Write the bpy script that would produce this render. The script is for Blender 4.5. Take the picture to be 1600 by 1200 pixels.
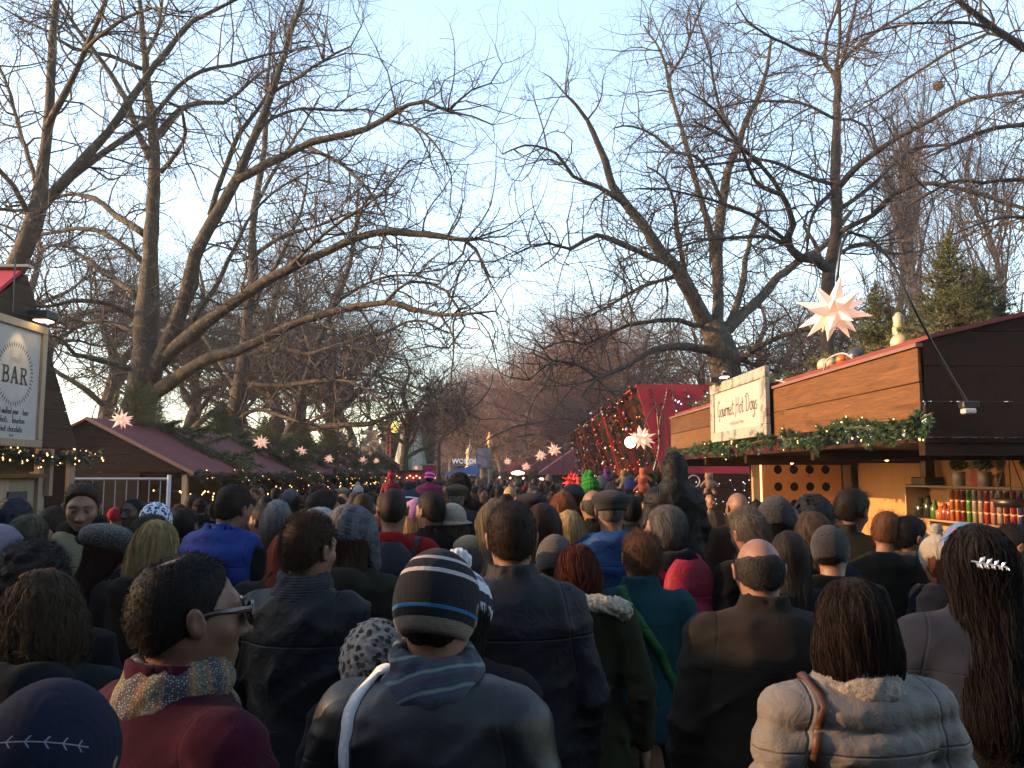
import bpy, math, random
import numpy as np
from mathutils import Vector, Matrix
for o in list(bpy.data.objects): bpy.data.objects.remove(o)
SC = bpy.context.scene
COL = SC.collection
# ------------------------------------------------------------------ camera, sky, sun, exposure
F = 1331.0; CZ = 1.95; PITCH = math.atan(142 / F)
cam = bpy.data.cameras.new('camera'); camo = bpy.data.objects.new('camera', cam); COL.objects.link(camo)
camo.location = (0, 0, CZ); camo.rotation_euler = (math.pi / 2 + PITCH, 0, 0)
cam.sensor_width = 36; cam.lens = 36 * F / 1600; cam.clip_start = 0.05; cam.clip_end = 2000
SC.camera = camo
SUN_EL, SUN_AZ_BACK = 14.0, 5.0          # degrees above the horizon; degrees behind straight left
ab, el = math.radians(SUN_AZ_BACK), math.radians(SUN_EL)
SUN_DIR = Vector((-math.cos(ab) * math.cos(el), -math.sin(ab) * math.cos(el), math.sin(el)))
W = bpy.data.worlds.new('World'); SC.world = W; W.use_nodes = True
wn = W.node_tree; wn.nodes.clear()
sky = wn.nodes.new('ShaderNodeTexSky'); sky.sky_type = 'NISHITA'; sky.sun_disc = False
sky.sun_elevation = el; sky.sun_rotation = math.atan2(SUN_DIR.x, SUN_DIR.y)
sky.altitude = 50; sky.air_density = 1.0; sky.dust_density = 1.0; sky.ozone_density = 0.4
bg = wn.nodes.new('ShaderNodeBackground'); bg.inputs['Strength'].default_value = 0.15
wo = wn.nodes.new('ShaderNodeOutputWorld')
wn.links.new(sky.outputs[0], bg.inputs[0]); wn.links.new(bg.outputs[0], wo.inputs[0])
sl = bpy.data.lights.new('sun', 'SUN'); sl.energy = 2.8; sl.angle = math.radians(0.6); sl.color = (1.0, 0.55, 0.24)
so = bpy.data.objects.new('sun', sl); COL.objects.link(so); so.location = (-40, -20, 30)
so.rotation_euler = SUN_DIR.to_track_quat('Z', 'Y').to_euler()
SC.view_settings.view_transform = 'Standard'; SC.view_settings.look = 'None'
SC.view_settings.exposure = 2.22; SC.view_settings.gamma = 1.0; SC.view_settings.use_curve_mapping = False
SC.render.engine = 'CYCLES'; SC.cycles.max_bounces = 5; SC.cycles.diffuse_bounces = 1; SC.cycles.glossy_bounces = 2
SC.cycles.transparent_max_bounces = 8; SC.cycles.use_denoising = True
RNG = np.random.default_rng(7); random.seed(7)

def P(px, py, D):
    """world point on the sight line of a pixel of the 1600x1200 photograph, D metres ahead"""
    u, v = (px - 800) / F, -(py - 600) / F
    y = math.cos(PITCH) - math.sin(PITCH) * v; z = math.sin(PITCH) + math.cos(PITCH) * v
    t = D / y
    return np.array([u * t, D, CZ + z * t])

# ------------------------------------------------------------------ objects
def link(o, parent=None, kind=None, label=None, cat=None, group=None):
    COL.objects.link(o)
    if parent is not None: o.parent = parent
    if kind: o['kind'] = kind
    if label: o['label'] = label
    if cat: o['category'] = cat
    if group: o['group'] = group
    return o
def empty(name, loc=(0, 0, 0), rz=0.0, **k):
    o = bpy.data.objects.new(name, None); o.location = loc; o.rotation_euler = (0, 0, rz); o.empty_display_size = .1
    return link(o, **k)
def mesh_np(name, V, faces, mat=None, smooth=False):
    """faces: list of int arrays (n,3)/(n,4)"""
    V = np.ascontiguousarray(V, dtype=np.float32)
    if isinstance(faces, np.ndarray): faces = [faces]
    faces = [np.asarray(f, dtype=np.int32) for f in faces if len(f)]
    me = bpy.data.meshes.new(name)
    me.vertices.add(len(V)); me.vertices.foreach_set('co', V.ravel())
    li = np.concatenate([f.ravel() for f in faces])
    tot = np.concatenate([np.full(len(f), f.shape[1], np.int32) for f in faces])
    st = np.concatenate([[0], np.cumsum(tot)[:-1]]).astype(np.int32)
    me.loops.add(len(li)); me.loops.foreach_set('vertex_index', li)
    me.polygons.add(len(tot)); me.polygons.foreach_set('loop_start', st)
    try: me.polygons.foreach_set('loop_total', tot)
    except Exception: pass
    me.polygons.foreach_set('use_smooth', np.full(len(tot), smooth, dtype=bool))
    if mat is not None: me.materials.append(mat)
    me.update(calc_edges=True)
    return me
def obj(name, me, parent=None, loc=None, rot=None, **k):
    o = bpy.data.objects.new(name, me)
    if loc is not None: o.location = loc
    if rot is not None: o.rotation_euler = rot
    return link(o, parent=parent, **k)
class MB:
    def __init__(s): s.v = []; s.f4 = []; s.f3 = []; s.n = 0
    def add(s, V, f4=None, f3=None):
        V = np.asarray(V, float); s.v.append(V)
        if f4 is not None and len(f4): s.f4.append(np.asarray(f4) + s.n)
        if f3 is not None and len(f3): s.f3.append(np.asarray(f3) + s.n)
        s.n += len(V); return s
    def box(s, lo, hi, M=None, bev=0.0):
        lo = np.array(lo, float); hi = np.array(hi, float)
        if bev <= 0:
            V = np.array([[(lo, hi)[i][0], (lo, hi)[j][1], (lo, hi)[k][2]] for i in (0, 1) for j in (0, 1) for k in (0, 1)])
            f4 = [[0, 1, 3, 2], [4, 6, 7, 5], [0, 4, 5, 1], [2, 3, 7, 6], [0, 2, 6, 4], [1, 5, 7, 3]]
            if M is not None: V = V @ M[0].T + M[1]
            return s.add(V, f4)
        V = []; idx = {}
        for i in (0, 1):
            for j in (0, 1):
                for k in (0, 1):
                    c = np.array([(lo, hi)[i][0], (lo, hi)[j][1], (lo, hi)[k][2]]); d = np.array([1 - 2 * i, 1 - 2 * j, 1 - 2 * k]) * bev
                    for a in range(3):
                        w = c + d; w[a] = c[a]; idx[(i, j, k, a)] = len(V); V.append(w)
        f4 = []; f3 = []
        for a in range(3):
            b, c = [q for q in range(3) if q != a]
            for sgn in (0, 1):
                q = []
                for (u, v) in ((0, 0), (1, 0), (1, 1), (0, 1)):
                    t = [0, 0, 0]; t[a] = sgn; t[b] = u; t[c] = v; q.append(idx[(*t, a)])
                f4.append(q)
            for u in (0, 1):
                for v in (0, 1):
                    t0 = [0, 0, 0]; t0[b] = u; t0[c] = v; t1 = list(t0); t1[a] = 1
                    f4.append([idx[(*t0, b)], idx[(*t1, b)], idx[(*t1, c)], idx[(*t0, c)]])
        for i in (0, 1):
            for j in (0, 1):
                for k in (0, 1): f3.append([idx[(i, j, k, 0)], idx[(i, j, k, 1)], idx[(i, j, k, 2)]])
        V = np.array(V)
        if M is not None: V = V @ M[0].T + M[1]
        return s.add(V, f4, f3)
    def prism(s, pts, ext):
        """planar polygon pts (n,3) extruded by ext"""
        pts = np.array(pts, float); n = len(pts)
        s.add(np.vstack([pts, pts + np.array(ext)]), [[i, (i + 1) % n, n + (i + 1) % n, n + i] for i in range(n)])
        b = s.n - 2 * n
        if n == 4: s.f4.append(np.array([[b, b + 3, b + 2, b + 1], [b + n, b + n + 1, b + n + 2, b + n + 3]]))
        else:
            s.f3.append(np.array([[b, b + i + 1, b + i] for i in range(1, n - 1)] + [[b + n, b + n + i, b + n + i + 1] for i in range(1, n - 1)]))
        return s
    def tube(s, pts, r, sides=8, cap=True):
        V, Q = tubes(np.array(pts, float)[None], np.broadcast_to(np.asarray(r, float), (len(pts),))[None], sides)
        f3 = []
        if cap:
            n = len(pts)
            f3 = [[0, i + 1, i] for i in range(1, sides - 1)] + [[(n - 1) * sides, (n - 1) * sides + i, (n - 1) * sides + i + 1] for i in range(1, sides - 1)]
        return s.add(V, Q, f3)
    def lathe(s, prof, seg=16, c=(0, 0, 0)):
        prof = np.array(prof, float); a = np.arange(seg) * 2 * math.pi / seg
        V = np.stack([np.outer(prof[:, 0], np.cos(a)), np.outer(prof[:, 0], np.sin(a)), np.outer(prof[:, 1], np.ones(seg))], -1).reshape(-1, 3) + np.array(c)
        n = len(prof); q = []
        for i in range(n - 1):
            for j in range(seg): q.append([i * seg + j, i * seg + (j + 1) % seg, (i + 1) * seg + (j + 1) % seg, (i + 1) * seg + j])
        return s.add(V, q)
    def me(s, name, mat, smooth=False):
        fs = []
        if s.f4: fs.append(np.vstack(s.f4))
        if s.f3: fs.append(np.vstack(s.f3))
        return mesh_np(name, np.vstack(s.v), fs, mat, smooth)
    def build(s, name, mat, parent=None, smooth=False, **k):
        return obj(name, s.me(name, mat, smooth), parent, **k)

def norm(v): return v / np.maximum(np.linalg.norm(v, axis=-1, keepdims=True), 1e-9)
def tubes(Pt, R, sides):
    """Pt (N,S,3) centre lines, R (N,S) radii -> verts, quads"""
    N, S = Pt.shape[:2]
    T = np.empty_like(Pt); T[:, 1:-1] = Pt[:, 2:] - Pt[:, :-2]; T[:, 0] = Pt[:, 1] - Pt[:, 0]; T[:, -1] = Pt[:, -1] - Pt[:, -2]
    T = norm(T); m = norm(T.mean(1)); ax = np.argmin(np.abs(m), 1); ref = np.eye(3)[ax][:, None, :]
    n = norm(np.cross(T, np.broadcast_to(ref, T.shape))); b = np.cross(T, n)
    a = np.arange(sides) * 2 * math.pi / sides
    V = Pt[:, :, None, :] + R[:, :, None, None] * (n[:, :, None, :] * np.cos(a)[:, None] + b[:, :, None, :] * np.sin(a)[:, None])
    idx = np.arange(N * S * sides).reshape(N, S, sides)
    q = np.stack([idx[:, :-1], np.roll(idx, -1, 2)[:, :-1], np.roll(idx, -1, 2)[:, 1:], idx[:, 1:]], -1).reshape(-1, 4)
    return V.reshape(-1, 3), q
def catmull(pts, step):
    pts = np.array(pts, float)
    if len(pts) < 3:
        n = max(2, int(np.linalg.norm(pts[-1, :3] - pts[0, :3]) / step) + 1); t = np.linspace(0, 1, n)[:, None]
        return pts[0] * (1 - t) + pts[-1] * t
    ext = np.vstack([2 * pts[0] - pts[1], pts, 2 * pts[-1] - pts[-2]]); out = []
    for i in range(1, len(ext) - 2):
        p0, p1, p2, p3 = ext[i - 1:i + 3]; n = max(1, int(np.linalg.norm(p2[:3] - p1[:3]) / step))
        t = (np.arange(n) / n)[:, None]
        out.append(.5 * (2 * p1 + (p2 - p0) * t + (2 * p0 - 5 * p1 + 4 * p2 - p3) * t ** 2 + (3 * p1 - p0 - 3 * p2 + p3) * t ** 3))
    out.append(pts[-1:]); return np.vstack(out)

# ------------------------------------------------------------------ materials
class NT:
    def __init__(s, name):
        s.m = bpy.data.materials.new(name); s.m.use_nodes = True; s.t = s.m.node_tree; s.n = s.t.nodes
        s.b = s.n['Principled BSDF']
    def nd(s, typ, ins=None, **k):
        d = s.n.new(typ)
        for a, v in k.items(): setattr(d, a, v)
        for a, v in (ins or {}).items():
            if isinstance(v, bpy.types.NodeSocket): s.t.links.new(v, d.inputs[a])
            else: d.inputs[a].default_value = v
        return d
    def noise(s, scale=5, detail=3, rough=.5, vec=None, dist=0):
        i = {'Scale': scale, 'Detail': detail, 'Roughness': rough, 'Distortion': dist}
        if vec is not None: i['Vector'] = vec
        return s.nd('ShaderNodeTexNoise', i).outputs[0]
    def ramp(s, fac, stops):
        d = s.nd('ShaderNodeValToRGB', {0: fac}); e = d.color_ramp.elements
        while len(e) < len(stops): e.new(.5)
        for q, (p, c) in zip(e, stops): q.position = p; q.color = (*c, 1) if len(c) == 3 else c
        return d.outputs[0]
    def mix(s, fac, a, b, mode='MIX'):
        d = s.nd('ShaderNodeMix', data_type='RGBA', blend_type=mode)
        for i, v in ((0, fac), (6, a), (7, b)):
            if isinstance(v, bpy.types.NodeSocket): s.t.links.new(v, d.inputs[i])
            else: d.inputs[i].default_value = v if i == 0 else ((*v, 1) if len(v) == 3 else v)
        return d.outputs[2]
    def math(s, op, a, b=0.0, c=0.0):
        return s.nd('ShaderNodeMath', {0: a, 1: b, 2: c}, operation=op).outputs[0]
    def coord(s, kind='Object', scale=None):
        o = s.nd('ShaderNodeTexCoord').outputs[kind]
        if scale is not None: o = s.nd('ShaderNodeMapping', {'Vector': o, 'Scale': scale}).outputs[0]
        return o
    def set(s, **k):
        for a, v in k.items():
            a = a.replace('_', ' '); sock = s.b.inputs[a]
            if isinstance(v, bpy.types.NodeSocket): s.t.links.new(v, sock)
            else: sock.default_value = (*v, 1) if isinstance(v, tuple) and len(v) == 3 and sock.type == 'RGBA' else v
        return s
    def bump(s, h, strength=.3, dist=.01):
        d = s.nd('ShaderNodeBump', {'Height': h, 'Strength': strength, 'Distance': dist}); s.t.links.new(d.outputs[0], s.b.inputs['Normal']); return s
def plain(name, col, rough=.6, var=.25, scale=8, **k):
    n = NT(name); c = n.mix(n.ramp(n.noise(scale, 4, vec=n.coord()), [(.3, (0, 0, 0)), (.7, (1, 1, 1))]), tuple(x * (1 - var) for x in col), tuple(min(1, x * (1 + var)) for x in col))
    n.set(Base_Color=c, Roughness=rough, **k); return n.m
def emit(name, col, st):
    n = NT(name); n.set(Base_Color=col, Emission_Color=col, Emission_Strength=st, Roughness=.4); return n.m
def bark_mat(name, a, b, c):
    n = NT(name); co = n.coord()
    patch = n.noise(2.6, 5, .6, co, 1.2); f1 = n.ramp(patch, [(.40, (0, 0, 0)), (.47, (1, 1, 1))])
    f2 = n.ramp(n.noise(5.5, 4, .6, co, .8), [(.55, (0, 0, 0)), (.60, (1, 1, 1))])
    col = n.mix(f2, n.mix(f1, a, b), c)
    n.set(Base_Color=col, Roughness=.85); n.bump(n.noise(22, 6, .7, n.coord(scale=(1, 1, .35))), .9, .04); return n.m
M = {}
M['bark'] = bark_mat('plane_bark', (.020, .0155, .011), (.036, .028, .018), (.085, .068, .036))
M['bark2'] = bark_mat('plane_bark_dark', (.018, .014, .012), (.030, .023, .018), (.05, .038, .028))
M['twig'] = plain('twig', (.034, .024, .019), .8, .35, 2)
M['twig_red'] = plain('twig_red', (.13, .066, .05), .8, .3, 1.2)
def wood_mat(name, a, b, rough=.6, sc=1.0, axis=1, stain=None, spec=.5):
    n = NT(name); s = [9 * sc] * 3; s[axis] = .6 * sc
    co = n.coord('Object', tuple(s)); rnd = n.nd('ShaderNodeObjectInfo').outputs['Random']
    off = n.nd('ShaderNodeVectorMath', {0: co, 1: n.nd('ShaderNodeCombineXYZ', {0: n.math('MULTIPLY', rnd, 37.0), 1: n.math('MULTIPLY', rnd, 91.0), 2: n.math('MULTIPLY', rnd, 13.0)}).outputs[0]}, operation='ADD').outputs[0]
    g = n.noise(3.0, 8, .65, off, 1.6)
    c = n.mix(n.ramp(g, [(.32, (0, 0, 0)), (.68, (1, 1, 1))]), a, b)
    c = n.mix(1.0, c, n.ramp(rnd, [(0, (.75, .75, .75)), (1, (1.15, 1.15, 1.15))]), 'MULTIPLY')
    kn = n.nd('ShaderNodeTexVoronoi', {'Vector': n.nd('ShaderNodeMapping', {'Vector': off, 'Scale': (.22, .9, .22)}).outputs[0] if axis == 1 else off, 'Scale': 1.0}).outputs['Distance']
    c = n.mix(n.ramp(kn, [(.05, (.8, .8, .8)), (.10, (0, 0, 0))]), c, tuple(x * .35 for x in a))
    if stain: c = n.mix(n.ramp(n.noise(1.4, 3, .5, n.coord()), [(.45, (0, 0, 0)), (.62, (.7, .7, .7))]), c, stain)
    n.set(Base_Color=c, Roughness=rough, Specular_IOR_Level=spec); n.bump(g, .35, .01); return n.m
# ------------------------------------------------------------------ trees
def grow(pos, tan, rad, N, L, r0, steps, sig, up=0.1, spread=1.0, along=.45, rng=RNG, w=None, persist=.5, taper=.35):
    i = rng.choice(len(pos), N, p=w)
    p = pos[i] + rng.normal(0, .01, (N, 3)); t = tan[i]
    rp = norm(rng.normal(0, 1, (N, 3))); rp = norm(rp - (rp * t).sum(1, keepdims=True) * t)
    d = norm(t * along + rp * spread + np.array([0, 0, up]))
    Ls = rng.uniform(.55, 1.25, N) * L; rs = np.minimum(rng.uniform(.7, 1.2, N) * r0, rad[i] * .62)
    st = (Ls / steps)[:, None]; out = [p]; j = np.zeros((N, 3))
    for k in range(steps):
        j = j * persist + rng.normal(0, sig, (N, 3)); d = norm(d + j + np.array([0, 0, up * .25])); p = p + d * st; out.append(p)
    Pt = np.stack(out, 1); R = rs[:, None] * np.linspace(1, taper, steps + 1)[None]
    return Pt, R
def flat(Pt, R, skip=1):
    T = np.empty_like(Pt); T[:, :-1] = Pt[:, 1:] - Pt[:, :-1]; T[:, -1] = T[:, -2]
    return Pt[:, skip:].reshape(-1, 3), norm(T[:, skip:].reshape(-1, 3)), R[:, skip:].reshape(-1)
def resample(limb, rng, wig):
    c = catmull(limb, .3); n = len(c)
    j = np.zeros((n, 3)); v = np.zeros(3)
    for k in range(1, n - 1): v = v * .6 + rng.normal(0, wig, 3); j[k] = v
    c[:, :3] += j * np.minimum(1, np.arange(n) / 3)[:, None]; return c
def make_tree(name, limbs, loc, label, group, seed, dens=1.0, A=(1.7, .022), B=(.85, .011), C=(.42, .0065), up=.12, mats=('bark', 'bark', 'twig'), twl=None, sides=10, trunk_n=1, skipA=.12, balls=0):
    """limbs: list of arrays (n,4) world xyz radius; the first trunk_n are the trunk"""
    rng = np.random.default_rng(seed); loc = np.array(loc, float)
    root = empty(name, loc, label=label, cat='tree', group=group)
    allp, allt, allr = [], [], []
    trunk = MB()
    for k, lb in enumerate(limbs):
        c = resample(lb, rng, .012); c[:, :3] -= loc
        R = c[:, 3] * (1 + .06 * rng.normal(0, 1, len(c)))
        if k < trunk_n: trunk.tube(c[:, :3], R, 14)
        else: MB().tube(c[:, :3], R, 8 if R[0] > .06 else 6).build('limb', M[mats[1]], root, True)
        T = norm(np.gradient(c[:, :3], axis=0)); s = slice(int(len(c) * (skipA if k >= trunk_n else .35)), None)
        allp.append(c[s, :3]); allt.append(T[s]); allr.append(R[s])
    trunk.build('trunk', M[mats[0]], root, True)
    p, t, r = np.vstack(allp), np.vstack(allt), np.concatenate(allr)
    w = 1 / (.03 + r); w /= w.sum()
    NA = int(len(p) * 1.45 * dens)
    PA, RA = grow(p, t, r, NA, A[0], A[1] * .85, 7, .21, up, rng=rng, w=w)
    pb = flat(PA, RA, 2); PB, RB = grow(*pb, int(NA * 6.0), B[0], B[1] * .82, 5, .27, up, rng=rng)
    pc = flat(PB, RB, 1); pc = tuple(np.concatenate([a, b]) for a, b in zip(pc, flat(PA, RA, 5)))
    PC, RC = grow(*pc, int(NA * 18.5), C[0] * 1.1, C[1] * .85, 3, .30, up * .5, rng=rng, taper=.5)
    cr = MB()
    for Pt, R, s in ((PA, RA, 4), (PB, RB, 3), (PC, RC, 3)): V, Q = tubes(Pt, R, s); cr.add(V, Q)
    cr.build('crown', M[mats[2]], root)
    if balls:
        me = MB().lathe([(.001, -.02), (.013, -.014), (.02, 0), (.013, .014), (.001, .02)], 8).me('seed_ball', M['twig'], True)
        tips = PB[:, -1]
        for q in tips[rng.choice(len(tips), balls, replace=False)]: obj('seed_ball', me, root, loc=q - np.array([0, 0, .1]))
    return root
def px_limb(pts, D0, D1=None, k=.86):
    """trace of a limb: (px, py, width_px); depth runs from D0 to D1"""
    D1 = D0 if D1 is None else D1; n = len(pts); out = []
    L = np.concatenate([[0], np.cumsum([math.hypot(pts[i + 1][0] - pts[i][0], pts[i + 1][1] - pts[i][1]) for i in range(n - 1)])]); L = L / L[-1]
    for (x, y, w), f in zip(pts, L):
        D = D0 + (D1 - D0) * f; q = P(x, y, D); out.append((*q, k * .5 * w * D / F))
    return np.array(out)
def W_(pts, w0, w1):
    n = len(pts); return [(x, y, w0 + (w1 - w0) * i / max(1, n - 1)) for i, (x, y) in enumerate(pts)]
def trunk_to_ground(l, flare=1.5):
    b = l[0].copy(); b2 = b.copy(); b2[2] = -.1; b2[3] *= flare; b3 = b.copy(); b3[2] = b[2] * .35; b3[3] *= 1.12
    return np.vstack([b2, b3, l])

def hero_trees():
    G = 'plane trees along the left stalls'
    # tree at the left edge
    D = 14.5
    tr = trunk_to_ground(px_limb([(15, 480, 40), (28, 413, 34), (58, 332, 30), (66, 266, 22), (75, 189, 19), (79, 105, 16), (86, 0, 13), (90, -120, 9), (95, -230, 5)], D))
    lb = [px_limb(W_([(72, 200), (95, 157), (133, 77), (165, 0), (190, -90), (205, -180)], 14, 4), D, D - 2),
          px_limb(W_([(52, 335), (101, 283), (140, 241), (168, 206), (224, 130), (276, 63), (301, 35), (367, 0), (440, -40)], 22, 4), D, D + .5),
          px_limb(W_([(85, 300), (115, 273), (182, 224), (238, 182), (277, 136), (315, 112), (360, 101), (420, 84), (480, 75)], 15, 3), D, D + 2.5),
          px_limb(W_([(50, 350), (20, 290), (-30, 240), (-90, 210)], 12, 4), D, D - 1),
          px_limb(W_([(60, 300), (30, 200), (5, 120), (-30, 40)], 10, 4), D, D + 2),
          px_limb(W_([(62, 330), (0, 325), (-70, 300)], 7, 3), D, D - 2),
          px_limb(W_([(133, 77), (175, 40), (235, 12), (300, 18)], 9, 3), D - 1.2, D - 2.5)]
    make_tree('plane_tree', [tr] + lb, (*tr[0, :2], 0), 'bare forked plane tree rising behind the tall bar kiosk', G, 11, 1.15)
    # the great tree behind the first left stall
    D = 20
    tr = trunk_to_ground(px_limb([(212, 660, 56), (225, 560, 46), (228, 480, 40), (235, 400, 28), (240, 300, 24), (240, 230, 20), (232, 150, 15), (226, 90, 12), (219, 20, 9), (216, -60, 6)], D), 1.25)
    big = px_limb(W_([(232, 600), (245, 568), (259, 547), (297, 445), (304, 402), (325, 360), (346, 322), (371, 276), (395, 217), (416, 168), (437, 108), (455, 45), (472, 0), (490, -60)], 36, 5), D, D - 1.5)
    lb = [big,
          px_limb(W_([(371, 280), (381, 276), (437, 248), (490, 224), (546, 210), (595, 189), (637, 164), (665, 159), (703, 175), (738, 182), (770, 195)], 19, 2.5), D - .8, D - 2.2),
          px_limb(W_([(700, 173), (738, 140), (766, 130), (785, 100)], 5, 2), D - 2, D - 2.3),
          px_limb(W_([(605, 187), (660, 205), (690, 240), (705, 270)], 6, 2), D - 1.4, D - 2.6),
          px_limb(W_([(480, 228), (530, 255), (570, 290), (600, 335), (605, 352)], 8, 3), D - 1.2, D - 2.6),
          px_limb(W_([(329, 335), (346, 280), (375, 210), (413, 157), (440, 95), (452, 40)], 12, 4), D - .5, D + 1),
          px_limb(W_([(405, 200), (425, 185), (470, 168), (520, 172), (570, 170), (600, 180)], 8, 2.5), D - 1, D + .5),
          px_limb(W_([(425, 145), (470, 118), (520, 85), (547, 72), (565, 40)], 7, 2.5), D - 1, D - 2.5),
          px_limb(W_([(238, 252), (217, 210), (196, 150), (175, 115), (140, 70), (100, 14), (70, -50)], 14, 5), D, D - 1.5),
          px_limb(W_([(222, 108), (175, 88), (115, 77), (73, 52), (38, 35), (0, 10)], 9, 3), D, D - 1.5),
          px_limb(W_([(245, 212), (280, 171), (315, 161), (350, 161), (371, 147), (410, 112), (440, 98)], 11, 4), D, D + 2),
          px_limb(W_([(226, 90), (248, 40), (256, -30)], 9, 4), D, D + 1),
          px_limb(W_([(252, 268), (276, 238), (290, 206), (285, 175), (250, 215)], 10, 4), D, D - 2),
          px_limb(W_([(226, 366), (182, 336), (150, 311), (105, 304), (60, 320)], 15, 4), D, D + 2),
          px_limb(W_([(222, 408), (175, 371), (133, 357), (52, 367), (0, 350)], 12, 4), D, D + 1.5),
          px_limb(W_([(215, 580), (157, 564), (115, 554), (95, 530), (60, 520)], 11, 4), D, D - 2),
          px_limb(W_([(215, 500), (168, 473), (115, 470), (63, 480), (20, 450)], 10, 4), D, D - 1.5),
          px_limb(W_([(215, 462), (168, 428), (130, 400), (100, 380)], 11, 5), D, D + 1.5),
          px_limb(W_([(218, 520), (160, 500), (110, 512), (70, 515)], 8, 3), D, D + 2),
          px_limb(W_([(245, 572), (266, 550), (315, 508), (350, 483), (412, 442), (473, 409), (535, 381), (597, 362), (658, 365), (695, 372), (726, 378), (745, 393), (765, 432)], 28, 3.5), D, D - 3.5),
          px_limb(W_([(700, 372), (740, 372), (790, 385), (815, 400)], 4, 2), D - 3.2, D - 4),
          px_limb(W_([(240, 615), (280, 589), (332, 557), (371, 547), (405, 532), (473, 498), (535, 483), (606, 473), (646, 483), (689, 492), (735, 489), (775, 486)], 26, 3), D, D - 4),
          px_limb(W_([(600, 474), (640, 440), (700, 455), (725, 512), (700, 545), (670, 542), (632, 548)], 6, 2), D - 3, D - 3.5),
          px_limb(W_([(300, 500), (340, 440), (365, 390), (395, 330), (440, 290), (480, 270)], 10, 3), D - .5, D + 2),
          px_limb(W_([(450, 420), (490, 380), (540, 340), (600, 300), (640, 250)], 8, 3), D - 1.5, D - 4)]
    make_tree('plane_tree', [tr] + lb, (*tr[0, :2], 0), 'huge bare plane tree behind the first low stall, long limbs arching over the path', G, 12, 1.1, A=(1.9, .026), B=(.95, .013), C=(.46, .0075))
    # tree by the second stall
    D = 27
    tr = trunk_to_ground(px_limb([(362, 690, 44), (368, 643, 36), (381, 566, 26), (387, 489, 20), (396, 427, 17), (395, 350, 14), (406, 280, 12), (415, 210, 10), (418, 122, 7), (425, 50, 5)], D), 1.2)
    lb = [px_limb(W_([(375, 600), (387, 600), (443, 603), (498, 595), (547, 597), (590, 621), (620, 640)], 11, 4), D, D - 3),
          px_limb(W_([(378, 560), (427, 544), (483, 553), (520, 540), (560, 545), (620, 560)], 11, 4), D, D - 2),
          px_limb(W_([(372, 610), (340, 560), (310, 520), (270, 500)], 12, 4), D, D + 2),
          px_limb(W_([(385, 510), (410, 450), (440, 400), (470, 330), (480, 280)], 11, 4), D, D + 2),
          px_limb(W_([(395, 400), (440, 370), (500, 350), (560, 330), (610, 340)], 9, 3), D, D - 1),
          px_limb(W_([(400, 320), (440, 250), (470, 200), (500, 150)], 8, 3), D, D + 2),
          px_limb(W_([(365, 660), (400, 640), (440, 650), (470, 660)], 10, 4), D, D - 2)]
    make_tree('plane_tree', [tr] + lb, (*tr[0, :2], 0), 'bare plane tree with a thick dark trunk standing behind the second low stall', G, 13, 1.0, A=(2.1, .03), B=(1.1, .016), C=(.6, .010))
    D = 31
    tr = trunk_to_ground(px_limb([(450, 700, 30), (455, 674, 26), (473, 612, 19), (489, 560, 15), (504, 523, 13), (523, 473, 10), (547, 412, 8), (556, 350, 6), (560, 300, 4)], D), 1.3)
    lb = [px_limb(W_([(455, 678), (467, 671), (523, 665), (581, 661), (615, 646), (665, 640), (720, 643), (750, 655)], 13, 3), D, D - 4),
          px_limb(W_([(480, 590), (530, 540), (600, 520), (650, 500), (700, 520)], 9, 3), D, D - 2),
          px_limb(W_([(465, 640), (430, 590), (415, 540), (410, 500)], 9, 4), D, D + 2),
          px_limb(W_([(489, 560), (470, 500), (460, 430), (450, 380)], 8, 3), D, D + 3),
          px_limb(W_([(475, 605), (540, 585), (600, 590), (650, 605), (690, 625)], 8, 3), D, D - 3),
          px_limb(W_([(523, 473), (580, 440), (640, 430), (690, 440)], 7, 3), D, D - 2)]
    make_tree('plane_tree', [tr] + lb, (*tr[0, :2], 0), 'bare plane tree with one long low limb reaching right over the path beyond the stars', G, 14, 1.0, A=(2.2, .034), B=(1.2, .018), C=(.65, .0115))
    # right side
    G2 = 'plane trees along the right stalls'
    D = 25
    tr = trunk_to_ground(px_limb([(1135, 620, 62), (1133, 580, 58), (1121, 533, 52), (1108, 505, 46)], D), 1.2)
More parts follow.
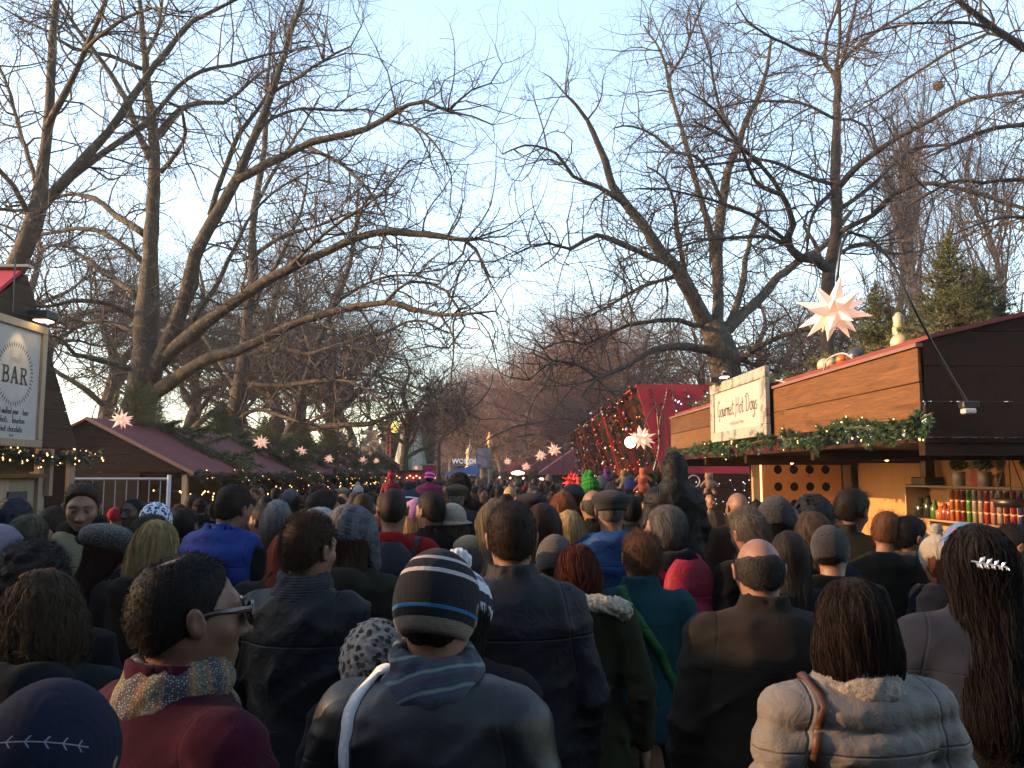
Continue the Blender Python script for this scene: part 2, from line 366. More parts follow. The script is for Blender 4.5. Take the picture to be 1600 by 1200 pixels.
    bl = [px_limb(W_([(1108, 512), (1096, 492), (1077, 455), (1055, 417), (1030, 392), (1002, 350), (974, 315), (956, 290), (946, 252), (935, 224), (918, 189), (900, 164), (885, 150)], 32, 4), D, D - 2.5),
          px_limb(W_([(1058, 425), (1052, 414), (1014, 402), (967, 380), (933, 367), (911, 377), (891, 389), (858, 380), (830, 386), (800, 400)], 15, 2.5), D - 1, D - 3.5),
          px_limb(W_([(976, 318), (932, 290), (897, 276), (869, 241), (820, 227), (785, 241)], 10, 2.5), D - 2, D - 4),
          px_limb(W_([(1114, 515), (1121, 492), (1122, 433), (1121, 395), (1128, 332), (1135, 280), (1152, 227), (1166, 189), (1187, 147), (1198, 105), (1205, 60)], 26, 5), D, D + 1.5),
          px_limb(W_([(1117, 410), (1110, 367), (1100, 332), (1082, 262), (1072, 220), (1054, 168), (1044, 122), (1033, 80), (1005, 38)], 15, 3), D + .4, D - 1),
          px_limb(W_([(1130, 320), (1107, 269), (1086, 245), (1054, 238), (1023, 213), (988, 196), (960, 200)], 9, 3), D + .6, D - 2),
          px_limb(W_([(1044, 122), (1070, 80), (1085, 40), (1100, 0)], 6, 2.5), D, D),
          px_limb(W_([(1152, 227), (1120, 150), (1110, 90), (1090, 30)], 7, 3), D + 1, D - 1),
          px_limb(W_([(1125, 520), (1139, 511), (1167, 486), (1192, 461), (1217, 433), (1249, 408), (1290, 380), (1330, 330)], 26, 8), D, D + 2.5),
          px_limb(W_([(1112, 548), (1096, 545), (1061, 542), (1024, 545), (999, 558), (967, 577), (933, 592), (920, 605), (908, 620)], 18, 4), D, D - 4.5),
          px_limb(W_([(932, 590), (899, 567), (864, 563), (845, 578), (827, 592), (800, 590)], 6, 2), D - 3.8, D - 4.5),
          px_limb(W_([(1106, 508), (1083, 508), (1061, 500), (999, 505), (952, 520), (914, 539), (883, 533), (850, 545)], 11, 3), D, D - 3),
          px_limb(W_([(1128, 567), (1149, 567), (1186, 542), (1224, 524), (1267, 514), (1310, 500)], 15, 5), D, D - 3),
          px_limb(W_([(1128, 555), (1142, 555), (1217, 580), (1280, 561), (1330, 570)], 9, 4), D, D - 2),
          px_limb(W_([(1135, 515), (1160, 450), (1165, 400), (1180, 350), (1190, 320)], 14, 5), D, D + 3),
          px_limb(W_([(1077, 455), (1060, 370), (1055, 320), (1040, 280), (1010, 260)], 10, 3), D, D - 2),
          px_limb(W_([(1060, 430), (1000, 450), (950, 480), (910, 500)], 8, 3), D, D - 3)]
    make_tree('plane_tree', [tr] + bl, (*tr[0, :2], 0), 'massive bare plane tree with stout short trunk behind the first red decorated stall', G2, 15, 1.1, A=(2.0, .03), B=(1.05, .016), C=(.55, .0095))
    D = 19
    tr = trunk_to_ground(px_limb([(1292, 500, 26), (1296, 420, 23), (1305, 350, 21), (1306, 280, 19), (1306, 210, 17), (1308, 140, 15), (1306, 112, 14)], D), 1.5)
    bl = [px_limb(W_([(1306, 116), (1317, 98), (1327, 52), (1338, 0), (1345, -70)], 9, 4), D),
          px_limb(W_([(1306, 118), (1289, 101), (1292, 52), (1310, 0), (1315, -80)], 9, 4), D, D + 1),
          px_limb(W_([(1306, 115), (1312, 60), (1312, 0), (1300, -80)], 7, 4), D, D - 1),
          px_limb(W_([(1295, 105), (1285, 91), (1243, 73), (1201, 56), (1170, 35), (1150, 5)], 8, 3), D, D - 2),
          px_limb(W_([(1312, 105), (1324, 87), (1366, 49), (1432, 10), (1480, -20)], 8, 3), D, D - 2),
          px_limb(W_([(1306, 300), (1313, 290), (1345, 252), (1397, 217), (1450, 189), (1520, 154), (1600, 142), (1680, 150)], 14, 6), D, D - 4),
          px_limb(W_([(1306, 186), (1296, 182), (1250, 161), (1205, 157), (1170, 159), (1120, 170)], 7, 3), D, D - 2.5),
          px_limb(W_([(1307, 190), (1330, 186), (1355, 205), (1370, 240)], 6, 3), D, D + 2),
          px_limb(W_([(1306, 290), (1257, 273), (1205, 252), (1152, 252), (1100, 259), (1050, 262)], 8, 3), D, D - 3),
          px_limb(W_([(1300, 300), (1268, 336), (1262, 370), (1260, 400)], 8, 4), D, D - 1),
          px_limb(W_([(1298, 425), (1275, 405), (1250, 402), (1235, 387), (1232, 370), (1240, 350), (1232, 320), (1219, 297), (1194, 262), (1152, 224), (1121, 206), (1085, 190)], 20, 4), D, D - 3),
          px_limb(W_([(1224, 305), (1180, 285), (1160, 235), (1120, 175), (1100, 160), (1070, 140)], 9, 3), D - 1.5, D - 4),
          px_limb(W_([(1240, 390), (1200, 370), (1150, 372), (1100, 375), (1050, 390), (1010, 410)], 9, 3), D - .5, D - 3),
          px_limb(W_([(1238, 385), (1190, 345), (1130, 318), (1060, 300), (1000, 295)], 8, 3), D - .5, D - 4),
          px_limb(W_([(1304, 372), (1317, 360), (1362, 336), (1397, 301), (1432, 287), (1485, 290), (1537, 304), (1600, 325), (1660, 350)], 11, 7), D, D - 3),
          px_limb(W_([(1304, 400), (1350, 380), (1400, 395), (1450, 390)], 8, 3), D, D + 2),
          px_limb(W_([(1285, 415), (1272, 380), (1255, 355), (1262, 330)], 10, 4), D, D + 1),
          px_limb(W_([(1306, 330), (1350, 300), (1400, 250), (1440, 230), (1500, 225), (1560, 200), (1620, 196)], 9, 4), D, D + 1)]
    make_tree('plane_tree', [tr] + bl, (*tr[0, :2], 0), 'bare tree with straight slender trunk and crooked black limb above the hot dog stall', G2, 16, 1.15, A=(1.9, .022), B=(.95, .011), C=(.48, .0068), mats=('bark2', 'bark2', 'twig'), balls=26)
    D = 13
    tr = trunk_to_ground(px_limb([(1900, 640, 60), (1880, 450, 50), (1850, 320, 42), (1830, 240, 30), (1815, 150, 22), (1800, 60, 14), (1790, -60, 9)], D), 1.3)
    bl = [px_limb(W_([(1840, 260), (1740, 150), (1660, 100), (1600, 73), (1555, 45), (1520, 17), (1495, 0), (1470, -40)], 22, 8), D, D - 1.5),
          px_limb(W_([(1590, 66), (1555, 45), (1513, 37), (1450, 38), (1397, 45), (1345, 56), (1290, 90)], 8, 3), D - 1, D - 2),
          px_limb(W_([(1600, 70), (1544, 52), (1485, 80), (1432, 112), (1401, 133), (1373, 154), (1340, 175)], 7, 3), D - 1, D + 1),
          px_limb(W_([(1845, 300), (1720, 230), (1600, 196), (1555, 200), (1520, 210), (1485, 224), (1440, 250)], 12, 4), D, D - 1.5),
          px_limb(W_([(1855, 330), (1700, 290), (1600, 276), (1537, 280), (1480, 285), (1420, 320)], 11, 4), D, D - 1),
          px_limb(W_([(1860, 400), (1700, 350), (1600, 338), (1540, 345), (1480, 370)], 10, 3), D, D - 2),
          px_limb(W_([(1830, 230), (1700, 120), (1640, 30), (1600, -20), (1570, -80)], 14, 6), D, D - 2)]
    make_tree('plane_tree', [tr] + bl, (*tr[0, :2], 0), 'bare plane tree sending long thin limbs in over the hot dog stall from outside', G2, 17, 1.15, A=(1.6, .017), B=(.8, .0085), C=(.4, .0052), mats=('bark2', 'bark2', 'twig'), up=-.02, balls=16)

def generic_limbs(rng, H, r, spread=1.0, nl=9, fast=False):
    tr = []; x = y = 0.0; top = H * (.93 if fast else .72)
    for k in range(8):
        f = k / 7; tr.append((x, y, top * f, r * (1.25 if k == 0 else 1) * (1 - f) ** .8 + .02)); x += rng.normal(0, .02 * H); y += rng.normal(0, .02 * H)
    limbs = [np.array(tr)]
    for k in range(nl):
        f = rng.uniform(.22, .95) if fast else rng.uniform(.25, .9); c = np.array([np.interp(f * 7, range(8), [q[j] for q in tr]) for j in range(4)])
        a = rng.uniform(0, 2 * math.pi) if not fast else rng.uniform(0, 6.28); L = H * rng.uniform(.28, .5) * spread * (1.15 - f * .6); rr = c[3] * rng.uniform(.4, .62)
        pts = []; p = c[:3].copy(); el_ = rng.uniform(.3, 1.0) if not fast else rng.uniform(1.15, 1.35)
        for s in range(6):
            pts.append((*p, rr * (1 - s / 6.3))); d = np.array([math.cos(a) * math.cos(el_), math.sin(a) * math.cos(el_), math.sin(el_)]); p = p + d * L / 5
            a += rng.normal(0, .22); el_ += rng.normal(-.06 if not fast else .02, .2 if not fast else .05)
        limbs.append(np.array(pts))
        if not fast and rng.random() < .8:
            q = np.array(pts[2]); pts2 = []; p = q[:3].copy(); a2 = a + rng.choice([-1, 1]) * rng.uniform(.5, 1); e2 = rng.uniform(.3, 1.2)
            for s in range(5):
                pts2.append((*p, q[3] * .65 * (1 - s / 5.3))); p = p + np.array([math.cos(a2) * math.cos(e2), math.sin(a2) * math.cos(e2), math.sin(e2)]) * L * .16; a2 += rng.normal(0, .2)
            limbs.append(np.array(pts2))
    return limbs
def copy_thing(root, loc, rz, sc, **k):
    r = root.copy(); COL.objects.link(r); r.location = loc; r.rotation_euler = (0, 0, rz); r.scale = (sc,) * 3
    for a, v in k.items(): r[a] = v
    for ch in root.children:
        c = ch.copy(); COL.objects.link(c); c.parent = r
        for g in ch.children: d = g.copy(); COL.objects.link(d); d.parent = c
    return r
def far_trees():
    rng = np.random.default_rng(5)
    T = {}
    def proto(key, H, r, dens, mats, fast=False, nl=9, **kw):
        L = generic_limbs(rng, H, r, nl=nl, fast=fast); T[key] = [make_tree('plane_tree' if not fast else 'poplar_tree', L, (0, 0, 0), 'x', 'x', int(rng.integers(1e6)), dens, mats=mats, **kw), False]
    kw = dict(A=(2.6, .04), B=(1.35, .022), C=(.8, .014))
    proto('a', 17, .38, .7, ('bark', 'bark', 'twig'), nl=12, **kw)
    proto('b', 16, .34, .7, ('bark2', 'bark2', 'twig'), nl=12, **kw)
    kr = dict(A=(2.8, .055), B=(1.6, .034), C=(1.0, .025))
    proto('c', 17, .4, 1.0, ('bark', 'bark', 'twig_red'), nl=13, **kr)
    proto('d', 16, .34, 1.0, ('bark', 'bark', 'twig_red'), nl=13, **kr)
    proto('p', 20, .19, .45, ('bark2', 'bark2', 'twig'), True, nl=26, A=(2.4, .035), B=(1.2, .02), C=(.8, .013), up=.9)
    def put(key, px, D, sc, rz, label, group):
        p = P(px, 742, D); loc = (p[0], D, 0); r, used = T[key]
        if not used: r.location = loc; r.rotation_euler = (0, 0, rz); r.scale = (sc,) * 3; r['label'] = label; r['group'] = group; T[key][1] = True
        else: copy_thing(r, loc, rz, sc, label=label, group=group)
    GL, GR, GC = 'avenue trees beyond the left stalls', 'avenue trees beyond the right stalls', 'far trees closing the avenue'
    put('b', 60, 30, .95, 1.0, 'bare tree seen between the bar kiosk gable and the huge plane trunk', GL)
    put('a', 150, 38, 1.0, 2.0, 'bare tree behind the star on the first low stall ridge', GL)
    put('a', 300, 40, 1.0, .4, 'bare tree filling the gap between the huge plane and the dark trunk beside it', GL)
    put('b', 430, 42, 1.05, 3.3, 'bare tree rising behind the row of roof fir trees', GL)
    put('a', 520, 44, 1.0, 4.0, 'slender bare avenue tree above the small star row', GL)
    put('b', 575, 52, .9, 5.1, 'bare avenue tree behind the glass ball ornament', GL)
    put('a', 628, 46, .72, 1.3, 'pale narrow bare tree standing beside the windmill tower', GL)
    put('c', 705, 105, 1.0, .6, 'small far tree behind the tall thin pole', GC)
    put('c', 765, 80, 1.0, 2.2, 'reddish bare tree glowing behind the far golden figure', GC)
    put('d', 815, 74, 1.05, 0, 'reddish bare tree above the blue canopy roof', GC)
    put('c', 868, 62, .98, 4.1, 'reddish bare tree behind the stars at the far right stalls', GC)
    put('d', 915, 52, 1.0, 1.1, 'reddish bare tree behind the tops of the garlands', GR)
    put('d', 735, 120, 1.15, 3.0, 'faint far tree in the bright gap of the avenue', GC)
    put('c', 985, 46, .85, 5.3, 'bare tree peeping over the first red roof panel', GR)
    put('b', 1060, 42, .85, 2.7, 'bare tree filling the space left of the massive plane trunk', GR)
    put('a', 1190, 44, .95, .9, 'bare tree behind the sign of the hot dog stall', GR)
    put('b', 1270, 36, .72, 3.9, 'bare tree behind the big paper star', GR)
    put('a', 1400, 34, .8, 5.6, 'bare tree rising behind the roof fir on the hot dog stall', GR)
    put('b', 1560, 30, .8, .2, 'bare tree over the dark plank gable of the hot dog stall', GR)
    put('b', 480, 36, 1.0, 5.9, 'bare tree close behind the third and fourth low stalls', GL)
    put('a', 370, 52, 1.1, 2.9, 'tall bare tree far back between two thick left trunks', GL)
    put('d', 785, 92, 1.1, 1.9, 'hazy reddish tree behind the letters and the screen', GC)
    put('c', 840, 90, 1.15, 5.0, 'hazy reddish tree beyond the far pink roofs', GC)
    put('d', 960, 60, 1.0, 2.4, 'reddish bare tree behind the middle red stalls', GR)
    put('b', 1340, 40, .8, 1.5, 'bare tree between the slender trunk and the roof firs', GR)
    put('p', 1478, 42, 1.1, 0, 'upright poplar carrying a bird nest high in its crown', 'poplars behind the hot dog stall')
    put('p', 1512, 45, 1.08, 2.0, 'upright bare poplar just right of the poplar with the nest', 'poplars behind the hot dog stall')
    put('p', 1438, 47, 1.05, 4.0, 'lower upright bare poplar left of the poplar with the nest', 'poplars behind the hot dog stall')
    for x, y in ((-60, 60), (-75, 85), (70, 70)): pass
    # nest
    q = P(1466, 134, 42); m = MB(); r2 = np.random.default_rng(3)
    for k in range(260):
        a, e = r2.uniform(0, 6.28), r2.uniform(-1, 1); c = np.array([math.cos(a) * math.cos(e), math.sin(a) * math.cos(e), .7 * math.sin(e)]) * .21; t = norm(np.cross(c, r2.normal(0, 1, 3))) * .17
        m.tube([c - t, c * 1.06, c + t], .012, 3, False)
    m.build('bird_nest', M['twig_red'], loc=q, label='round twig nest high in the tall upright poplar', cat='nest')
    # rough hedge and undergrowth behind the stalls
    def mass(name, mat, x0, x1, y0, y1, h, n, size, label, seed):
        r3 = np.random.default_rng(seed); c = np.stack([r3.uniform(x0, x1, n), r3.uniform(y0, y1, n), np.zeros(n)], 1)
        hh = h * (.55 + .25 * np.sin(c[:, 0] * 1.3 + c[:, 1] * .23) + .2 * np.sin(c[:, 0] * .41 + c[:, 1] * .9 + 2)); c[:, 2] = hh * r3.random(n) ** .6
        d = norm(r3.normal(0, 1, (n, 3)) + np.array([0, 0, .5])); s = r3.uniform(.5, 1.3, (n, 1)) * size; w = norm(np.cross(d, r3.normal(0, 1, (n, 3)))) * s * .3
        V = np.stack([c - w, c + w, c + d * s], 1).reshape(-1, 3); return obj(name, mesh_np(name, V, np.arange(3 * n).reshape(-1, 3), mat), kind='stuff', label=label)
    M['evergreen'] = plain('evergreen', (.022, .026, .014), .8, .5, .6)
    M['under'] = plain('undergrowth', (.075, .048, .030), .9, .4, .5)
    mass('undergrowth', M['under'], -26, -9, 32, 60, 4.0, 26000, .45, 'brown scrub and ivy under the trees behind the left stalls', 1)
    mass('undergrowth', M['under'], 7, 30, 34, 60, 4.5, 26000, .5, 'brown scrub under the trees behind the right stalls', 2)
    mass('undergrowth', M['under'], -45, 45, 110, 140, 9, 26000, 1.3, 'brown far wood at the end of the avenue', 3)
    mass('evergreen_thicket', M['evergreen'], -9.6, -6.2, 62, 68, 9.5, 9000, .55, 'dark evergreen mass behind the windmill tower', 4)
    mass('evergreen_thicket', M['evergreen'], 13, 26, 24, 31, 5.6, 22000, .35, 'dark evergreen mass behind the hot dog stall roof', 5)
# ------------------------------------------------------------------ shapes grown from distance fields
def ell(p, c, r):
    q = [(p[i] - c[i]) for i in range(3)]
    k0 = np.sqrt(sum((q[i] / r[i]) ** 2 for i in range(3))); k1 = np.sqrt(sum((q[i] / r[i] ** 2) ** 2 for i in range(3)))
    return k0 * (k0 - 1) / np.maximum(k1, 1e-6)
def rc(p, a, b, ra, rb=None, flatx=1, flaty=1):
    rb = ra if rb is None else rb
    s = (1 / flatx, 1 / flaty, 1); a = [a[i] * s[i] for i in range(3)]; b = [b[i] * s[i] for i in range(3)]
    q = [p[i] * s[i] - a[i] for i in range(3)]; d = [b[i] - a[i] for i in range(3)]; L = sum(x * x for x in d) + 1e-9
    t = np.clip(sum(q[i] * d[i] for i in range(3)) / L, 0, 1)
    return (np.sqrt(sum((q[i] - d[i] * t) ** 2 for i in range(3))) - (ra + (rb - ra) * t)) * min(1, flatx, flaty)
def smin(a, b, k): h = np.clip(.5 + .5 * (b - a) / k, 0, 1); return b * (1 - h) + a * h - k * h * (1 - h)
def smax(a, b, k): return -smin(-a, -b, k)
def ss(a, b, x): t = np.clip((x - a) / (b - a), 0, 1); return t * t * (3 - 2 * t)
def iso(f, lo, hi, h):
    ax = [np.arange(lo[i], hi[i] + h, h) for i in range(3)]; n = [len(a) for a in ax]
    X, Y, Z = np.meshgrid(*ax, indexing='ij'); v = f((X, Y, Z)); ins = v < 0
    c = np.zeros([m - 1 for m in n], np.uint8)
    for i in (0, 1):
        for j in (0, 1):
            for k in (0, 1): c += ins[i:n[0] - 1 + i, j:n[1] - 1 + j, k:n[2] - 1 + k]
    I = np.argwhere((c > 0) & (c < 8)); idx = -np.ones([m - 1 for m in n], np.int64); idx[tuple(I.T)] = np.arange(len(I))
    acc = np.zeros((len(I), 3)); cnt = np.zeros((len(I), 1))
    cor = [(i, j, k) for i in (0, 1) for j in (0, 1) for k in (0, 1)]
    for a in cor:
        for ax_ in range(3):
            if a[ax_]: continue
            b = list(a); b[ax_] = 1
            va = v[tuple((I + a).T)]; vb = v[tuple((I + b).T)]; m = (va < 0) != (vb < 0)
            t = np.where(m, va / np.where(m, va - vb, 1), 0)[:, None]
            pt = np.array(a, float)[None] + t * (np.array(b) - np.array(a))[None]
            acc += np.where(m[:, None], pt, 0); cnt += m[:, None]
    V = np.array(lo) + (I + acc / np.maximum(cnt, 1)) * h; Q = []
    for ax_ in range(3):
        b, c_ = (ax_ + 1) % 3, (ax_ + 2) % 3
        sl0 = [slice(1, -1)] * 3; sl0[ax_] = slice(0, -1); sl1 = [slice(1, -1)] * 3; sl1[ax_] = slice(1, None)
        A, B = ins[tuple(sl0)], ins[tuple(sl1)]; E = np.argwhere(A != B)
        off = np.array([1, 1, 1]); off[ax_] = 0; E = E + off; sgn = ins[tuple(E.T)]
        def g(db, dc): e = E.copy(); e[:, b] += db; e[:, c_] += dc; return idx[tuple(e.T)]
        q = np.stack([g(-1, -1), g(0, -1), g(0, 0), g(-1, 0)], 1); q[~sgn] = q[~sgn][:, ::-1]; Q.append(q)
    Q = np.vstack(Q); Q = Q[(Q >= 0).all(1)]
    return V, Q
def grad(f, V, e=.002):
    g = np.stack([f(tuple((V + d).T)) - f(tuple((V - d).T)) for d in np.eye(3) * e], 1); return norm(g)
def wob(p, s, seed=0, n=5):
    """cheap smooth noise, about -1..1"""
    r = np.random.default_rng(seed); o = 0
    for k in range(n): d = r.normal(0, 1, 3) * s * (1 + .5 * k); o = o + np.sin(p[0] * d[0] + p[1] * d[1] + p[2] * d[2] + r.uniform(0, 6.28)) / (1 + .35 * k)
    return o / 2.2

# head and body, standing figure 1.75 m tall facing +y
def f_head(p):
    x = np.abs(p[0]); q = (x, p[1], p[2])
    d = ell(p, (0, -.012, 1.655), (.0725, .098, .096))
    d = smin(d, ell(p, (0, .026, 1.605), (.060, .068, .080)), .03)
    d = smin(d, ell(p, (0, .060, 1.543), (.026, .024, .020)), .035)
    d = smin(d, ell(q, (.040, .052, 1.618), (.024, .026, .022)), .02)
    d = smin(d, rc(q, (0, .080, 1.667), (.040, .070, 1.667), .013), .018)
    d = smax(d, -ell(q, (.031, .104, 1.645), (.019, .020, .014)), .014)
    d = smin(d, rc(p, (0, .088, 1.655), (0, .112, 1.607), .007, .0125), .010)
    d = smin(d, ell(q, (.013, .097, 1.603), (.009, .012, .008)), .006)
    d = smin(d, ell(q, (.031, .080, 1.646), (.0125, .0125, .0115)), .004)
    d = smin(d, ell(p, (0, .082, 1.571), (.025, .013, .0060)), .008)
    d = smin(d, ell(p, (0, .080, 1.560), (.021, .013, .0065)), .008)
    d = smin(d, rc(p, (0, -.012, 1.58), (0, -.035, 1.42), .056, .060), .03)
    e = ell(q, (.083 + (p[2] - 1.64) * .16, -.008 - (p[2] - 1.64) * .2, 1.638), (.010, .018, .030))
    e = smax(e, -ell(q, (.094, -.003, 1.638), (.009, .012, .021)), .006)
    return smin(d, e, .006)
TORSO_Z = np.array([.80, .95, 1.10, 1.22, 1.34, 1.42, 1.47, 1.52])
def f_torso(p, A, B, cy=(-.0, -.0, -.0, -.005, -.015, -.02, -.025, -.03)):
    a = np.interp(p[2], TORSO_Z, A); b = np.interp(p[2], TORSO_Z, B); c = np.interp(p[2], TORSO_Z, cy)
    k = np.sqrt((p[0] / a) ** 2 + ((p[1] - c) / b) ** 2); return (k - 1) * np.minimum(a, b) * .8
def f_arm(p, s, pose, r):
    S = (s * .185, -.015, 1.395)
    if pose == 'down': E = (s * .262, -.04, 1.12); Wr = (s * .262, .05, .885)
    elif pose == 'pocket': E = (s * .285, -.06, 1.13); Wr = (s * .21, .10, .95)
    elif pose == 'front': E = (s * .265, .0, 1.13); Wr = (s * .12, .24, 1.16)
    elif pose == 'up': E = (s * .26, .10, 1.50); Wr = (s * .12, .20, 1.74)
    d = rc(p, S, E, r * 1.05, r * .88); return smin(d, rc(p, E, Wr, r * .88, r * .72), .02)
def make_body(key, h, legs=True):
    V, Q = iso(f_head, (-.11, -.13, 1.40), (.11, .145, 1.77), h)
    m = MB(); m.add(V, Q)
    def fb(p):
        d = f_torso(p, [.15, .16, .14, .145, .165, .15, .07, .055], [.10, .10, .09, .10, .11, .09, .06, .055])
        for s in (-1, 1):
            d = smin(d, f_arm(p, s, 'down', .042), .03)
            d = smin(d, rc(p, (s * .09, 0, .88), (s * .10, .01, .48), .085, .055), .03); d = smin(d, rc(p, (s * .10, .01, .48), (s * .10, -.01, .08), .055, .036), .02)
            d = smin(d, rc(p, (s * .10, -.02, .05), (s * .11, .13, .03), .04, .035), .02)
        return d
    V, Q = iso(fb, (-.36, -.2, -.02), (.36, .22, 1.50), .03); m.add(V, Q)
    if h < .005:
        for s in (-1, 1):
            w = np.array([s * .262, .055, .875])
            def fh(p, s=s, w=w):
                d = ell(p, tuple(w + (0, .008, -.055)), (.018, .042, .052)); d = smin(d, rc(p, tuple(w), tuple(w + (0, 0, -.03)), .024, .026), .02)
                for i, (yy, L) in enumerate(((.034, .068), (.013, .078), (-.008, .072), (-.027, .056))):
                    a = w + (0, yy + .008, -.095); b = a + (-s * .006, .004, -L * .45); c = b + (-s * .018, .004, -L * .42)
                    d = smin(d, smin(rc(p, tuple(a), tuple(b), .0092, .0086), rc(p, tuple(b), tuple(c), .0086, .0072), .004), .005)
                a = w + (-s * .005, .045, -.045); b = a + (-s * .012, .022, -.035); c = b + (-s * .008, .004, -.03)
                return smin(d, smin(rc(p, tuple(a), tuple(b), .012, .0105), rc(p, tuple(b), tuple(c), .0105, .008), .004), .01)
            V, Q = iso(fh, w + (-.06, -.06, -.19), w + (.06, .10, .03), .0045); m.add(V, Q)
    return m.me('body_' + key, None, True)
def f_headbase(p):
    d = ell(p, (0, -.012, 1.655), (.0725, .098, .096)); d = smin(d, ell(p, (0, .026, 1.605), (.060, .068, .080)), .03)
    return smin(d, rc(p, (0, -.012, 1.58), (0, -.035, 1.42), .056, .060), .03)
def hairline(y): return np.interp(y, [-.12, -.07, -.03, .0, .018, .04, .065, .1], [1.560, 1.565, 1.595, 1.612, 1.63, 1.672, 1.710, 1.722])
def f_hair(style, p):
    x, y, z = p; hl = hairline(y)
    if style in ('short', 'buzz', 'thick', 'receding', 'ring', 'spiky'):
        top, side = dict(short=(.017, .010), buzz=(.005, .0035), thick=(.018, .010), receding=(.010, .007), ring=(.009, .009), spiky=(.016, .007))[style]
        if style == 'receding': hl = hl + np.where(y > .02, .045 * (1 - np.exp(-(np.abs(np.abs(x) - .045) / .03) ** 2 * 0)), 0) - 0 * z
        m = ss(-.006, .022, z - hl + .004 * wob(p, 90, 7)); t = side + (top - side) * ss(1.66, 1.73, z); t = -.012 + (t + .012) * m
        if style == 'ring': t = t + (-.010 - t) * ss(.088, .058, np.sqrt((x * 1.05) ** 2 + (y + .010) ** 2 * .62) + .0018 * wob(p, 90, 4)) * ss(1.66, 1.69, z)
        if style == 'receding': t = t + (-.012 - t) * ss(.62, .95, np.exp(-((x / .045) ** 2 + ((y + .045) / .05) ** 2)) * ss(1.66, 1.70, z))
        n = .0010 * wob(p, 55, 1) + .0005 * wob((x * 3, y * 3, z), 80, 2)
        if style in ('thick', 'spiky'): n = n * 1.8
        return f_headbase(p) - t - n
    cap = ell(p, (0, -.015, 1.66), (.087, .112, .108))
    if style == 'bob':
        d = smin(cap, ell(p, (0, -.035, 1.565), (.112, .090, .135)), .04); face = ell(p, (0, .12, 1.60), (.068, .10, .12)); cut = 1.455
    elif style == 'bobshort':
        d = smin(cap, ell(p, (0, -.03, 1.60), (.104, .090, .10)), .04); face = ell(p, (0, .12, 1.61), (.070, .10, .12)); cut = 1.525
    elif style == 'long':
        d = smin(cap, rc(p, (0, -.045, 1.62), (0, -.135, 1.22), .086, .088, 1, .62), .05); face = ell(p, (0, .12, 1.60), (.066, .10, .13)); cut = 1.13
    elif style == 'wavy':
        d = smin(cap, ell(p, (0, -.03, 1.585), (.128, .105, .125)), .04) + .008 * wob(p, 42, 3) ; face = ell(p, (0, .13, 1.60), (.070, .10, .12)); cut = 1.47
    elif style == 'curly':
        d = cap - .012 + .010 * wob(p, 55, 6); face = ell(p, (0, .13, 1.60), (.07, .09, .10)); cut = 1.56
    elif style == 'bun':
        d = smin(cap + .010, ell(p, (0, -.13, 1.69), (.045, .042, .045)), .012); face = ell(p, (0, .12, 1.60), (.085, .12, .105)); cut = 1.57
    elif style == 'pony':
        d = smin(cap + .010, rc(p, (0, -.11, 1.68), (0, -.15, 1.42), .032, .022), .02); face = ell(p, (0, .12, 1.60), (.085, .12, .105)); cut = 1.40
    if style in ('bun', 'pony'): d = np.where(p[1] > -.09, smax(d, (hl - .01) - z, .02), d)
    st = .0012 * np.sin(np.arctan2(x, -y - .03) * 60 + 6 * wob((x, y, z * .4), 20, 8)) + .0022 * wob((x * 2.5, y * 2.5, z * .4), 60, 9)
    d = smax(d, -face, .02); return smax(d + st, cut + .012 * wob((x, y, 0 * z), 70, 5) - z, .015)
def strands(f, style, V, rng, n, light=1.0):
    """thin ribbons combed over the hair surface"""
    longh = style in ('bob', 'long', 'wavy', 'bobshort', 'pony')
    i = rng.integers(0, len(V), n); p = V[i].copy(); z0 = p[:, 2]
    S = dict(bob=8, bobshort=6, long=10, wavy=8, pony=8).get(style, 3)
    L = dict(bob=.20, bobshort=.13, long=.36, wavy=.17, pony=.2, thick=.034, curly=.022, bun=.04, spiky=.018, short=.012, receding=.008, ring=.007, buzz=.005).get(style, .02)
    if longh:
        ok = z0 > 1.50 if style != 'long' else z0 > 1.30; p = p[ok]
    n = len(p); st = L / S * rng.uniform(.7, 1.2, (n, 1)); out = [p]; j = rng.normal(0, .22, (n, 3)); ph = rng.uniform(0, 6.28, (n, 1))
    for k in range(S):
        g = grad(f, p)
        if longh:
            tcol = np.array([0, -.25, -1.0]) if k < 5 else np.array([0, 0, -1.0]); t = tcol + j * .5 + (.45 * np.sin(ph + k * .9 + p[:, 2:3] * 25) * np.array([1, .6, 0]) if style == 'wavy' else 0)
            t = t - (t * g).sum(1, keepdims=True) * g; p = p + norm(t) * st
            v = f(tuple(p.T))[:, None]; p = p - g * np.clip(v - .002 - .003 * (j[:, :1] > 0), -.01, .01)
        else:
            t = g * (.9 if style in ('spiky', 'curly') else .12) + np.array([0, -.35, -.55]) * (1 - ss(1.68, 1.74, p[:, 2:3])) + np.array([0, .25, .1]) * ss(1.68, 1.74, p[:, 2:3]) + j * (2.4 if style == 'curly' else .8)
            p = p + norm(t) * st
        out.append(p)
    Pt = np.stack(out, 1); T = np.gradient(Pt, axis=1); sd = norm(np.cross(T, rng.normal(0, 1, (n, 1, 3)))); wd = (.0007 if longh else .00055) * np.linspace(1, .35, S + 1)[None, :, None]
    A, B = Pt - sd * wd, Pt + sd * wd; Vr = np.stack([A, B], 2).reshape(-1, 3); ix = np.arange(n * (S + 1) * 2).reshape(n, S + 1, 2)
    q = np.stack([ix[:, :-1, 0], ix[:, :-1, 1], ix[:, 1:, 1], ix[:, 1:, 0]], -1).reshape(-1, 4); return Vr, q
_hair = {}
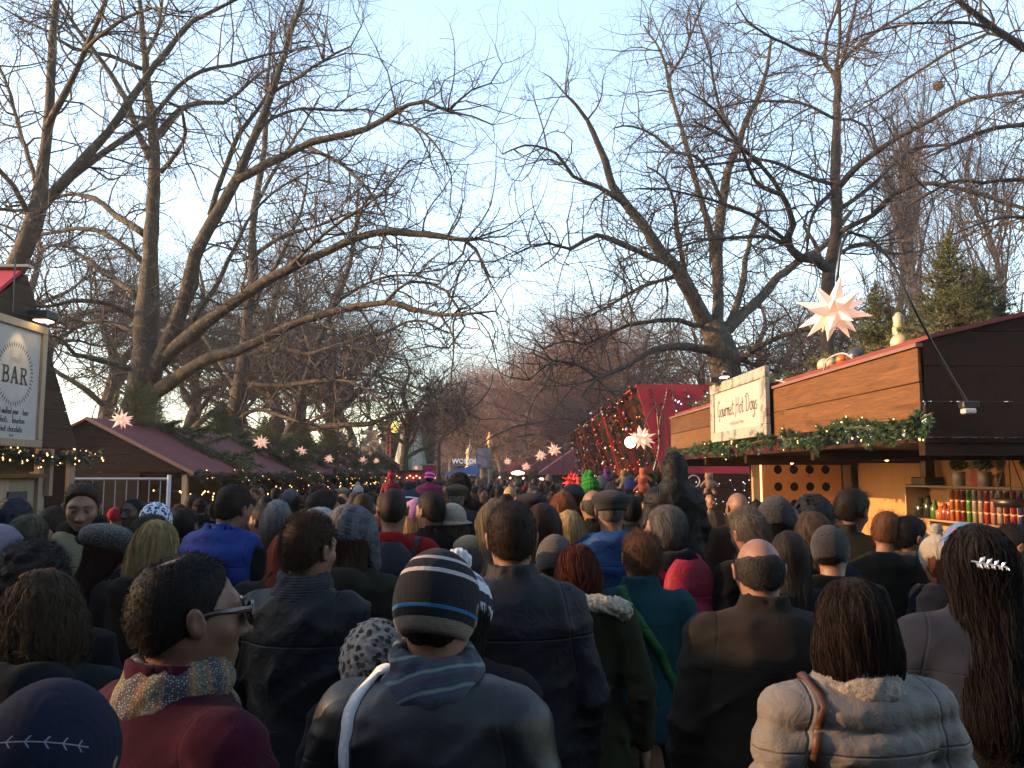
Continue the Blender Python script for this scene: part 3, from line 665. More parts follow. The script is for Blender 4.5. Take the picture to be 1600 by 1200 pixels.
def hair_mesh(style, lod):
    k = (style, lod)
    if k in _hair: return _hair[k]
    f = lambda p: f_hair(style, p); h = (.005, .009, .016)[lod]
    zlo = 1.10 if style == 'long' else 1.38
    V, Q = iso(f, (-.15, -.20, zlo), (.15, .14, 1.80), h)
    m = MB(); m.add(V, Q); rng = np.random.default_rng(len(_hair))
    if lod < 2 and style != 'buzz' or lod == 0:
        n = (5500 if style in ('short', 'thick', 'spiky', 'curly', 'receding', 'ring', 'buzz', 'bun') else 4200) // (1 if lod == 0 else 5)
        keep = f_headbase(tuple(V.T)) > .002; Vr, q = strands(f, style, V[keep], rng, n); m.add(Vr, q)
    _hair[k] = m.me('hair_' + style, None, True); return _hair[k]
# ---- clothes
def fold(p, s, seed, k=1.0):
    w1 = wob(p, 9, seed, 3); w2 = wob(p, 16, seed + 1, 3)
    ph = p[0] * 26 + p[2] * 15 + 2.8 * w1; ph2 = p[0] * -22 + p[2] * 30 + p[1] * 10 + 2.6 * w2
    a = (1 - np.abs(np.sin(ph * .5))) ** 2.2; b = (1 - np.abs(np.sin(ph2 * .5))) ** 3
    w3 = wob(p, 30, seed + 2, 3); ph3 = p[2] * 62 + p[0] * 20 * np.sign(p[0]) + 3.4 * w1; c = (1 - np.abs(np.sin(ph3 * .5))) ** 2
    slv = ss(.19, .25, np.abs(p[0])) + .35 * np.exp(-((p[2] - 1.02) / .09) ** 2)
    return 1.2 * k * (.013 * a * (.5 + .5 * w2) + .011 * b * (.5 + .5 * w1) + .013 * c * slv * (.6 + .4 * w3) + .004 * w1 + .002 * w3)
COATA = dict(m=[.212, .205, .20, .205, .218, .185, .11, .075], f=[.205, .19, .170, .175, .188, .160, .095, .068])
COATB = dict(m=[.150, .145, .140, .145, .145, .125, .10, .078], f=[.155, .145, .128, .135, .132, .112, .085, .070])
def f_coat(style, p, sex='m', pose='down', seed=0, fat=1.0):
    A, B = [np.array(q) * fat for q in (COATA[sex], COATB[sex])]; sh = 1.0 if sex == 'm' else .92
    d = smax(f_torso(p, A, B), p[2] - 1.478, .02); q = p
    d = smin(d, rc(p, (-.165 * sh, -.02, 1.40), (.165 * sh, -.02, 1.40), .066), .05)
    pl, pr = pose if isinstance(pose, tuple) else (pose, pose)
    arm = np.minimum(f_arm(q, -1, pl, .061), f_arm(q, 1, pr, .061)); back = d
    if style == 'puffer':
        qz = .021 * (1 - np.abs(np.sin(p[2])) * 0) * np.abs(np.sin((p[2] + .006 * wob(p, 12, 3, 3)) * math.pi / .098)) ** .45
        d = d - qz; arm = arm - qz * .9
        d = smin(d, arm, .02) - .0028 * wob(p, 42, seed, 4) - .003 * wob((p[0], p[1], p[2] * .3), 90, seed + 1, 4)
    elif style == 'vest':
        qz = .014 * np.abs(np.sin((p[2] + .003 * wob(p, 30, 3, 3)) * math.pi / .11)) ** .6; d = d - qz - .004 * wob(p, 30, seed, 4); d = smax(d, np.abs(p[0]) - .205, .03)
    else:
        d = smin(d, arm, .035) - fold(p, 1, seed, .9 if style != 'wool' else .35)
    # collar
    if style in ('jacket', 'leather', 'puffer', 'vest', 'wool'):
        r0 = np.sqrt((p[0]) ** 2 + ((p[1] + .03) * 1.08) ** 2); rr = .082 + (p[2] - 1.44) * (-.12) + .02 * (style == 'leather') - .0; zt = 1.54 if style != 'wool' else 1.52
        c = np.maximum(np.abs(r0 - rr) - .011, np.abs(p[2] - (1.40 + zt) / 2) - (zt - 1.40) / 2) - .005 * wob(p, 30, seed + 3); d = smin(d, c, .02)
    if style in ('hooded', 'parka'):
        c = ell(p, (0, -.115, 1.435), (.125, .075, .085)); c = smax(c, -ell(p, (0, -.06, 1.56), (.085, .09, .09)), .03) - .006 * wob(p, 25, seed + 4); d = smin(d, c, .018)
    if style == 'hoodup':
        c = np.abs(smin(ell(p, (0, -.01, 1.645), (.108, .13, .13)), rc(p, (0, -.04, 1.60), (0, -.06, 1.46), .10, .13), .05)) - .012; c = smax(c, -ell(p, (0, .16, 1.63), (.078, .11, .12)), .01) - .006 * wob(p, 25, seed + 4)
        d = smin(d, smax(c, 1.42 - p[2], .02), .04)
    hem = {'long': .55, 'wool': .62, 'parka': .70}.get(style, .80)
    d = smax(d, hem + .012 * wob(p, 8, 2) - p[2], .02)
    return smax(d, -rc(p, (0, -.02, 1.42), (0, -.01, 1.62), .062, .07), .012) if style not in ('hoodup',) else d
_coat = {}
def coat_mesh(style, sex, pose, seed, lod, fat=1.0, head=None):
    k = (style, sex, pose, seed, lod, fat, head)
    if k in _coat: return _coat[k]
    h = (.0135, .024, .038)[lod]; zl = .52 if style in ('long', 'wool') else .66
    st = 'jacket' if style == 'long' else style
    def f(p):
        if style == 'long': TZ = None
        return f_coat(style, p, sex, pose, seed, fat)
    V, Q = iso(f, (-.42, -.28, zl if style in ('long', 'wool', 'parka') else .76), (.42, .38 if 'front' in str(pose) or 'up' in str(pose) else .24, 1.80 if style == 'hoodup' or 'up' in str(pose) else 1.60), h)
    _coat[k] = mesh_np('coat_' + style, V, [Q], None, True); return _coat[k]
def trousers_mesh(lod):
    def f(p):
        d = 1e3
        for s in (-1, 1):
            q = rc(p, (s * .088, -.005, .90), (s * .105, .01, .48), .098, .068); q = smin(q, rc(p, (s * .105, .01, .48), (s * .11, -.01, .07), .068, .058), .02); d = smin(q, d, .02) if s == 1 else q
        d = smin(d, smax(f_torso(p, [.175] * 8, [.125] * 8), np.abs(p[2] - .92) - .09, .03), .03)
        return smax(d - fold(p, 1, 5, .6), .045 - p[2], .01)
    V, Q = iso(f, (-.26, -.2, .02), (.26, .2, 1.02), (.018, .03)[min(lod, 1)]); return mesh_np('trousers', V, [Q], None, True)
def shoe_mesh(s):
    f = lambda p: smax(smin(rc(p, (s * .105, -.05, .045), (s * .12, .12, .035), .045, .042), rc(p, (s * .105, -.04, .05), (s * .105, -.03, .10), .045, .042), .03), .004 - p[2], .006)
    V, Q = iso(f, (s * .11 - .08, -.13, -.01), (s * .11 + .08, .2, .16), .014); return mesh_np('shoe', V, [Q], None, True)
_hat = {}
def hat_mesh(style, lod):
    k = (style, lod)
    if k in _hat: return _hat[k]
    h = (.005, .009, .015)[lod]
    if style == 'beanie':
        f = lambda p: smax(ell(p, (0, -.018, 1.665), (.092, .116, .114)) - .003 * wob(p, 22, 1), (1.588 - .28 * (p[1] + .03)) - p[2], .008) + .0008 * np.sin(np.arctan2(p[0], p[1]) * 90)
    elif style == 'bobble':
        f = lambda p: np.minimum(smax(ell(p, (0, -.018, 1.672), (.098, .118, .118)) - .006 * np.abs(np.sin(np.arctan2(p[0], p[1] + .018) * 9)), (1.612 - .28 * (p[1] + .03)) - p[2], .008), ell(p, (0, -.03, 1.815), (.042, .042, .042)) - .006 * wob(p, 120, 2))
    elif style == 'beret':
        f = lambda p: smax(smin(ell(p, (0, -.035, 1.70), (.122, .138, .074)), ell(p, (0, -.02, 1.66), (.095, .115, .09)), .03) - .006 * wob(p, 22, 1) - .0025 * np.sin(p[0] * 420) * np.sin(p[2] * 420 + p[1] * 300), (1.625 - .30 * (p[1] + .03)) - p[2], .01)
    elif style == 'flatcap':
        def f(p):
            d = smin(ell(p, (0, -.005, 1.705), (.108, .138, .052)), ell(p, (0, -.02, 1.665), (.090, .112, .09)), .02) - .003 * wob(p, 22, 1)
            b = ell(p, (0, .125, 1.672), (.075, .062, .009)); return smin(smax(d, (1.640 - .12 * (p[1] + .03)) - p[2], .006), b, .01)
    elif style == 'cap':
        def f(p):
            d = smax(ell(p, (0, -.015, 1.66), (.090, .112, .108)), (1.655 - .08 * (p[1] + .03)) - p[2], .005); b = ell(p, (0, .135, 1.668), (.07, .075, .008)); return smin(d, b, .006)
    elif style == 'trapper':
        def f(p):
            d = smax(ell(p, (0, -.018, 1.67), (.112, .130, .118)) - .006 * wob(p, 22, 1), 1.59 - .25 * p[1] - p[2], .02)
            for s in (-1, 1): d = smin(d, rc(p, (s * .10, -.02, 1.64), (s * .105, 0, 1.53), .035, .03), .03)
            return d - .003 * wob(p, 130, 3)
    elif style == 'furhood':
        def f(p):
            c = np.abs(ell(p, (0, -.01, 1.645), (.118, .135, .135))) - .014; return smax(smax(c, -ell(p, (0, .17, 1.63), (.085, .11, .12)), .01), 1.47 - p[2], .02) - .005 * wob(p, 60, 3)
    elif style == 'bucket':
        f = lambda p: smin(smax(ell(p, (0, -.018, 1.68), (.100, .116, .10)), 1.64 - p[2], .01), np.maximum(np.abs(np.sqrt(p[0] ** 2 + (p[1] + .018) ** 2) - .118) - .022, np.abs(p[2] - (1.66 - .4 * (np.sqrt(p[0] ** 2 + (p[1] + .018) ** 2) - .10))) - .006), .012) - .003 * wob(p, 22, 1)
    V, Q = iso(f, (-.18, -.2, 1.45), (.18, .24, 1.87), h); _hat[k] = mesh_np('hat_' + style, V, [Q], None, True); return _hat[k]
def scarf_mesh(lod, big=1.0):
    def f(p):
        r0 = np.sqrt((p[0]) ** 2 + ((p[1] + .018) * .95) ** 2); d = 1e3
        for k, (z, rr, t) in enumerate(((1.475, .092, .028), (1.515, .080, .025), (1.44, .105, .026))):
            zz = p[2] - z - .014 * np.sin(np.arctan2(p[0], p[1]) * 1.0 + k * 2.2) ; q = np.sqrt(((r0 - rr * big) / 1.0) ** 2 + (zz * .9) ** 2) - t; d = smin(d, q, .012) if k else q
        return d - .0015 * np.sin(np.arctan2(p[0], p[1]) * 14 + p[2] * 90) - .003 * wob(p, 35, 2)
    V, Q = iso(f, (-.17, -.18, 1.36), (.17, .16, 1.58), (.005, .009, .015)[lod]); return mesh_np('scarf', V, [Q], None, True)
def backpack_mesh(lod):
    def f(p):
        p = (p[0], p[1], p[2] - .07); d = ell(p, (0, -.225, 1.25), (.15, .085, .20)); d = smin(d, ell(p, (0, -.22, 1.13), (.15, .085, .12)), .04); d = smax(d, -.16 - p[1] - .3, .02); d = smin(d, ell(p, (0, -.30, 1.11), (.11, .05, .10)), .02)
        return smax(d, p[1] + .15, .02) - .004 * wob(p, 25, 1)
    V, Q = iso(f, (-.2, -.4, .9), (.2, -.1, 1.5), .012 if lod < 2 else .03); return mesh_np('bag_body', V, [Q], None, True)
# ---- materials driven by the object's own colour
def seam(n, co):
    """stitched lines: across the shoulder blades, down the back and round the armholes"""
    s = n.nd('ShaderNodeSeparateXYZ', {0: co}); x, z = n.math('ABSOLUTE', s.outputs[0]), s.outputs[2]
    def line(v, c, w): return n.math('SMOOTH_MIN', 1.0, n.math('DIVIDE', n.math('ABSOLUTE', n.math('SUBTRACT', v, c)), w), .2)
    a = line(z, 1.315, .005); b = line(n.math('SUBTRACT', x, n.math('MULTIPLY', n.math('SUBTRACT', z, 1.3), -.18)), .188, .006); c = line(z, .845, .004)
    return n.math('MINIMUM', n.math('MINIMUM', a, n.math('MAXIMUM', b, n.math('LESS_THAN', z, 1.2))), c)
def tint(name, kind):
    n = NT(name); c = n.nd('ShaderNodeObjectInfo').outputs['Color']; co = n.coord()
    if kind == 'cloth':
        v = n.ramp(n.noise(7, 5, .6, co), [(.3, (.72, .72, .74)), (.7, (1.2, 1.18, 1.15))]); n.set(Base_Color=n.mix(1, c, v, 'MULTIPLY'), Roughness=.95, Specular_IOR_Level=.07, Sheen_Weight=.02)
        w = n.math('ADD', n.nd('ShaderNodeTexWave', {'Vector': co, 'Scale': 130.0, 'Distortion': 1.0}, bands_direction='DIAGONAL').outputs['Fac'], n.math('ADD', n.math('MULTIPLY', n.noise(14, 6, .6, co), 5.0), n.math('MULTIPLY', seam(n, co), 2.2))); n.bump(w, .35, .006)
    elif kind == 'nylon':
        v = n.ramp(n.noise(5, 4, .6, co), [(.3, (.8, .8, .82)), (.7, (1.15, 1.15, 1.15))]); n.set(Base_Color=n.mix(1, c, v, 'MULTIPLY'), Roughness=.62, Specular_IOR_Level=.14); n.bump(n.math('ADD', n.noise(24, 5, .55, co, .8), n.math('MULTIPLY', seam(n, co), .6)), .6, .012)
    elif kind == 'leather':
        n.set(Base_Color=c, Roughness=n.ramp(n.noise(12, 4, .6, co), [(.3, (.42,) * 3), (.7, (.56,) * 3)]), Specular_IOR_Level=.28); n.bump(n.math('ADD', n.noise(70, 5, .6, co), n.math('MULTIPLY', seam(n, co), 1.2)), .22, .004)
    elif kind == 'knit':
        w = n.nd('ShaderNodeTexWave', {'Vector': n.coord(scale=(1, 1, .6)), 'Scale': 60.0, 'Distortion': 2.0}, bands_direction='Z').outputs['Fac']
        v = n.ramp(n.noise(9, 5, .6, co), [(.3, (.75,) * 3), (.7, (1.2,) * 3)]); n.set(Base_Color=n.mix(1, c, v, 'MULTIPLY'), Roughness=.95, Specular_IOR_Level=.07, Sheen_Weight=.03); n.bump(n.math('ADD', w, n.noise(90, 4, .6, co)), .6, .006)
    elif kind == 'fur':
        v = n.ramp(n.noise(60, 5, .7, co), [(.35, (.4,) * 3), (.65, (1.4,) * 3)]); n.set(Base_Color=n.mix(1, c, v, 'MULTIPLY'), Roughness=1.0, Sheen_Weight=.08); n.bump(n.noise(80, 6, .7, co), 1.0, .02)
    elif kind == 'hair':
        v = n.ramp(n.noise(55, 4, .65, n.coord(scale=(1, 1, .18))), [(.3, (.45,) * 3), (.7, (1.45,) * 3)]); n.set(Base_Color=n.mix(1, c, v, 'MULTIPLY'), Roughness=.65, Specular_IOR_Level=.10); n.bump(n.noise(160, 3, .6, n.coord(scale=(1, 1, .12))), .5, .004)
    elif kind == 'skin':
        lip = n.nd('ShaderNodeTexGradient', {'Vector': n.nd('ShaderNodeMapping', {'Vector': co, 'Location': (0, -.10 / .035, -1.566 / .012), 'Scale': (1 / .027, 1 / .035, 1 / .012)}).outputs[0]}, gradient_type='SPHERICAL').outputs['Fac']
        col = n.mix(1, c, n.ramp(n.noise(30, 5, .6, co), [(.3, (.85, .80, .78)), (.7, (1.12, 1.08, 1.05))]), 'MULTIPLY'); col = n.mix(n.ramp(lip, [(.0, (0,) * 3), (.35, (.8,) * 3)]), col, n.mix(1, c, (1.0, .52, .50), 'MULTIPLY'))
        sep = n.nd('ShaderNodeSeparateXYZ', {0: co}); 
        n.set(Base_Color=col, Roughness=.55, Specular_IOR_Level=.3, Subsurface_Weight=.12, Subsurface_Scale=.012); n.b.inputs['Subsurface Radius'].default_value = (1, .25, .1); n.bump(n.noise(220, 3, .6, co), .15, .002)
    return n.m
for k in ('cloth', 'nylon', 'leather', 'knit', 'fur', 'hair', 'skin'): M[k] = tint(k if k != 'skin' else 'skin', k)
def band_mat(name, base, stripes, kind='knit', tilt=.28):
    """knitted hat with stripes at given heights (measured along the tilted brim)"""
    n = NT(name); co = n.coord(); s = n.nd('ShaderNodeSeparateXYZ', {0: co}); h = n.math('MULTIPLY_ADD', s.outputs[1], tilt, s.outputs[2]); c = base
    for lo, hi, col in stripes:
        f = n.math('MULTIPLY', n.math('GREATER_THAN', h, lo), n.math('LESS_THAN', h, hi)); c = n.mix(f, c, col)
    n.set(Base_Color=c, Roughness=.95, Specular_IOR_Level=.07, Sheen_Weight=.03); n.bump(n.math('ADD', n.nd('ShaderNodeTexWave', {'Vector': co, 'Scale': 95.0, 'Distortion': 2.5}, bands_direction='Z').outputs['Fac'], n.math('MULTIPLY', n.noise(90, 4, .6, co), 2.5)), .3, .003); return n.m
def spot_mat(name, a, b, scale, thr=(.28, .34), bumpy=.6, z=1):
    n = NT(name); co = n.coord(scale=(1, 1, z)); v = n.nd('ShaderNodeTexVoronoi', {'Vector': co, 'Scale': scale}).outputs['Distance']
    n.set(Base_Color=n.mix(n.ramp(v, [(thr[0], (0,) * 3), (thr[1], (1,) * 3)]), a, b), Roughness=.95, Sheen_Weight=.04); n.bump(n.noise(90, 4, .6, co), bumpy, .008); return n.m
def plaid_mat(name, a, b, c, s=22):
    n = NT(name); co = n.coord(); w1 = n.nd('ShaderNodeTexWave', {'Vector': co, 'Scale': s * .31}, bands_direction='X').outputs['Fac']; w2 = n.nd('ShaderNodeTexWave', {'Vector': co, 'Scale': s * .31}, bands_direction='Z').outputs['Fac']
    f1 = n.ramp(w1, [(.5, (0,) * 3), (.56, (.8,) * 3)]); f2 = n.ramp(w2, [(.5, (0,) * 3), (.56, (.8,) * 3)]); n.set(Base_Color=n.mix(f2, n.mix(f1, a, b), c), Roughness=.95); n.bump(n.noise(60, 4, .6, co), .4, .006); return n.m
# ------------------------------------------------------------------ people
_body = {}
def head_turn(hy, tp, tr): return Matrix.Translation((0, -.03, 1.46)) @ Matrix.Rotation(hy, 4, 'Z') @ Matrix.Rotation(-tp, 4, 'X') @ Matrix.Rotation(tr, 4, 'Y') @ Matrix.Translation((0, .03, -1.46))
def body_mesh(lod, hy=0.0, tp=0.0, tr=0.0):
    k = (lod, round(hy, 2), round(tp, 2), round(tr, 2)) if (hy or tp or tr) else (lod, 0)
    if (lod, 0) not in _body: _body[(lod, 0)] = make_body(str(lod), (.0042, .0078, .014)[lod]); _body[(lod, 0)].materials.append(M['skin'])
    if k not in _body:
        me = _body[(lod, 0)].copy(); n = len(me.vertices); V = np.empty(n * 3, np.float32); me.vertices.foreach_get('co', V); V = V.reshape(-1, 3)
        w = (ss(1.43, 1.53, V[:, 2]) * (np.abs(V[:, 0]) < .14))[:, None]; R_ = np.array(head_turn(hy, tp, tr)); V2 = V @ R_[:3, :3].T + R_[:3, 3]
        V = (V * (1 - w) + V2 * w).astype(np.float32); me.vertices.foreach_set('co', V.ravel()); me.update(); _body[k] = me
    return _body[k]
_mc = {}
def shared(me, mat):
    k = (me.name, mat.name)
    if k not in _mc:
        m2 = me if len(me.materials) == 0 else me.copy(); m2.materials.clear(); m2.materials.append(mat); _mc[k] = m2
    return _mc[k]
def cobj(name, me, mat, col, parent, **k):
    if len(me.materials) == 0: me.materials.append(mat)
    g = {'hair': .42, 'coat': .25, 'trousers': .5}.get(name, .55)
    o = obj(name, me, parent, **k); o.material_slots[0].link = 'OBJECT'; o.material_slots[0].material = mat; o.color = (*[c * g for c in col], 1); return o
SK = dict(pale=(.30, .165, .115), fair=(.25, .135, .09), tan=(.17, .088, .056), brown=(.10, .052, .034), dark=(.06, .032, .022))
HC = dict(black=(.008, .007, .007), dark=(.018, .013, .011), brown=(.026, .015, .0095), midbrown=(.050, .029, .016), ginger=(.11, .038, .014), red=(.13, .028, .014), blonde=(.52, .36, .16), ash=(.13, .10, .062), grey=(.12, .113, .105), white=(.28, .27, .26), salt=(.06, .055, .05))
_tr = {}; _sh = {}
NP = [0]
def person(label, px, py, D, yaw=0, sex='m', coat=('jacket', (.02, .02, .025), 'cloth'), pose='down', hair=('short', 'brown'), hat=None, scarf=None, skin='fair', group=None, hy=0, lod=None, fat=1.0, pack=None, face=False, base=None, H=None, sit=False, seed=None, xoff=0, legc=(.012, .013, .018), coatmat=None, sleeves=None, glasses=None, tp=None, tr=None):
    D = D * 1.05 if D > 3.4 and base is None and group is None else D
    NP[0] += 1; rv = np.random.default_rng(NP[0] * 7 + 1)
    if tp is None: tp = float(rv.choice([0, 6, 12]))
    if tr is None: tr = float(rv.choice([0, 0, 5, -5]))
    if D > 5.2: tp = tr = 0
    tp, tr = math.radians(tp), math.radians(tr); rx = rv.uniform(.94, 1.06); seed = NP[0] if seed is None else seed
    lod = (0 if D < 3.4 else 1 if D < 8 else 2) if lod is None else lod
    q = P(px, py, D); topl = 1.765 + (.02 if hat else 0) + (.05 if hat and hat[0] == 'bobble' else 0)
    if base is None: s = (H or q[2]) / topl; z = 0
    else: s = (q[2] - base) / topl; z = base
    root = empty('person', (q[0], D, z), math.radians(yaw), label=label, cat='person', group=group); root.scale = (s * rx, s, s)
    hyr = math.radians(hy); b = obj('body', body_mesh(lod, hyr, tp, tr), root); b.color = (*[c * .54 for c in SK[skin]], 1)
    HT = head_turn(hyr, tp, tr); _, hq, _ = HT.decompose(); hl = dict(rot=hq.to_euler(), loc=HT.translation)
    if hair:
        cobj('hair', hair_mesh(hair[0], lod), M['hair'], HC[hair[1]] if isinstance(hair[1], str) else hair[1], root, **hl)
    if hat:
        mat = hat[2] if len(hat) > 2 else M['knit']; cobj({'beanie': 'knitted_hat', 'bobble': 'bobble_hat', 'beret': 'beret', 'flatcap': 'flat_cap', 'cap': 'cap', 'trapper': 'trapper_hat', 'furhood': 'fur_hood', 'bucket': 'brimmed_hat'}[hat[0]], hat_mesh(hat[0], lod), mat, hat[1], root, **hl)
    st, cc, cm = coat; sd = seed if lod == 0 else seed % 4 if lod == 1 else seed % 2
    cm_ = coatmat or M[cm]
    c = cobj('coat', coat_mesh(st, sex, pose, sd, lod, fat), cm_, cc, root, loc=(0, -.004, .032 if st != 'hoodup' else 0))
    if st == 'vest':
        f = lambda p: np.minimum(smin(rc(p, (-.15, -.02, 1.40), (.15, -.02, 1.40), .055), f_torso(p, np.array(COATA[sex]) * .96, np.array(COATB[sex]) * .93), .05), np.minimum(f_arm(p, -1, pose, .056), f_arm(p, 1, pose, .056))) - fold(p, 1, 3, .8)
        V, Q = iso(lambda p: smax(f(p), .82 - p[2], .01), (-.4, -.26, .8), (.4, .22, 1.5), .015); cobj('sweater', mesh_np('sweater', V, [Q], None, True), M['cloth'], sleeves or (.01, .01, .012), root)
    if sit:
        if 'sit' not in _tr:
            def f(p):
                d = 1e3
                for s_ in (-1, 1): q_ = smin(rc(p, (s_ * .10, 0, .86), (s_ * .17, .36, .84), .10, .07), rc(p, (s_ * .17, .36, .84), (s_ * .15, .38, .45), .07, .055), .02); d = smin(d, q_, .02) if s_ == 1 else q_
                return d - fold(p, 1, 5, .5)
            V, Q = iso(f, (-.32, -.15, .35), (.32, .5, 1.02), .025); _tr['sit'] = mesh_np('trousers', V, [Q], None, True)
        cobj('trousers', _tr['sit'], M['cloth'], legc, root)
    else:
        l = min(lod, 1)
        if l not in _tr: _tr[l] = trousers_mesh(l)
        cobj('trousers', _tr[l], M['cloth'], legc, root)
        if lod < 2:
            for k in (-1, 1):
                if k not in _sh: _sh[k] = shoe_mesh(k)
                cobj('shoe', _sh[k], M['leather'], (.015, .013, .012), root)
    if scarf: 
        if ('sc', lod) not in _tr: _tr[('sc', lod)] = scarf_mesh(lod)
        cobj('scarf', _tr[('sc', lod)], scarf[1] if len(scarf) > 1 else M['knit'], scarf[0], root, loc=(0, 0, .036)).scale = (scarf[2] if len(scarf) > 2 else 1,) * 2 + (1,)
    if face or glasses:
        for k in (-1, 1):
            if 'eye' not in _sh:
                m = MB(); m.lathe([(.0005, .0022), (.0045, .0014), (.0058, -.0012)], 12); _sh['eye'] = m.me('eye', emit('eye_dark', (.01, .008, .007), 0), True)
                m = MB(); m.tube([(0, 0, 0), (.010, .001, .0035), (.021, -.004, .003), (.028, -.010, -.001)], [.0022, .0032, .0028, .0012], 6); _sh['brow'] = m.me('eyebrow', M['hair'], True)
            e = obj('eye', _sh['eye'], b, loc=(k * .031, .0925, 1.646), rot=(-math.pi / 2, 0, 0))
            br = obj('eyebrow', _sh['brow'], b, loc=(k * .016, .098, 1.667)); br.scale = (k, 1, 1); br.color = (*HC['dark'], 1)
            if True:
                for w in (e, br): # turn with the head
                    w.matrix_local = HT @ Matrix.LocRotScale(w.location, w.rotation_euler, w.scale)
    if glasses:
        g = obj('glasses', glasses, root, **hl)
    if pack:
        o = empty('backpack', (q[0], D, z), math.radians(yaw), label=pack[1], cat='backpack'); o.scale = (s * rx, s, s)
        if ('pk', min(lod, 2)) not in _tr: _tr[('pk', lod)] = backpack_mesh(lod)
        cobj('bag_body', _tr[('pk', lod)], M['nylon'], pack[0], o)
        for k in (-1, 1):
            m = MB(); pts = catmull([(k * .11, -.17, 1.38), (k * .135, -.09, 1.475), (k * .14, .03, 1.47), (k * .145, .14, 1.34), (k * .165, .155, 1.15), (k * .19, .03, .98), (k * .14, -.16, .98)], .03)
            for a_, b_ in zip(pts[:-1], pts[1:]): pass
            n = len(pts); pts = pts + np.array([0, 0, .012]); w = np.array([.022, 0, 0]); V = np.vstack([pts - w, pts + w, pts - w + (0, 0, .008), pts + w + (0, 0, .008)]); i = np.arange(n - 1)
            Q = np.vstack([np.stack([i, i + 1, i + 1 + n, i + n], 1), np.stack([i + 2 * n, i + 3 * n, i + 1 + 3 * n, i + 1 + 2 * n], 1)]); o2 = obj('strap', mesh_np('strap', V, [Q], M['nylon'], True), o); o2.color = (*[c_ * .5 for c_ in pack[0]], 1)
    return root
# ------------------------------------------------------------------ ground
g = MB(); g.add([(-500, -120, 0), (500, -120, 0), (500, 700, 0), (-500, 700, 0)], [[0, 1, 2, 3]])
gm = NT('tarmac'); gco = gm.coord()
gm.set(Base_Color=gm.mix(gm.ramp(gm.noise(.9, 6, .6, gco), [(.35, (0,) * 3), (.65, (1,) * 3)]), (.040, .038, .037), (.065, .061, .057)), Roughness=.9); gm.bump(gm.noise(60, 4, .6, gco), .4, .01)
g.build('ground', gm.m, kind='structure', label='dark tarmac ground of the park avenue')
for nm, x0, x1 in (('grass_left', -300, -8.6), ('grass_right', 8.4, 300)):
    g = MB(); g.add([(x0, -110, .004), (x1, -110, .004), (x1, 600, .004), (x0, 600, .004)], [[0, 1, 2, 3]])
    g.build('lawn', M.setdefault('lawn', plain('lawn', (.05, .06, .025), .95, .4, .7)), kind='structure', label='winter grass behind the stalls')

# ------------------------------------------------------------------ shared small things
M['needle'] = plain('needles', (.018, .056, .018), .55, .45, 3); M['needle2'] = plain('needles_dark', (.022, .045, .020), .6, .4, 3)
M['fir'] = plain('fir', (.060, .072, .022), .7, .4, 2); M['firtip'] = plain('fir_light', (.075, .085, .022), .7, .3, 3)
M['stem'] = plain('stem', (.04, .028, .018), .8)
M['led'] = emit('warm_led', (1.0, .50, .16), 1.6); M['ledw'] = emit('white_led', (.72, .74, 1.0), .4)
M['red'] = plain('red_canvas', (.27, .009, .022), .75, .18, 1.5); M['redroof'] = plain('red_felt_roof', (.11, .013, .014), .8, .25, 2)
M['pinkedge'] = plain('roof_edge_trim', (.13, .065, .055), .6, .1)
M['dwood'] = wood_mat('dark_stained_wood', (.016, .0062, .0030), (.030, .012, .0060), .7, spec=.12)
M['dwood2'] = wood_mat('brown_stained_wood', (.010, .0058, .0040), (.019, .0112, .0076), .75, spec=.12)
M['bwood'] = wood_mat('weathered_brown_wood', (.026, .016, .0105), (.050, .031, .020), .75, spec=.12)
M['owood'] = wood_mat('orange_stained_wood', (.055, .025, .0085), (.12, .055, .019), .55, spec=.2)
M['rwood'] = wood_mat('red_stained_wood', (.05, .009, .006), (.10, .016, .010), .7, spec=.15); M['ply'] = wood_mat('plywood', (.30, .15, .06), (.38, .20, .08), .55, .5, 2); M['lwood'] = wood_mat('pale_wood', (.22, .155, .095), (.30, .215, .135), .6, 1, 2)
M['black'] = plain('black_metal', (.012, .012, .013), .4, .1); M['steel'] = plain('steel', (.35, .35, .36), .35, .1, Metallic=.8) if False else plain('steel', (.30, .30, .31), .35, .1)
M['white'] = plain('white_paint', (.27, .265, .25), .6, .06); M['ink'] = plain('ink', (.02, .018, .017), .7, .05)
def needle_tuft(path, r, n, L, rng, w=.0022):
    """needles standing off a branch path: one triangle each"""
    path = np.array(path); i = rng.integers(0, len(path) - 1, n); t = rng.random((n, 1)); c = path[i] * (1 - t) + path[i + 1] * t; T = norm(path[i + 1] - path[i])
    d = norm(rng.normal(0, 1, (n, 3))); d = norm(d - (d * T).sum(1, keepdims=True) * T * .6 + T * .55)
    c = c + d * r * rng.random((n, 1)); s = norm(np.cross(d, rng.normal(0, 1, (n, 3)))) * w; L = L * rng.uniform(.6, 1.2, (n, 1))
    return np.stack([c - s, c + s, c + d * L], 1).reshape(-1, 3)
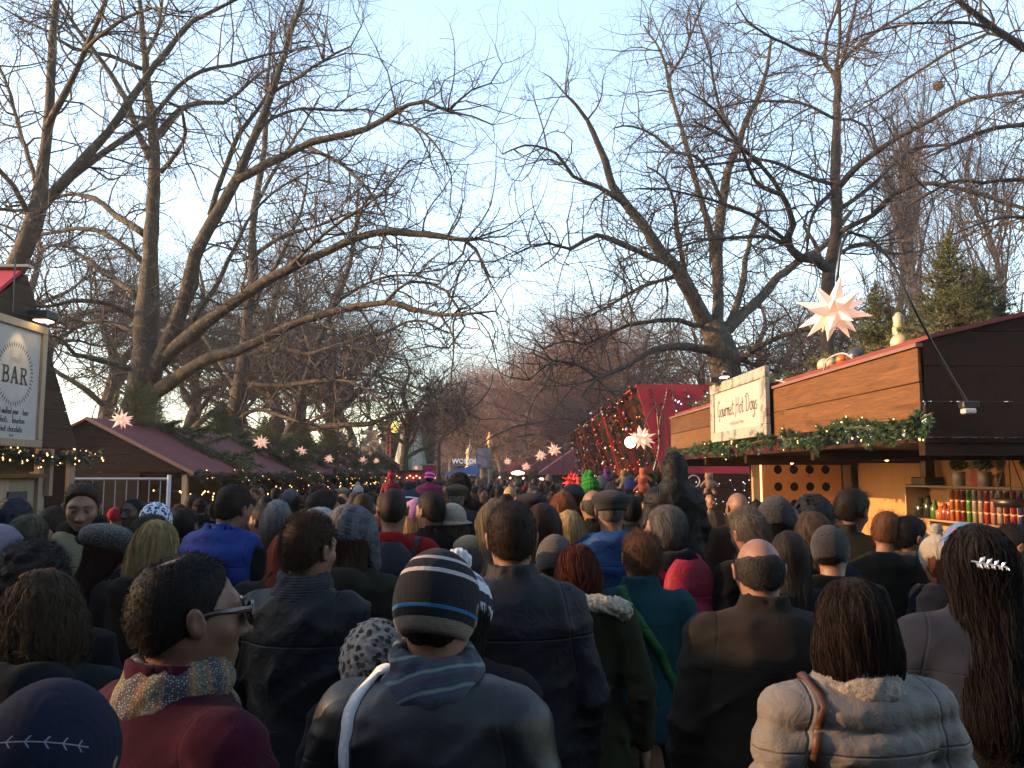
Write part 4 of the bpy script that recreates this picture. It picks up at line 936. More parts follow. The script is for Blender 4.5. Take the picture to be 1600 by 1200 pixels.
def garland(name, path, label, R=.09, dens=900, bulbs=26, mat='needle', L=.07, w=.0035, group=None, led='led', seed=1, loops=True, ends=.45, baubles=0, cat='garland'):
    rng = np.random.default_rng(seed); path = catmull(path, .08); o0 = path[0].copy(); pth = path - o0; n = len(pth)
    Ltot = np.linalg.norm(np.diff(pth, axis=0), axis=1).sum(); root = empty(name, o0, label=label, cat=cat, group=group)
    m = MB(); m.tube(pth, .012, 5); nb = int(Ltot * 26)
    k = rng.integers(0, n, nb); d = norm(rng.normal(0, 1, (nb, 3))); tan = norm(np.gradient(pth, axis=0))[k]
    tw = np.stack([pth[k], pth[k] + (d * .6 + tan * .5) * R * rng.uniform(.6, 1.25, (nb, 1)), pth[k] + (d * 1.0 + tan * .9 + np.array([0, 0, -.25])) * R * rng.uniform(.8, 1.5, (nb, 1))], 1)
    V, Q = tubes(tw, np.full(tw.shape[:2], .003), 3); m.add(V, Q); m.build('stem', M['stem'], root)
    N = int(dens * Ltot); a = rng.integers(0, nb, N); f = rng.uniform(.15, 1, (N, 1)); c = tw[a, 0] * (1 - f) + tw[a, 2] * f; T = norm(tw[a, 2] - tw[a, 0])
    dd = norm(rng.normal(0, 1, (N, 3))); dd = norm(dd + T * .5); s = norm(np.cross(dd, rng.normal(0, 1, (N, 3)))) * w; LL = L * rng.uniform(.5, 1.1, (N, 1))
    V = np.stack([c - s, c + s, c + dd * LL], 1).reshape(-1, 3); obj('foliage', mesh_np('foliage', V, np.arange(3 * N).reshape(-1, 3), M[mat]), root, kind='stuff')
    key = 'bulb' + led
    if key not in _sh: _sh[key] = MB().lathe([(.0005, -.012), (.008, -.006), (.009, .003), (.0005, .013)], 6).me('bulb', M[led], True)
    for q in range(bulbs):
        a_ = rng.integers(0, nb); o = obj('bulb', _sh[key], root, loc=tw[a_, 2] + rng.normal(0, .01, 3)); sc = rng.uniform(.5, .85); o.scale = (sc,) * 3
    for q in range(baubles):
        cidx = rng.choice(len(BAUB), p=BAUBP); a_ = rng.integers(0, nb); sc = rng.uniform(.55, 1.0)
        if ('b', cidx) not in _sh: _sh[('b', cidx)] = MB().lathe([(.0005, -.045)] + [(.045 * math.sin(t), -.045 * math.cos(t)) for t in np.linspace(.3, 2.9, 9)] + [(.008, .048), (.008, .058), (.0005, .058)], 12).me('bauble', BAUB[cidx], True)
        o = obj('bauble', _sh[('b', cidx)], root, loc=tw[a_, 2] + rng.normal(0, .012, 3) + np.array([-.03, -.03, 0])); o.scale = (sc,) * 3
    return root
def bmat(nm, c, r=.22, met=.6): n = NT(nm); n.set(Base_Color=c, Roughness=r, Metallic=met); return n.m
BAUB = [bmat('bauble_red', (.62, .02, .02)), bmat('bauble_silver', (.75, .75, .76)), bmat('bauble_gold', (.75, .42, .10)), bmat('bauble_purple', (.22, .03, .20)), bmat('bauble_orange', (.75, .14, .03))]; BAUBP = [.42, .24, .12, .08, .14]
def fir(H, R, seed, dense=1.0):
    rng = np.random.default_rng(seed); wood = MB(); wood.tube([(0, 0, 0), (0, 0, H * .6), (0, 0, H)], [.035 * H, .02 * H, .004], 6); tris = []; tip = []
    nw = int(15 * dense) + 3
    for k in range(nw):
        f = (k + .5) / nw; z = H * (.05 + .93 * f); L = R * (1 - f) ** .8 * rng.uniform(.85, 1.1) + .03; nb = max(4, int(10 * (1 - f) + 3))
        for b in range(nb):
            a = 6.28 * b / nb + k * .7 + rng.normal(0, .2); e = .15 + .75 * f + rng.normal(0, .08); l = L * rng.uniform(.75, 1.15); d = np.array([math.cos(a) * math.cos(e), math.sin(a) * math.cos(e), math.sin(e)])
            p0 = np.array([0, 0, z]); pts = np.array([p0, p0 + d * l * .5, p0 + d * l + np.array([0, 0, .06 * l])]); wood.tube(pts, [.006, .004, .002], 3, False); T_ = tip if False else tris
            tris.append(needle_tuft(pts, .0, int(90 * l / .4) + 16, .034, rng, .0030))
            for s in range(int(l / .055)):
                t = rng.uniform(.2, 1); q = p0 + d * l * t; side = norm(np.cross(d, [0, 0, 1])) * rng.choice([-1, 1]); q2 = q + (side * .8 + d * .7 + np.array([0, 0, rng.normal(0, .15)])) * l * .32 * (1.2 - t * .6)
                tris.append(needle_tuft([q, q2], 0, 34, .030, rng, .0030))
    tip.append(needle_tuft([(0, 0, H * .86), (0, 0, H * 1.04)], 0, 260, .032, rng, .003))
    return wood.me('trunk', M['stem']), mesh_np('branches', np.vstack(tris), np.arange(3 * sum(len(t) // 3 for t in tris)).reshape(-1, 3), M['fir']), mesh_np('top_shoot', np.vstack(tip), np.arange(len(tip[0])).reshape(-1, 3), M['firtip'])
_fir = {}
def place_fir(kind, loc, sc, rz, label, group=None, tilt=0):
    if kind not in _fir: _fir[kind] = {'tall': lambda: fir(1.15, .50, 1, 1.15), 'wide': lambda: fir(.9, .62, 2), 'slim': lambda: fir(1.0, .38, 3)}[kind]()
    r = empty('fir_tree', loc, rz, label=label, cat='fir tree', group=group); r.scale = (sc,) * 3; r.rotation_euler[1] = tilt
    for n_, me in zip(('trunk', 'branches', 'top_shoot'), _fir[kind]): obj(n_, me, r)
    return r
# paper star lanterns on curved poles
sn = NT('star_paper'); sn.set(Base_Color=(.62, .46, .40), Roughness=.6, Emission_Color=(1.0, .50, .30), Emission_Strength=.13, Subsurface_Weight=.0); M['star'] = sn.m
def spike_mesh():
    m = MB(); m.add([(.075, -.045, -.045), (.075, .045, -.045), (.075, .045, .045), (.075, -.045, .045), (.30, 0, 0), (0, 0, 0)], None, [[0, 1, 4], [1, 2, 4], [2, 3, 4], [3, 0, 4], [1, 0, 5], [2, 1, 5], [3, 2, 5], [0, 3, 5]]); return m.me('spike', M['star'])
def star(q, R, label, arm=None, spikes=True, glow=None, seed=0, group='paper star lanterns on poles', mat=None):
    rng = np.random.default_rng(seed); n = 20; ga = math.pi * (3 - 5 ** .5)
    root = empty('star_lantern', q, label=label, cat='star lantern', group=group)
    me = _sh.setdefault('spike', spike_mesh())
    if mat is not None: me = me.copy(); me.materials.clear(); me.materials.append(mat)
    rot = Matrix.Rotation(rng.uniform(0, 6), 3, 'Z') @ Matrix.Rotation(.5, 3, 'X')
    joined = MB(); base = np.array([v.co[:] for v in me.vertices]); tri = np.array([p.vertices[:] for p in me.polygons])
    for k in range(n):
        z = 1 - 2 * (k + .5) / n; rr = math.sqrt(1 - z * z); d = rot @ Vector((rr * math.cos(ga * k), rr * math.sin(ga * k), z)); qd = d.to_track_quat('X', 'Z'); L = R / .30 * (1 if k % 3 else .82)
        if spikes: o = obj('spike', me, root, rot=qd.to_euler()); o.scale = (L, R / .30, R / .30)
        else: joined.add(base * np.array([L, R / .3, R / .3]) @ np.array(qd.to_matrix()).T, None, tri)
    if not spikes: joined.build('spikes', mat or M['star'], root)
    if arm is not None:
        a = catmull(np.array(arm, float) - np.array(q), .08); MB().tube(a, .011 if R > .2 else .009, 6).build('pole', M['black'], root, True)
    return root
def text_obj(name, txt, size, mat, parent, mtx, shear=0, sx=1.0, off=0, ext=.0015, align='CENTER', **k):
    c = bpy.data.curves.new('tx', 'FONT'); c.body = txt; c.size = size; c.shear = shear; c.offset = off; c.extrude = ext; c.align_x = align; c.align_y = 'CENTER'; c.resolution_u = 3
    o = bpy.data.objects.new('tx', c); dg = bpy.context.evaluated_depsgraph_get(); me = bpy.data.meshes.new_from_object(o); bpy.data.objects.remove(o); me.name = name; me.materials.clear(); me.materials.append(mat)
    t = obj(name, me, parent, **k); t.matrix_local = mtx @ Matrix.Diagonal((sx, 1, 1, 1)); return t
def stroke(m, pts, w, th=.0015, closed=False):
    """hand-lettered stroke: flat ribbon of width w in the xy plane, th proud"""
    c = catmull([(x, y, 0) for x, y in pts], .004)[:, :3]; T = norm(np.gradient(c, axis=0)); s = np.stack([-T[:, 1], T[:, 0], 0 * T[:, 0]], 1) * (w * (.75 + .45 * np.abs(T[:, 1:2])))
    n = len(c); V = np.vstack([c - s + (0, 0, th), c + s + (0, 0, th)]); i = np.arange(n - 1); m.add(V, np.stack([i, i + 1, i + 1 + n, i + n], 1))
GLYPH = {  # simple handwriting, unit x-height .5, advance last
 'G': ([[(.42, .86), (.3, 1.0), (.12, .7), (.08, .3), (.2, .02), (.36, .1), (.42, .42), (.3, .42)], [(.42, .42), (.40, -.05), (.25, -.30)]], .50),
 'o': ([[(.22, .48), (.06, .36), (.06, .08), (.2, .0), (.3, .2), (.26, .44), (.22, .48), (.36, .42)]], .34), 'u': ([[(.02, .46), (.06, .08), (.16, .0), (.28, .46), (.28, .06), (.38, .04)]], .38),
 'r': ([[(.04, .46), (.06, .0)], [(.06, .3), (.16, .48), (.28, .42)]], .28), 'm': ([[(.04, .46), (.04, .0)], [(.04, .3), (.14, .48), (.19, .3), (.19, 0)], [(.19, .3), (.29, .48), (.34, .3), (.34, 0), (.4, .03)]], .42),
 'e': ([[(.06, .22), (.26, .3), (.2, .48), (.06, .3), (.08, .04), (.2, 0), (.32, .12)]], .32), 't': ([[(.14, .86), (.12, .1), (.2, 0), (.28, .06)], [(.0, .55), (.28, .60)]], .28),
 'H': ([[(.1, 1.0), (.06, .2), (-.02, -.25)], [(.4, 1.0), (.36, .3), (.34, .0)], [(.0, .45), (.42, .55)]], .48), 'D': ([[(.14, .9), (.10, .0)], [(.0, .8), (.2, 1.0), (.44, .8), (.46, .3), (.26, .0), (.02, .06)]], .54),
 'g': ([[(.26, .4), (.1, .44), (.06, .1), (.18, .04), (.26, .4), (.26, -.2), (.12, -.42), (.0, -.3)]], .34), 's': ([[(.24, .44), (.1, .46), (.08, .3), (.22, .18), (.16, .0), (.02, .04)]], .28),
 'h': ([[(.06, .95), (.06, 0)], [(.06, .3), (.18, .48), (.24, .3), (.26, .0)]], .32), 'l': ([[(.08, .95), (.08, .1), (.16, 0)]], .2), 'd': ([[(.26, .42), (.1, .46), (.05, .1), (.16, 0), (.26, .3)], [(.28, .95), (.28, 0)]], .36),
 'p': ([[(.06, .46), (.04, -.4)], [(.06, .36), (.2, .48), (.26, .2), (.06, .04)]], .34), 'i': ([[(.08, .46), (.08, .0)], [(.08, .64), (.09, .68)]], .18), 'n': ([[(.04, .46), (.04, 0)], [(.04, .3), (.16, .48), (.22, .3), (.24, 0)]], .32),
 'b': ([[(.06, .95), (.06, .0)], [(.06, .34), (.2, .46), (.28, .2), (.16, 0), (.06, .06)]], .34), 'c': ([[(.24, .42), (.1, .46), (.05, .2), (.12, 0), (.26, .08)]], .28), 'a': ([[(.24, .42), (.1, .46), (.05, .1), (.14, 0), (.24, .3)], [(.25, .46), (.26, 0)]], .34), '-': ([[(.08, .22), (.2, .22)]], .3), ' ': ([], .26),
 'S': ([[(.34, .86), (.2, 1.0), (.08, .8), (.3, .4), (.22, .02), (.02, .1)]], .42), 'w': ([[(.02, .46), (.1, 0), (.18, .4), (.26, 0), (.34, .46)]], .38), 'k': ([[(.06, .95), (.06, 0)], [(.26, .46), (.08, .22), (.28, 0)]], .3), 'y': ([[(.04, .46), (.14, .08)], [(.26, .46), (.08, -.4)]], .3)}
def script(m, txt, x, y, s, w, sx=1.0, jit=0.0, th=.0015):
    W0 = sum(GLYPH[c][1] for c in txt) * s * sx; cx = x - W0 / 2
    for c in txt:
        for st_ in GLYPH[c][0]: stroke(m, [(cx + a * s * sx, y + b * s) for a, b in st_], w, th)
        cx += GLYPH[c][1] * s * sx

# ------------------------------------------------------------------ hot dog stall
def plank_row(parent, mat, x0, x1, y0, y1, z0, z1, axis='y', joints=()):
    """one board course from .. to, cut at joints (positions along the axis)"""
    cuts = [y0 if axis == 'y' else x0] + list(joints) + [y1 if axis == 'y' else x1]
    for a, b in zip(cuts[:-1], cuts[1:]):
        lo, hi = ((x0, a + .002, z0), (x1, b - .002, z1)) if axis == 'y' else ((a + .002, y0, z0), (b - .002, y1, z1))
        c = (np.array(lo) + np.array(hi)) / 2; MB().box(np.array(lo) - c, np.array(hi) - c, bev=.006).build('plank', mat, parent, loc=c)
def hotdog_stall():
    root = empty('food_stall', (3.15, 6.5, 0), math.radians(2.2), label='orange brown plank hot dog stall with fir trees on its roof and lit shelves', cat='market stall')
    for z0, z1, js in ((2.385, 2.655, (2.9, 5.7)), (2.66, 2.925, (4.2, 7.1))): plank_row(root, M['owood'], -.03, .0, 0, 8.5, z0, z1, 'y', js)
    MB().box((-.05, -.02, 2.93), (.04, 8.5, 2.96)).build('roof_edge', M['pinkedge'], root)
    # gable end facing the viewer: stained boards
    for k in range(4):
        z0 = 2.24 + k * .272; z1 = z0 + .266; h0, h1 = 2.975, 2.975 + 1.3 * .24
        # clip board by the roof slope from (0,2.975) up to (1.3,h1) and down to (2.6,2.975)
        pts = []
        def roofz(x): return 2.975 + .24 * (1.3 - abs(x - 1.3))
        xs = np.linspace(.002, 2.6, 27); top = np.minimum(z1, [roofz(x) for x in xs]); keep = top > z0 + .004
        if not keep.any(): continue
        xs, top = xs[keep], top[keep]; poly = [(x, -.028, z0) for x in xs] + [(x, -.028, t) for x, t in zip(xs[::-1], top[::-1])]
        n = len(xs); m = MB(); V = np.array([(x, -.028, z0) for x in xs] + [(x, -.028, t) for x, t in zip(xs, top)] + [(x, 0, z0) for x in xs] + [(x, 0, t) for x, t in zip(xs, top)])
        i = np.arange(n - 1); m.add(V, np.vstack([np.stack([i, i + 1, i + 1 + n, i + n], 1), np.stack([i + n, i + n + 1, i + 1 + 3 * n, i + 3 * n], 1), np.stack([i, i + 2 * n, i + 1 + 2 * n, i + 1], 1)])); m.build('plank', M['dwood'], root)
    r = MB(); r.prism([(-.06, 0, 2.94), (1.3, 0, 2.975 + .47), (2.66, 0, 2.96), (2.66, 0, 3.0), (1.3, 0, 2.975 + .52), (-.06, 0, 2.985)][0:0] or [(0.045, -.05, 2.99), (1.3, -.05, 3.292), (1.3, -.05, 3.325), (.045, -.05, 3.02)], (0, 8.55, 0)); r.prism([(1.3, -.05, 3.292), (2.68, -.05, 2.96), (2.68, -.05, 2.99), (1.3, -.05, 3.325)], (0, 8.55, 0)); r.build('roof', M['redroof'], root)
    MB().box((.002, .002, 2.20), (2.6, 8.5, 2.23)).build('ceiling', M['dwood'], root)
    for y in (.03, 2.2, 4.4, 6.35, 8.4): MB().box((.01, y, 2.10), (2.55, y + .09, 2.198)).build('beam', M['dwood'], root)
    # body
    MB().box((2.34, .3, 0), (2.38, 6.5, 2.2)).build('back_wall', M['ply'], root)
    # partition with twelve round holes
    c = bpy.data.curves.new('p', 'CURVE'); c.dimensions = '2D'; c.fill_mode = 'BOTH'; c.extrude = .012
    def spl(pts):
        s = c.splines.new('POLY'); s.points.add(len(pts) - 1); s.use_cyclic_u = True
        for q, (x, y) in zip(s.points, pts): q.co = (x, y, 0, 1)
    spl([(.87, 0), (2.10, 0), (2.10, 2.19), (.87, 2.19)])
    for hx in (1.13, 1.375, 1.62, 1.865):
        for hz in (2.03, 1.77, 1.51): spl([(hx + .068 * math.cos(a), hz + .068 * math.sin(a)) for a in np.linspace(0, 6.283, 25)[:-1]])
    o = bpy.data.objects.new('p', c); me = bpy.data.meshes.new_from_object(o); bpy.data.objects.remove(o); me.materials.clear(); me.materials.append(M['ply'])
    obj('holed_partition', me, root, loc=(0, 6.45, 0), rot=(math.pi / 2, 0, 0))
    MB().box((.80, 6.75, 0), (2.3, 6.78, 2.19)).build('partition_back', M['dwood'], root)
    for x, mt in ((.735, 'lwood'), (2.14, 'lwood')): MB().box((x, 6.41, 0), (x + .10, 6.50, 2.19)).build('post', M[mt], root)
    MB().box((2.245, 6.38, 0), (2.335, 6.47, 2.19)).build('post', M['dwood'], root)
    MB().box((.845, 6.40, .9), (.866, 6.425, 2.12)).build('light_strip', emit('strip_glow', (1.0, .66, .28), .5), root)
    MB().box((.25, .6, .86), (.85, 6.3, .92)).build('counter', M['lwood'], root); MB().box((.30, .6, 0), (.34, 6.3, .858)).build('counter_front', M['owood'], root)
    for z in (1.40, 1.80): MB().box((2.03, 1.0, z), (2.335, 4.35, z + .022)).build('shelf', M['lwood'], root)
    MB().box((2.03, 4.353, 1.38), (2.335, 4.375, 1.83)).build('shelf_end', M['lwood'], root)
    # lit bulb under the ceiling
    L = bpy.data.lights.new('stall_bulb', 'POINT'); L.energy = 2.6; L.color = (1.0, .48, .18); L.shadow_soft_size = .06
    for k, (bx, by) in enumerate(((1.0, 5.5), (1.1, 2.9))):
        MB().lathe([(.001, -.03), (.022, -.02), (.025, 0), (.012, .03), (.012, .08)], 12).build('light_bulb', emit('bulb_glow%d' % k, (1.0, .60, .25), 2), root, True, loc=(bx, by, 2.13)); lo = bpy.data.objects.new('bulb_light', L); COL.objects.link(lo); lo.parent = root; lo.location = (bx, by, 2.05)
    Mx = root.matrix_basis.copy()
    def w(x, y, z): return np.array(Mx @ Vector((x, y, z)))
    rz = math.radians(2.2)
    # drinks cans on the lower shelf, stacked two high
    cols = [('orange', (.85, .25, .02)), ('orange', (.85, .25, .02)), ('dark red', (.25, .02, .02)), ('green', (.12, .55, .05)), ('silver', (.6, .55, .5)), ('cream', (.7, .5, .35)), ('red', (.6, .03, .03)), ('pink', (.7, .3, .3)), ('silver', (.6, .55, .5)), ('dark red', (.25, .02, .02)), ('red', (.7, .02, .02)), ('blue', (.05, .08, .4)), ('cream', (.7, .5, .35)), ('dark', (.05, .04, .05)), ('silver', (.6, .55, .5)), ('red', (.6, .03, .03))]
    cm = {}
    for k, (nm, col) in enumerate(cols):
        if nm not in cm:
            mm = NT('can_' + nm.replace(' ', '_')); mm.set(Base_Color=tuple(c * .28 for c in col), Roughness=.35, Metallic=.3); cm[nm] = (MB().lathe([(.001, .002), (.024, 0), (.029, .006), (.029, .104)], 14).me('can_body', mm.m, True), None)
        for lv in (0, 1, 2):
            q = w(2.12, 3.45 - k * .115, 1.423 + lv * .121); r = empty('drink_can', q, label=f'{nm} can, {["bottom", "middle", "top"][lv]} layer, {["first", "second", "third", "fourth", "fifth", "sixth", "seventh", "eighth", "ninth", "tenth", "eleventh", "twelfth", "thirteenth", "fourteenth", "fifteenth", "sixteenth"][k]} stack from the orange end, lower shelf', cat='can', group='drinks cans on the shelf')
            obj('can_body', cm[nm][0], r); tp = _sh.setdefault('cantop', MB().lathe([(.029, .104), (.025, .112), (.025, .116), (.001, .113)], 14).me('can_top', M['steel'], True)); obj('can_top', tp, r)
    # jars and bottles in the shade on the left of the shelf
    for k, (yy, h, rr, col, lb) in enumerate(((4.2, .24, .075, (.012, .014, .013), 'black flask at the far left end of the lower shelf'), (4.02, .27, .06, (.015, .02, .015), 'dark bottle beside the black flask on the lower shelf'), (3.88, .22, .05, (.05, .10, .03), 'green bottle among the dark jars on the lower shelf'), (3.75, .15, .055, (.35, .10, .03), 'squat orange jar on the lower shelf'), (3.64, .19, .05, (.16, .03, .025), 'dark red bottle next to the cans on the lower shelf'), (3.55, .17, .045, (.14, .03, .03), 'small dark red sauce bottle touching the orange cans'))):
        MB().lathe([(.001, 0), (rr, .004), (rr, h * .62), (rr * .45, h * .8), (rr * .42, h), (.001, h)], 14).build('bottle', plain('glass%d' % k, col, .25, .05), None, True, loc=w(2.14, yy, 1.424), label=lb, cat='bottle')
    # extractor
    e = empty('extractor', w(2.2, 4.12, 1.823), rz, label='dark metal extractor box with a square flue standing on the upper shelf', cat='extractor')
    MB().box((-.13, -.17, 0), (.12, .17, .10), bev=.01).build('box', M['black'], e); MB().box((-.06, -.07, .102), (.06, .07, .37)).build('flue', M['black'], e)
    # potted herbs in tins on the upper shelf
    rng = np.random.default_rng(4)
    tris = []
    for k in range(420):
        c = norm(rng.normal(0, 1, 3)) * .085 * rng.random() ** .4 * np.array([1, 1, .75]) + np.array([0, 0, .21]); d = norm(rng.normal(0, 1, 3) + np.array([0, 0, .4])) * .028; s = norm(np.cross(d, rng.normal(0, 1, 3))) * .010; tris += [c - s, c + s, c + d]
    leaf = mesh_np('leaves', np.array(tris), np.arange(1260).reshape(-1, 3), M['needle']); pot = MB().lathe([(.001, .002), (.055, 0), (.062, .14), (.056, .142), (.05, .12), (.001, .12)], 16).me('pot', M['steel'], True)
    for k, (yy, lb) in enumerate(((3.35, 'leafy herb in a metal pot nearest the extractor on the upper shelf'), (2.85, 'leafy herb in a metal pot in the middle of the upper shelf'), (2.05, 'leafy herb in a metal pot behind the hanging basket on the upper shelf'))):
        r = empty('potted_herb', w(2.16, yy, 1.823), k, label=lb, cat='potted plant', group='potted herbs on the shelf'); r.scale = (1.15,) * 3; obj('pot', pot, r); obj('leaves', leaf, r)
    for yy, z_, sz, lb in ((3.1, 1.823, .16, 'red leaning menu card between two potted herbs'),): 
        MB().box((0, -.11, 0), (.012, .11, sz), bev=.003).build('menu_card', plain('cardred', (.3, .05, .03), .6, .1), None, loc=w(2.2, yy, z_), rot=(.25, 0, rz), label=lb, cat='card')
    b = empty('hanging_basket', w(1.75, 1.75, 1.63), label='black wire basket hanging on chains before the upper shelf', cat='basket'); MB().lathe([(.001, 0), (.15, .01), (.17, .09), (.16, .09)], 18).build('bowl', M['black'], b, True)
    for a in (0, 2.1, 4.2): MB().tube([(.16 * math.cos(a), .16 * math.sin(a), .09), (0, 0, .56)], .005, 5).build('chain', M['black'], b)
    # hanging sign
    Y0, Y1 = 3.22, 5.55; sg = empty('hot_dog_sign', w(-.10, Y1, 2.40), rz, label='distressed white wooden sign lettered Gourmet Hot Dogs under a small lamp', cat='sign'); Wd = Y1 - Y0; Hh = .80
    # local: x thickness, -y along the board (left to right for the reader), z up
    wm = NT('shabby_white'); co = wm.coord(); sc = wm.nd('ShaderNodeTexVoronoi', {'Vector': wm.nd('ShaderNodeMapping', {'Vector': co, 'Scale': (1, 2.1, 5.0)}).outputs[0], 'Scale': 2.2}).outputs['Distance']
    edge = wm.ramp(wm.noise(6, 5, .65, co), [(.52, (0,) * 3), (.57, (1,) * 3)]); wm.set(Base_Color=wm.mix(wm.math('MULTIPLY', edge, .8), (.22, .215, .195), (.07, .06, .05)), Roughness=.7)
    for lo, hi in (((-.03, -Wd, 0), (.03, 0, .13)), ((-.03, -Wd, Hh - .13), (.03, 0, Hh)), ((-.028, -.16, .132), (.028, 0, Hh - .132)), ((-.028, -Wd, .132), (.028, -Wd + .20, Hh - .132))): MB().box(lo, hi, bev=.006).build('frame', wm.m, sg)
    MB().box((-.008, -Wd + .2, .13), (.02, -.16, Hh - .13)).build('panel', M['white'], sg)
    m = MB(); script(m, 'Gourmet Hot Dogs', 0, 0, .215, .0075, 1.40); me = m.me('lettering', M['ink'])
    face = Matrix(((0, 0, -1, -.0095), (-1, 0, 0, -Wd / 2 + .02), (0, 1, 0, .335), (0, 0, 0, 1)))
    t = obj('lettering', me, sg); t.matrix_local = face
    m = MB(); script(m, 'in baked sweet breads', 0, 0, .062, .0028, 1.55); t = obj('lettering', m.me('lettering', plain('fadedink', (.16, .15, .14), .7, .1)), sg); t.matrix_local = Matrix(((0, 0, -1, -.0095), (-1, 0, 0, -Wd / 2 + .02), (0, 1, 0, .20), (0, 0, 0, 1)))
    lamp = empty('sign_lamp', w(-.12, Y1 - .45, 3.22), rz, label='black arm lamp shining on the hot dog sign', cat='lamp'); MB().box((-.16, -.14, -.03), (-.02, .14, .05), bev=.01).build('housing', M['black'], lamp); MB().tube(catmull([(.1, .0, -.25), (.08, -.1, .05), (-.02, -.35, .10), (-.1, -.55, .06)], .04), .012, 6).build('arm', M['steel'], lamp, True)
    MB().box((-.15, -.66, .0), (-.03, -.46, .05), bev=.008).build('lamp_head', M['black'], lamp); MB().box((-.13, -.64, -.012), (-.05, -.48, -.002)).build('lens', emit('lens', (1.0, .68, .35), 3), lamp)
    s = bpy.data.lights.new('sign_spot', 'SPOT'); s.energy = .4; s.color = (1.0, .62, .28); s.spot_size = math.radians(95); s.spot_blend = .7; s.shadow_soft_size = .03; o = bpy.data.objects.new('sign_spot', s); COL.objects.link(o); o.parent = lamp; o.location = (-.16, -.56, -.03); o.rotation_euler = Vector((-.30, 0, .9)).to_track_quat('Z', 'Y').to_euler()
    # greenery
    garland('garland', [w(-.07, y, z) for y, z in ((-.25, 2.40), (.3, 2.32), (1.2, 2.37), (2.2, 2.31), (3.2, 2.36), (4.4, 2.32), (5.6, 2.36), (7.0, 2.32), (8.4, 2.35))], 'thick green green pine garland along the lower edge of the hot dog stall fascia', R=.095, dens=5200, bulbs=75, L=.06, w=.004, seed=3)
    # roof greenery, bells and cable
    m = []; rng = np.random.default_rng(9)
    garland('fir_branches', [w(.35, y, 3.12 + .05 * math.sin(y * 3)) for y in np.linspace(.2, 8.2, 14)], 'dark cut fir branches lying along the hot dog stall roof behind the fascia', R=.14, dens=2200, bulbs=0, mat='fir', L=.07, seed=5, cat='fir branches')
    place_fir('tall', w(.75, .85, 3.15), 0.78, .3, 'tall light green fir tree on the roof of the hot dog stall near its gable', 'fir trees on the hot dog stall roof')
    place_fir('wide', w(1.15, 1.15, 3.28), .62, 2.0, 'bushy fir tree behind the tall one on the hot dog stall roof', 'fir trees on the hot dog stall roof')
    place_fir('slim', w(.75, 2.25, 3.15), .80, 1.0, 'slim dark fir tree behind the big paper star on the stall roof', 'fir trees on the hot dog stall roof')
    place_fir('wide', w(1.2, 2.7, 3.2), .62, 4.0, 'low bushy fir tree beside the slim one on the stall roof', 'fir trees on the hot dog stall roof')
    gold = bmat('pale_gold', (.40, .32, .18), .35, .3)
    MB().lathe([(.001, 0), (.065, .0), (.072, .035), (.055, .07), (.058, .14), (.045, .19), (.05, .24), (.02, .28), (.001, .29)], 16).build('lantern_ornament', gold, None, True, loc=w(.42, 1.15, 3.14), label='pale gold bell shaped ornament at the foot of the tall roof fir', cat='ornament')
    for k, (yy, xx, r_, mt, lb) in enumerate(((.9, .30, .085, gold, 'cream ball ornament lying below the tall roof fir'), (2.0, .25, .06, BAUB[4], 'small copper ball ornament on the roof greenery'), (1.75, .28, .085, plain('dark_ball', (.03, .035, .05), .3, .1), 'dark blue ball ornament on the roof greenery'), (2.45, .26, .08, gold, 'cream ball ornament at the far side of the roof greenery'), (2.25, .24, .06, gold, 'small cream ball ornament next to the copper one'))):
        MB().lathe([(.0005, -r_)] + [(r_ * math.sin(t), -r_ * math.cos(t)) for t in np.linspace(.2, 2.94, 10)] + [(.0005, r_)], 16).build('ball_ornament', mt, None, True, loc=w(xx, yy, 3.10), label=lb, cat='ornament')
    MB().tube(catmull([w(.02, 1.9, 2.97), w(-.0, 1.75, 3.07), w(.02, 1.45, 3.09), w(.05, 1.3, 3.02)], .05), .009, 6).build('cable', M['white'], None, True, label='white cable loop sticking up from the roof edge below the firs', cat='cable')
    MB().tube(catmull([w(-.02, 4.0, 2.95), w(.0, 3.7, 3.03), w(.0, 3.3, 3.04), w(.0, 2.9, 2.97)], .05), .007, 6).build('cable', M['white'], None, True, label='thin white cable loop on the roof edge beside the sign', cat='cable')
    # big star on its arched pole, clamped to the gable
    D = 6.15; arm = [P(1518, 640, 6.40), P(1462, 545, D + .15), P(1425, 475, D), P(1390, 405, D), P(1355, 370, D), P(1325, 362, D), P(1314, 385, D), P(1308, 440, D)]
    star(P(1302, 487, D), .275, 'big white paper star hanging from the black arched pole on the hot dog stall', arm, True, seed=2)
    cl = empty('pole_clamp', P(1515, 635, 6.36), label='small grey floodlight clamped at the foot of the arched pole', cat='floodlight'); MB().box((-.07, -.04, -.02), (.06, .04, .04), bev=.01).build('housing', M['black'], cl); MB().box((-.08, -.08, -.06), (.01, -.01, -.02), bev=.008).build('lamp_head', M['steel'], cl)
hotdog_stall()

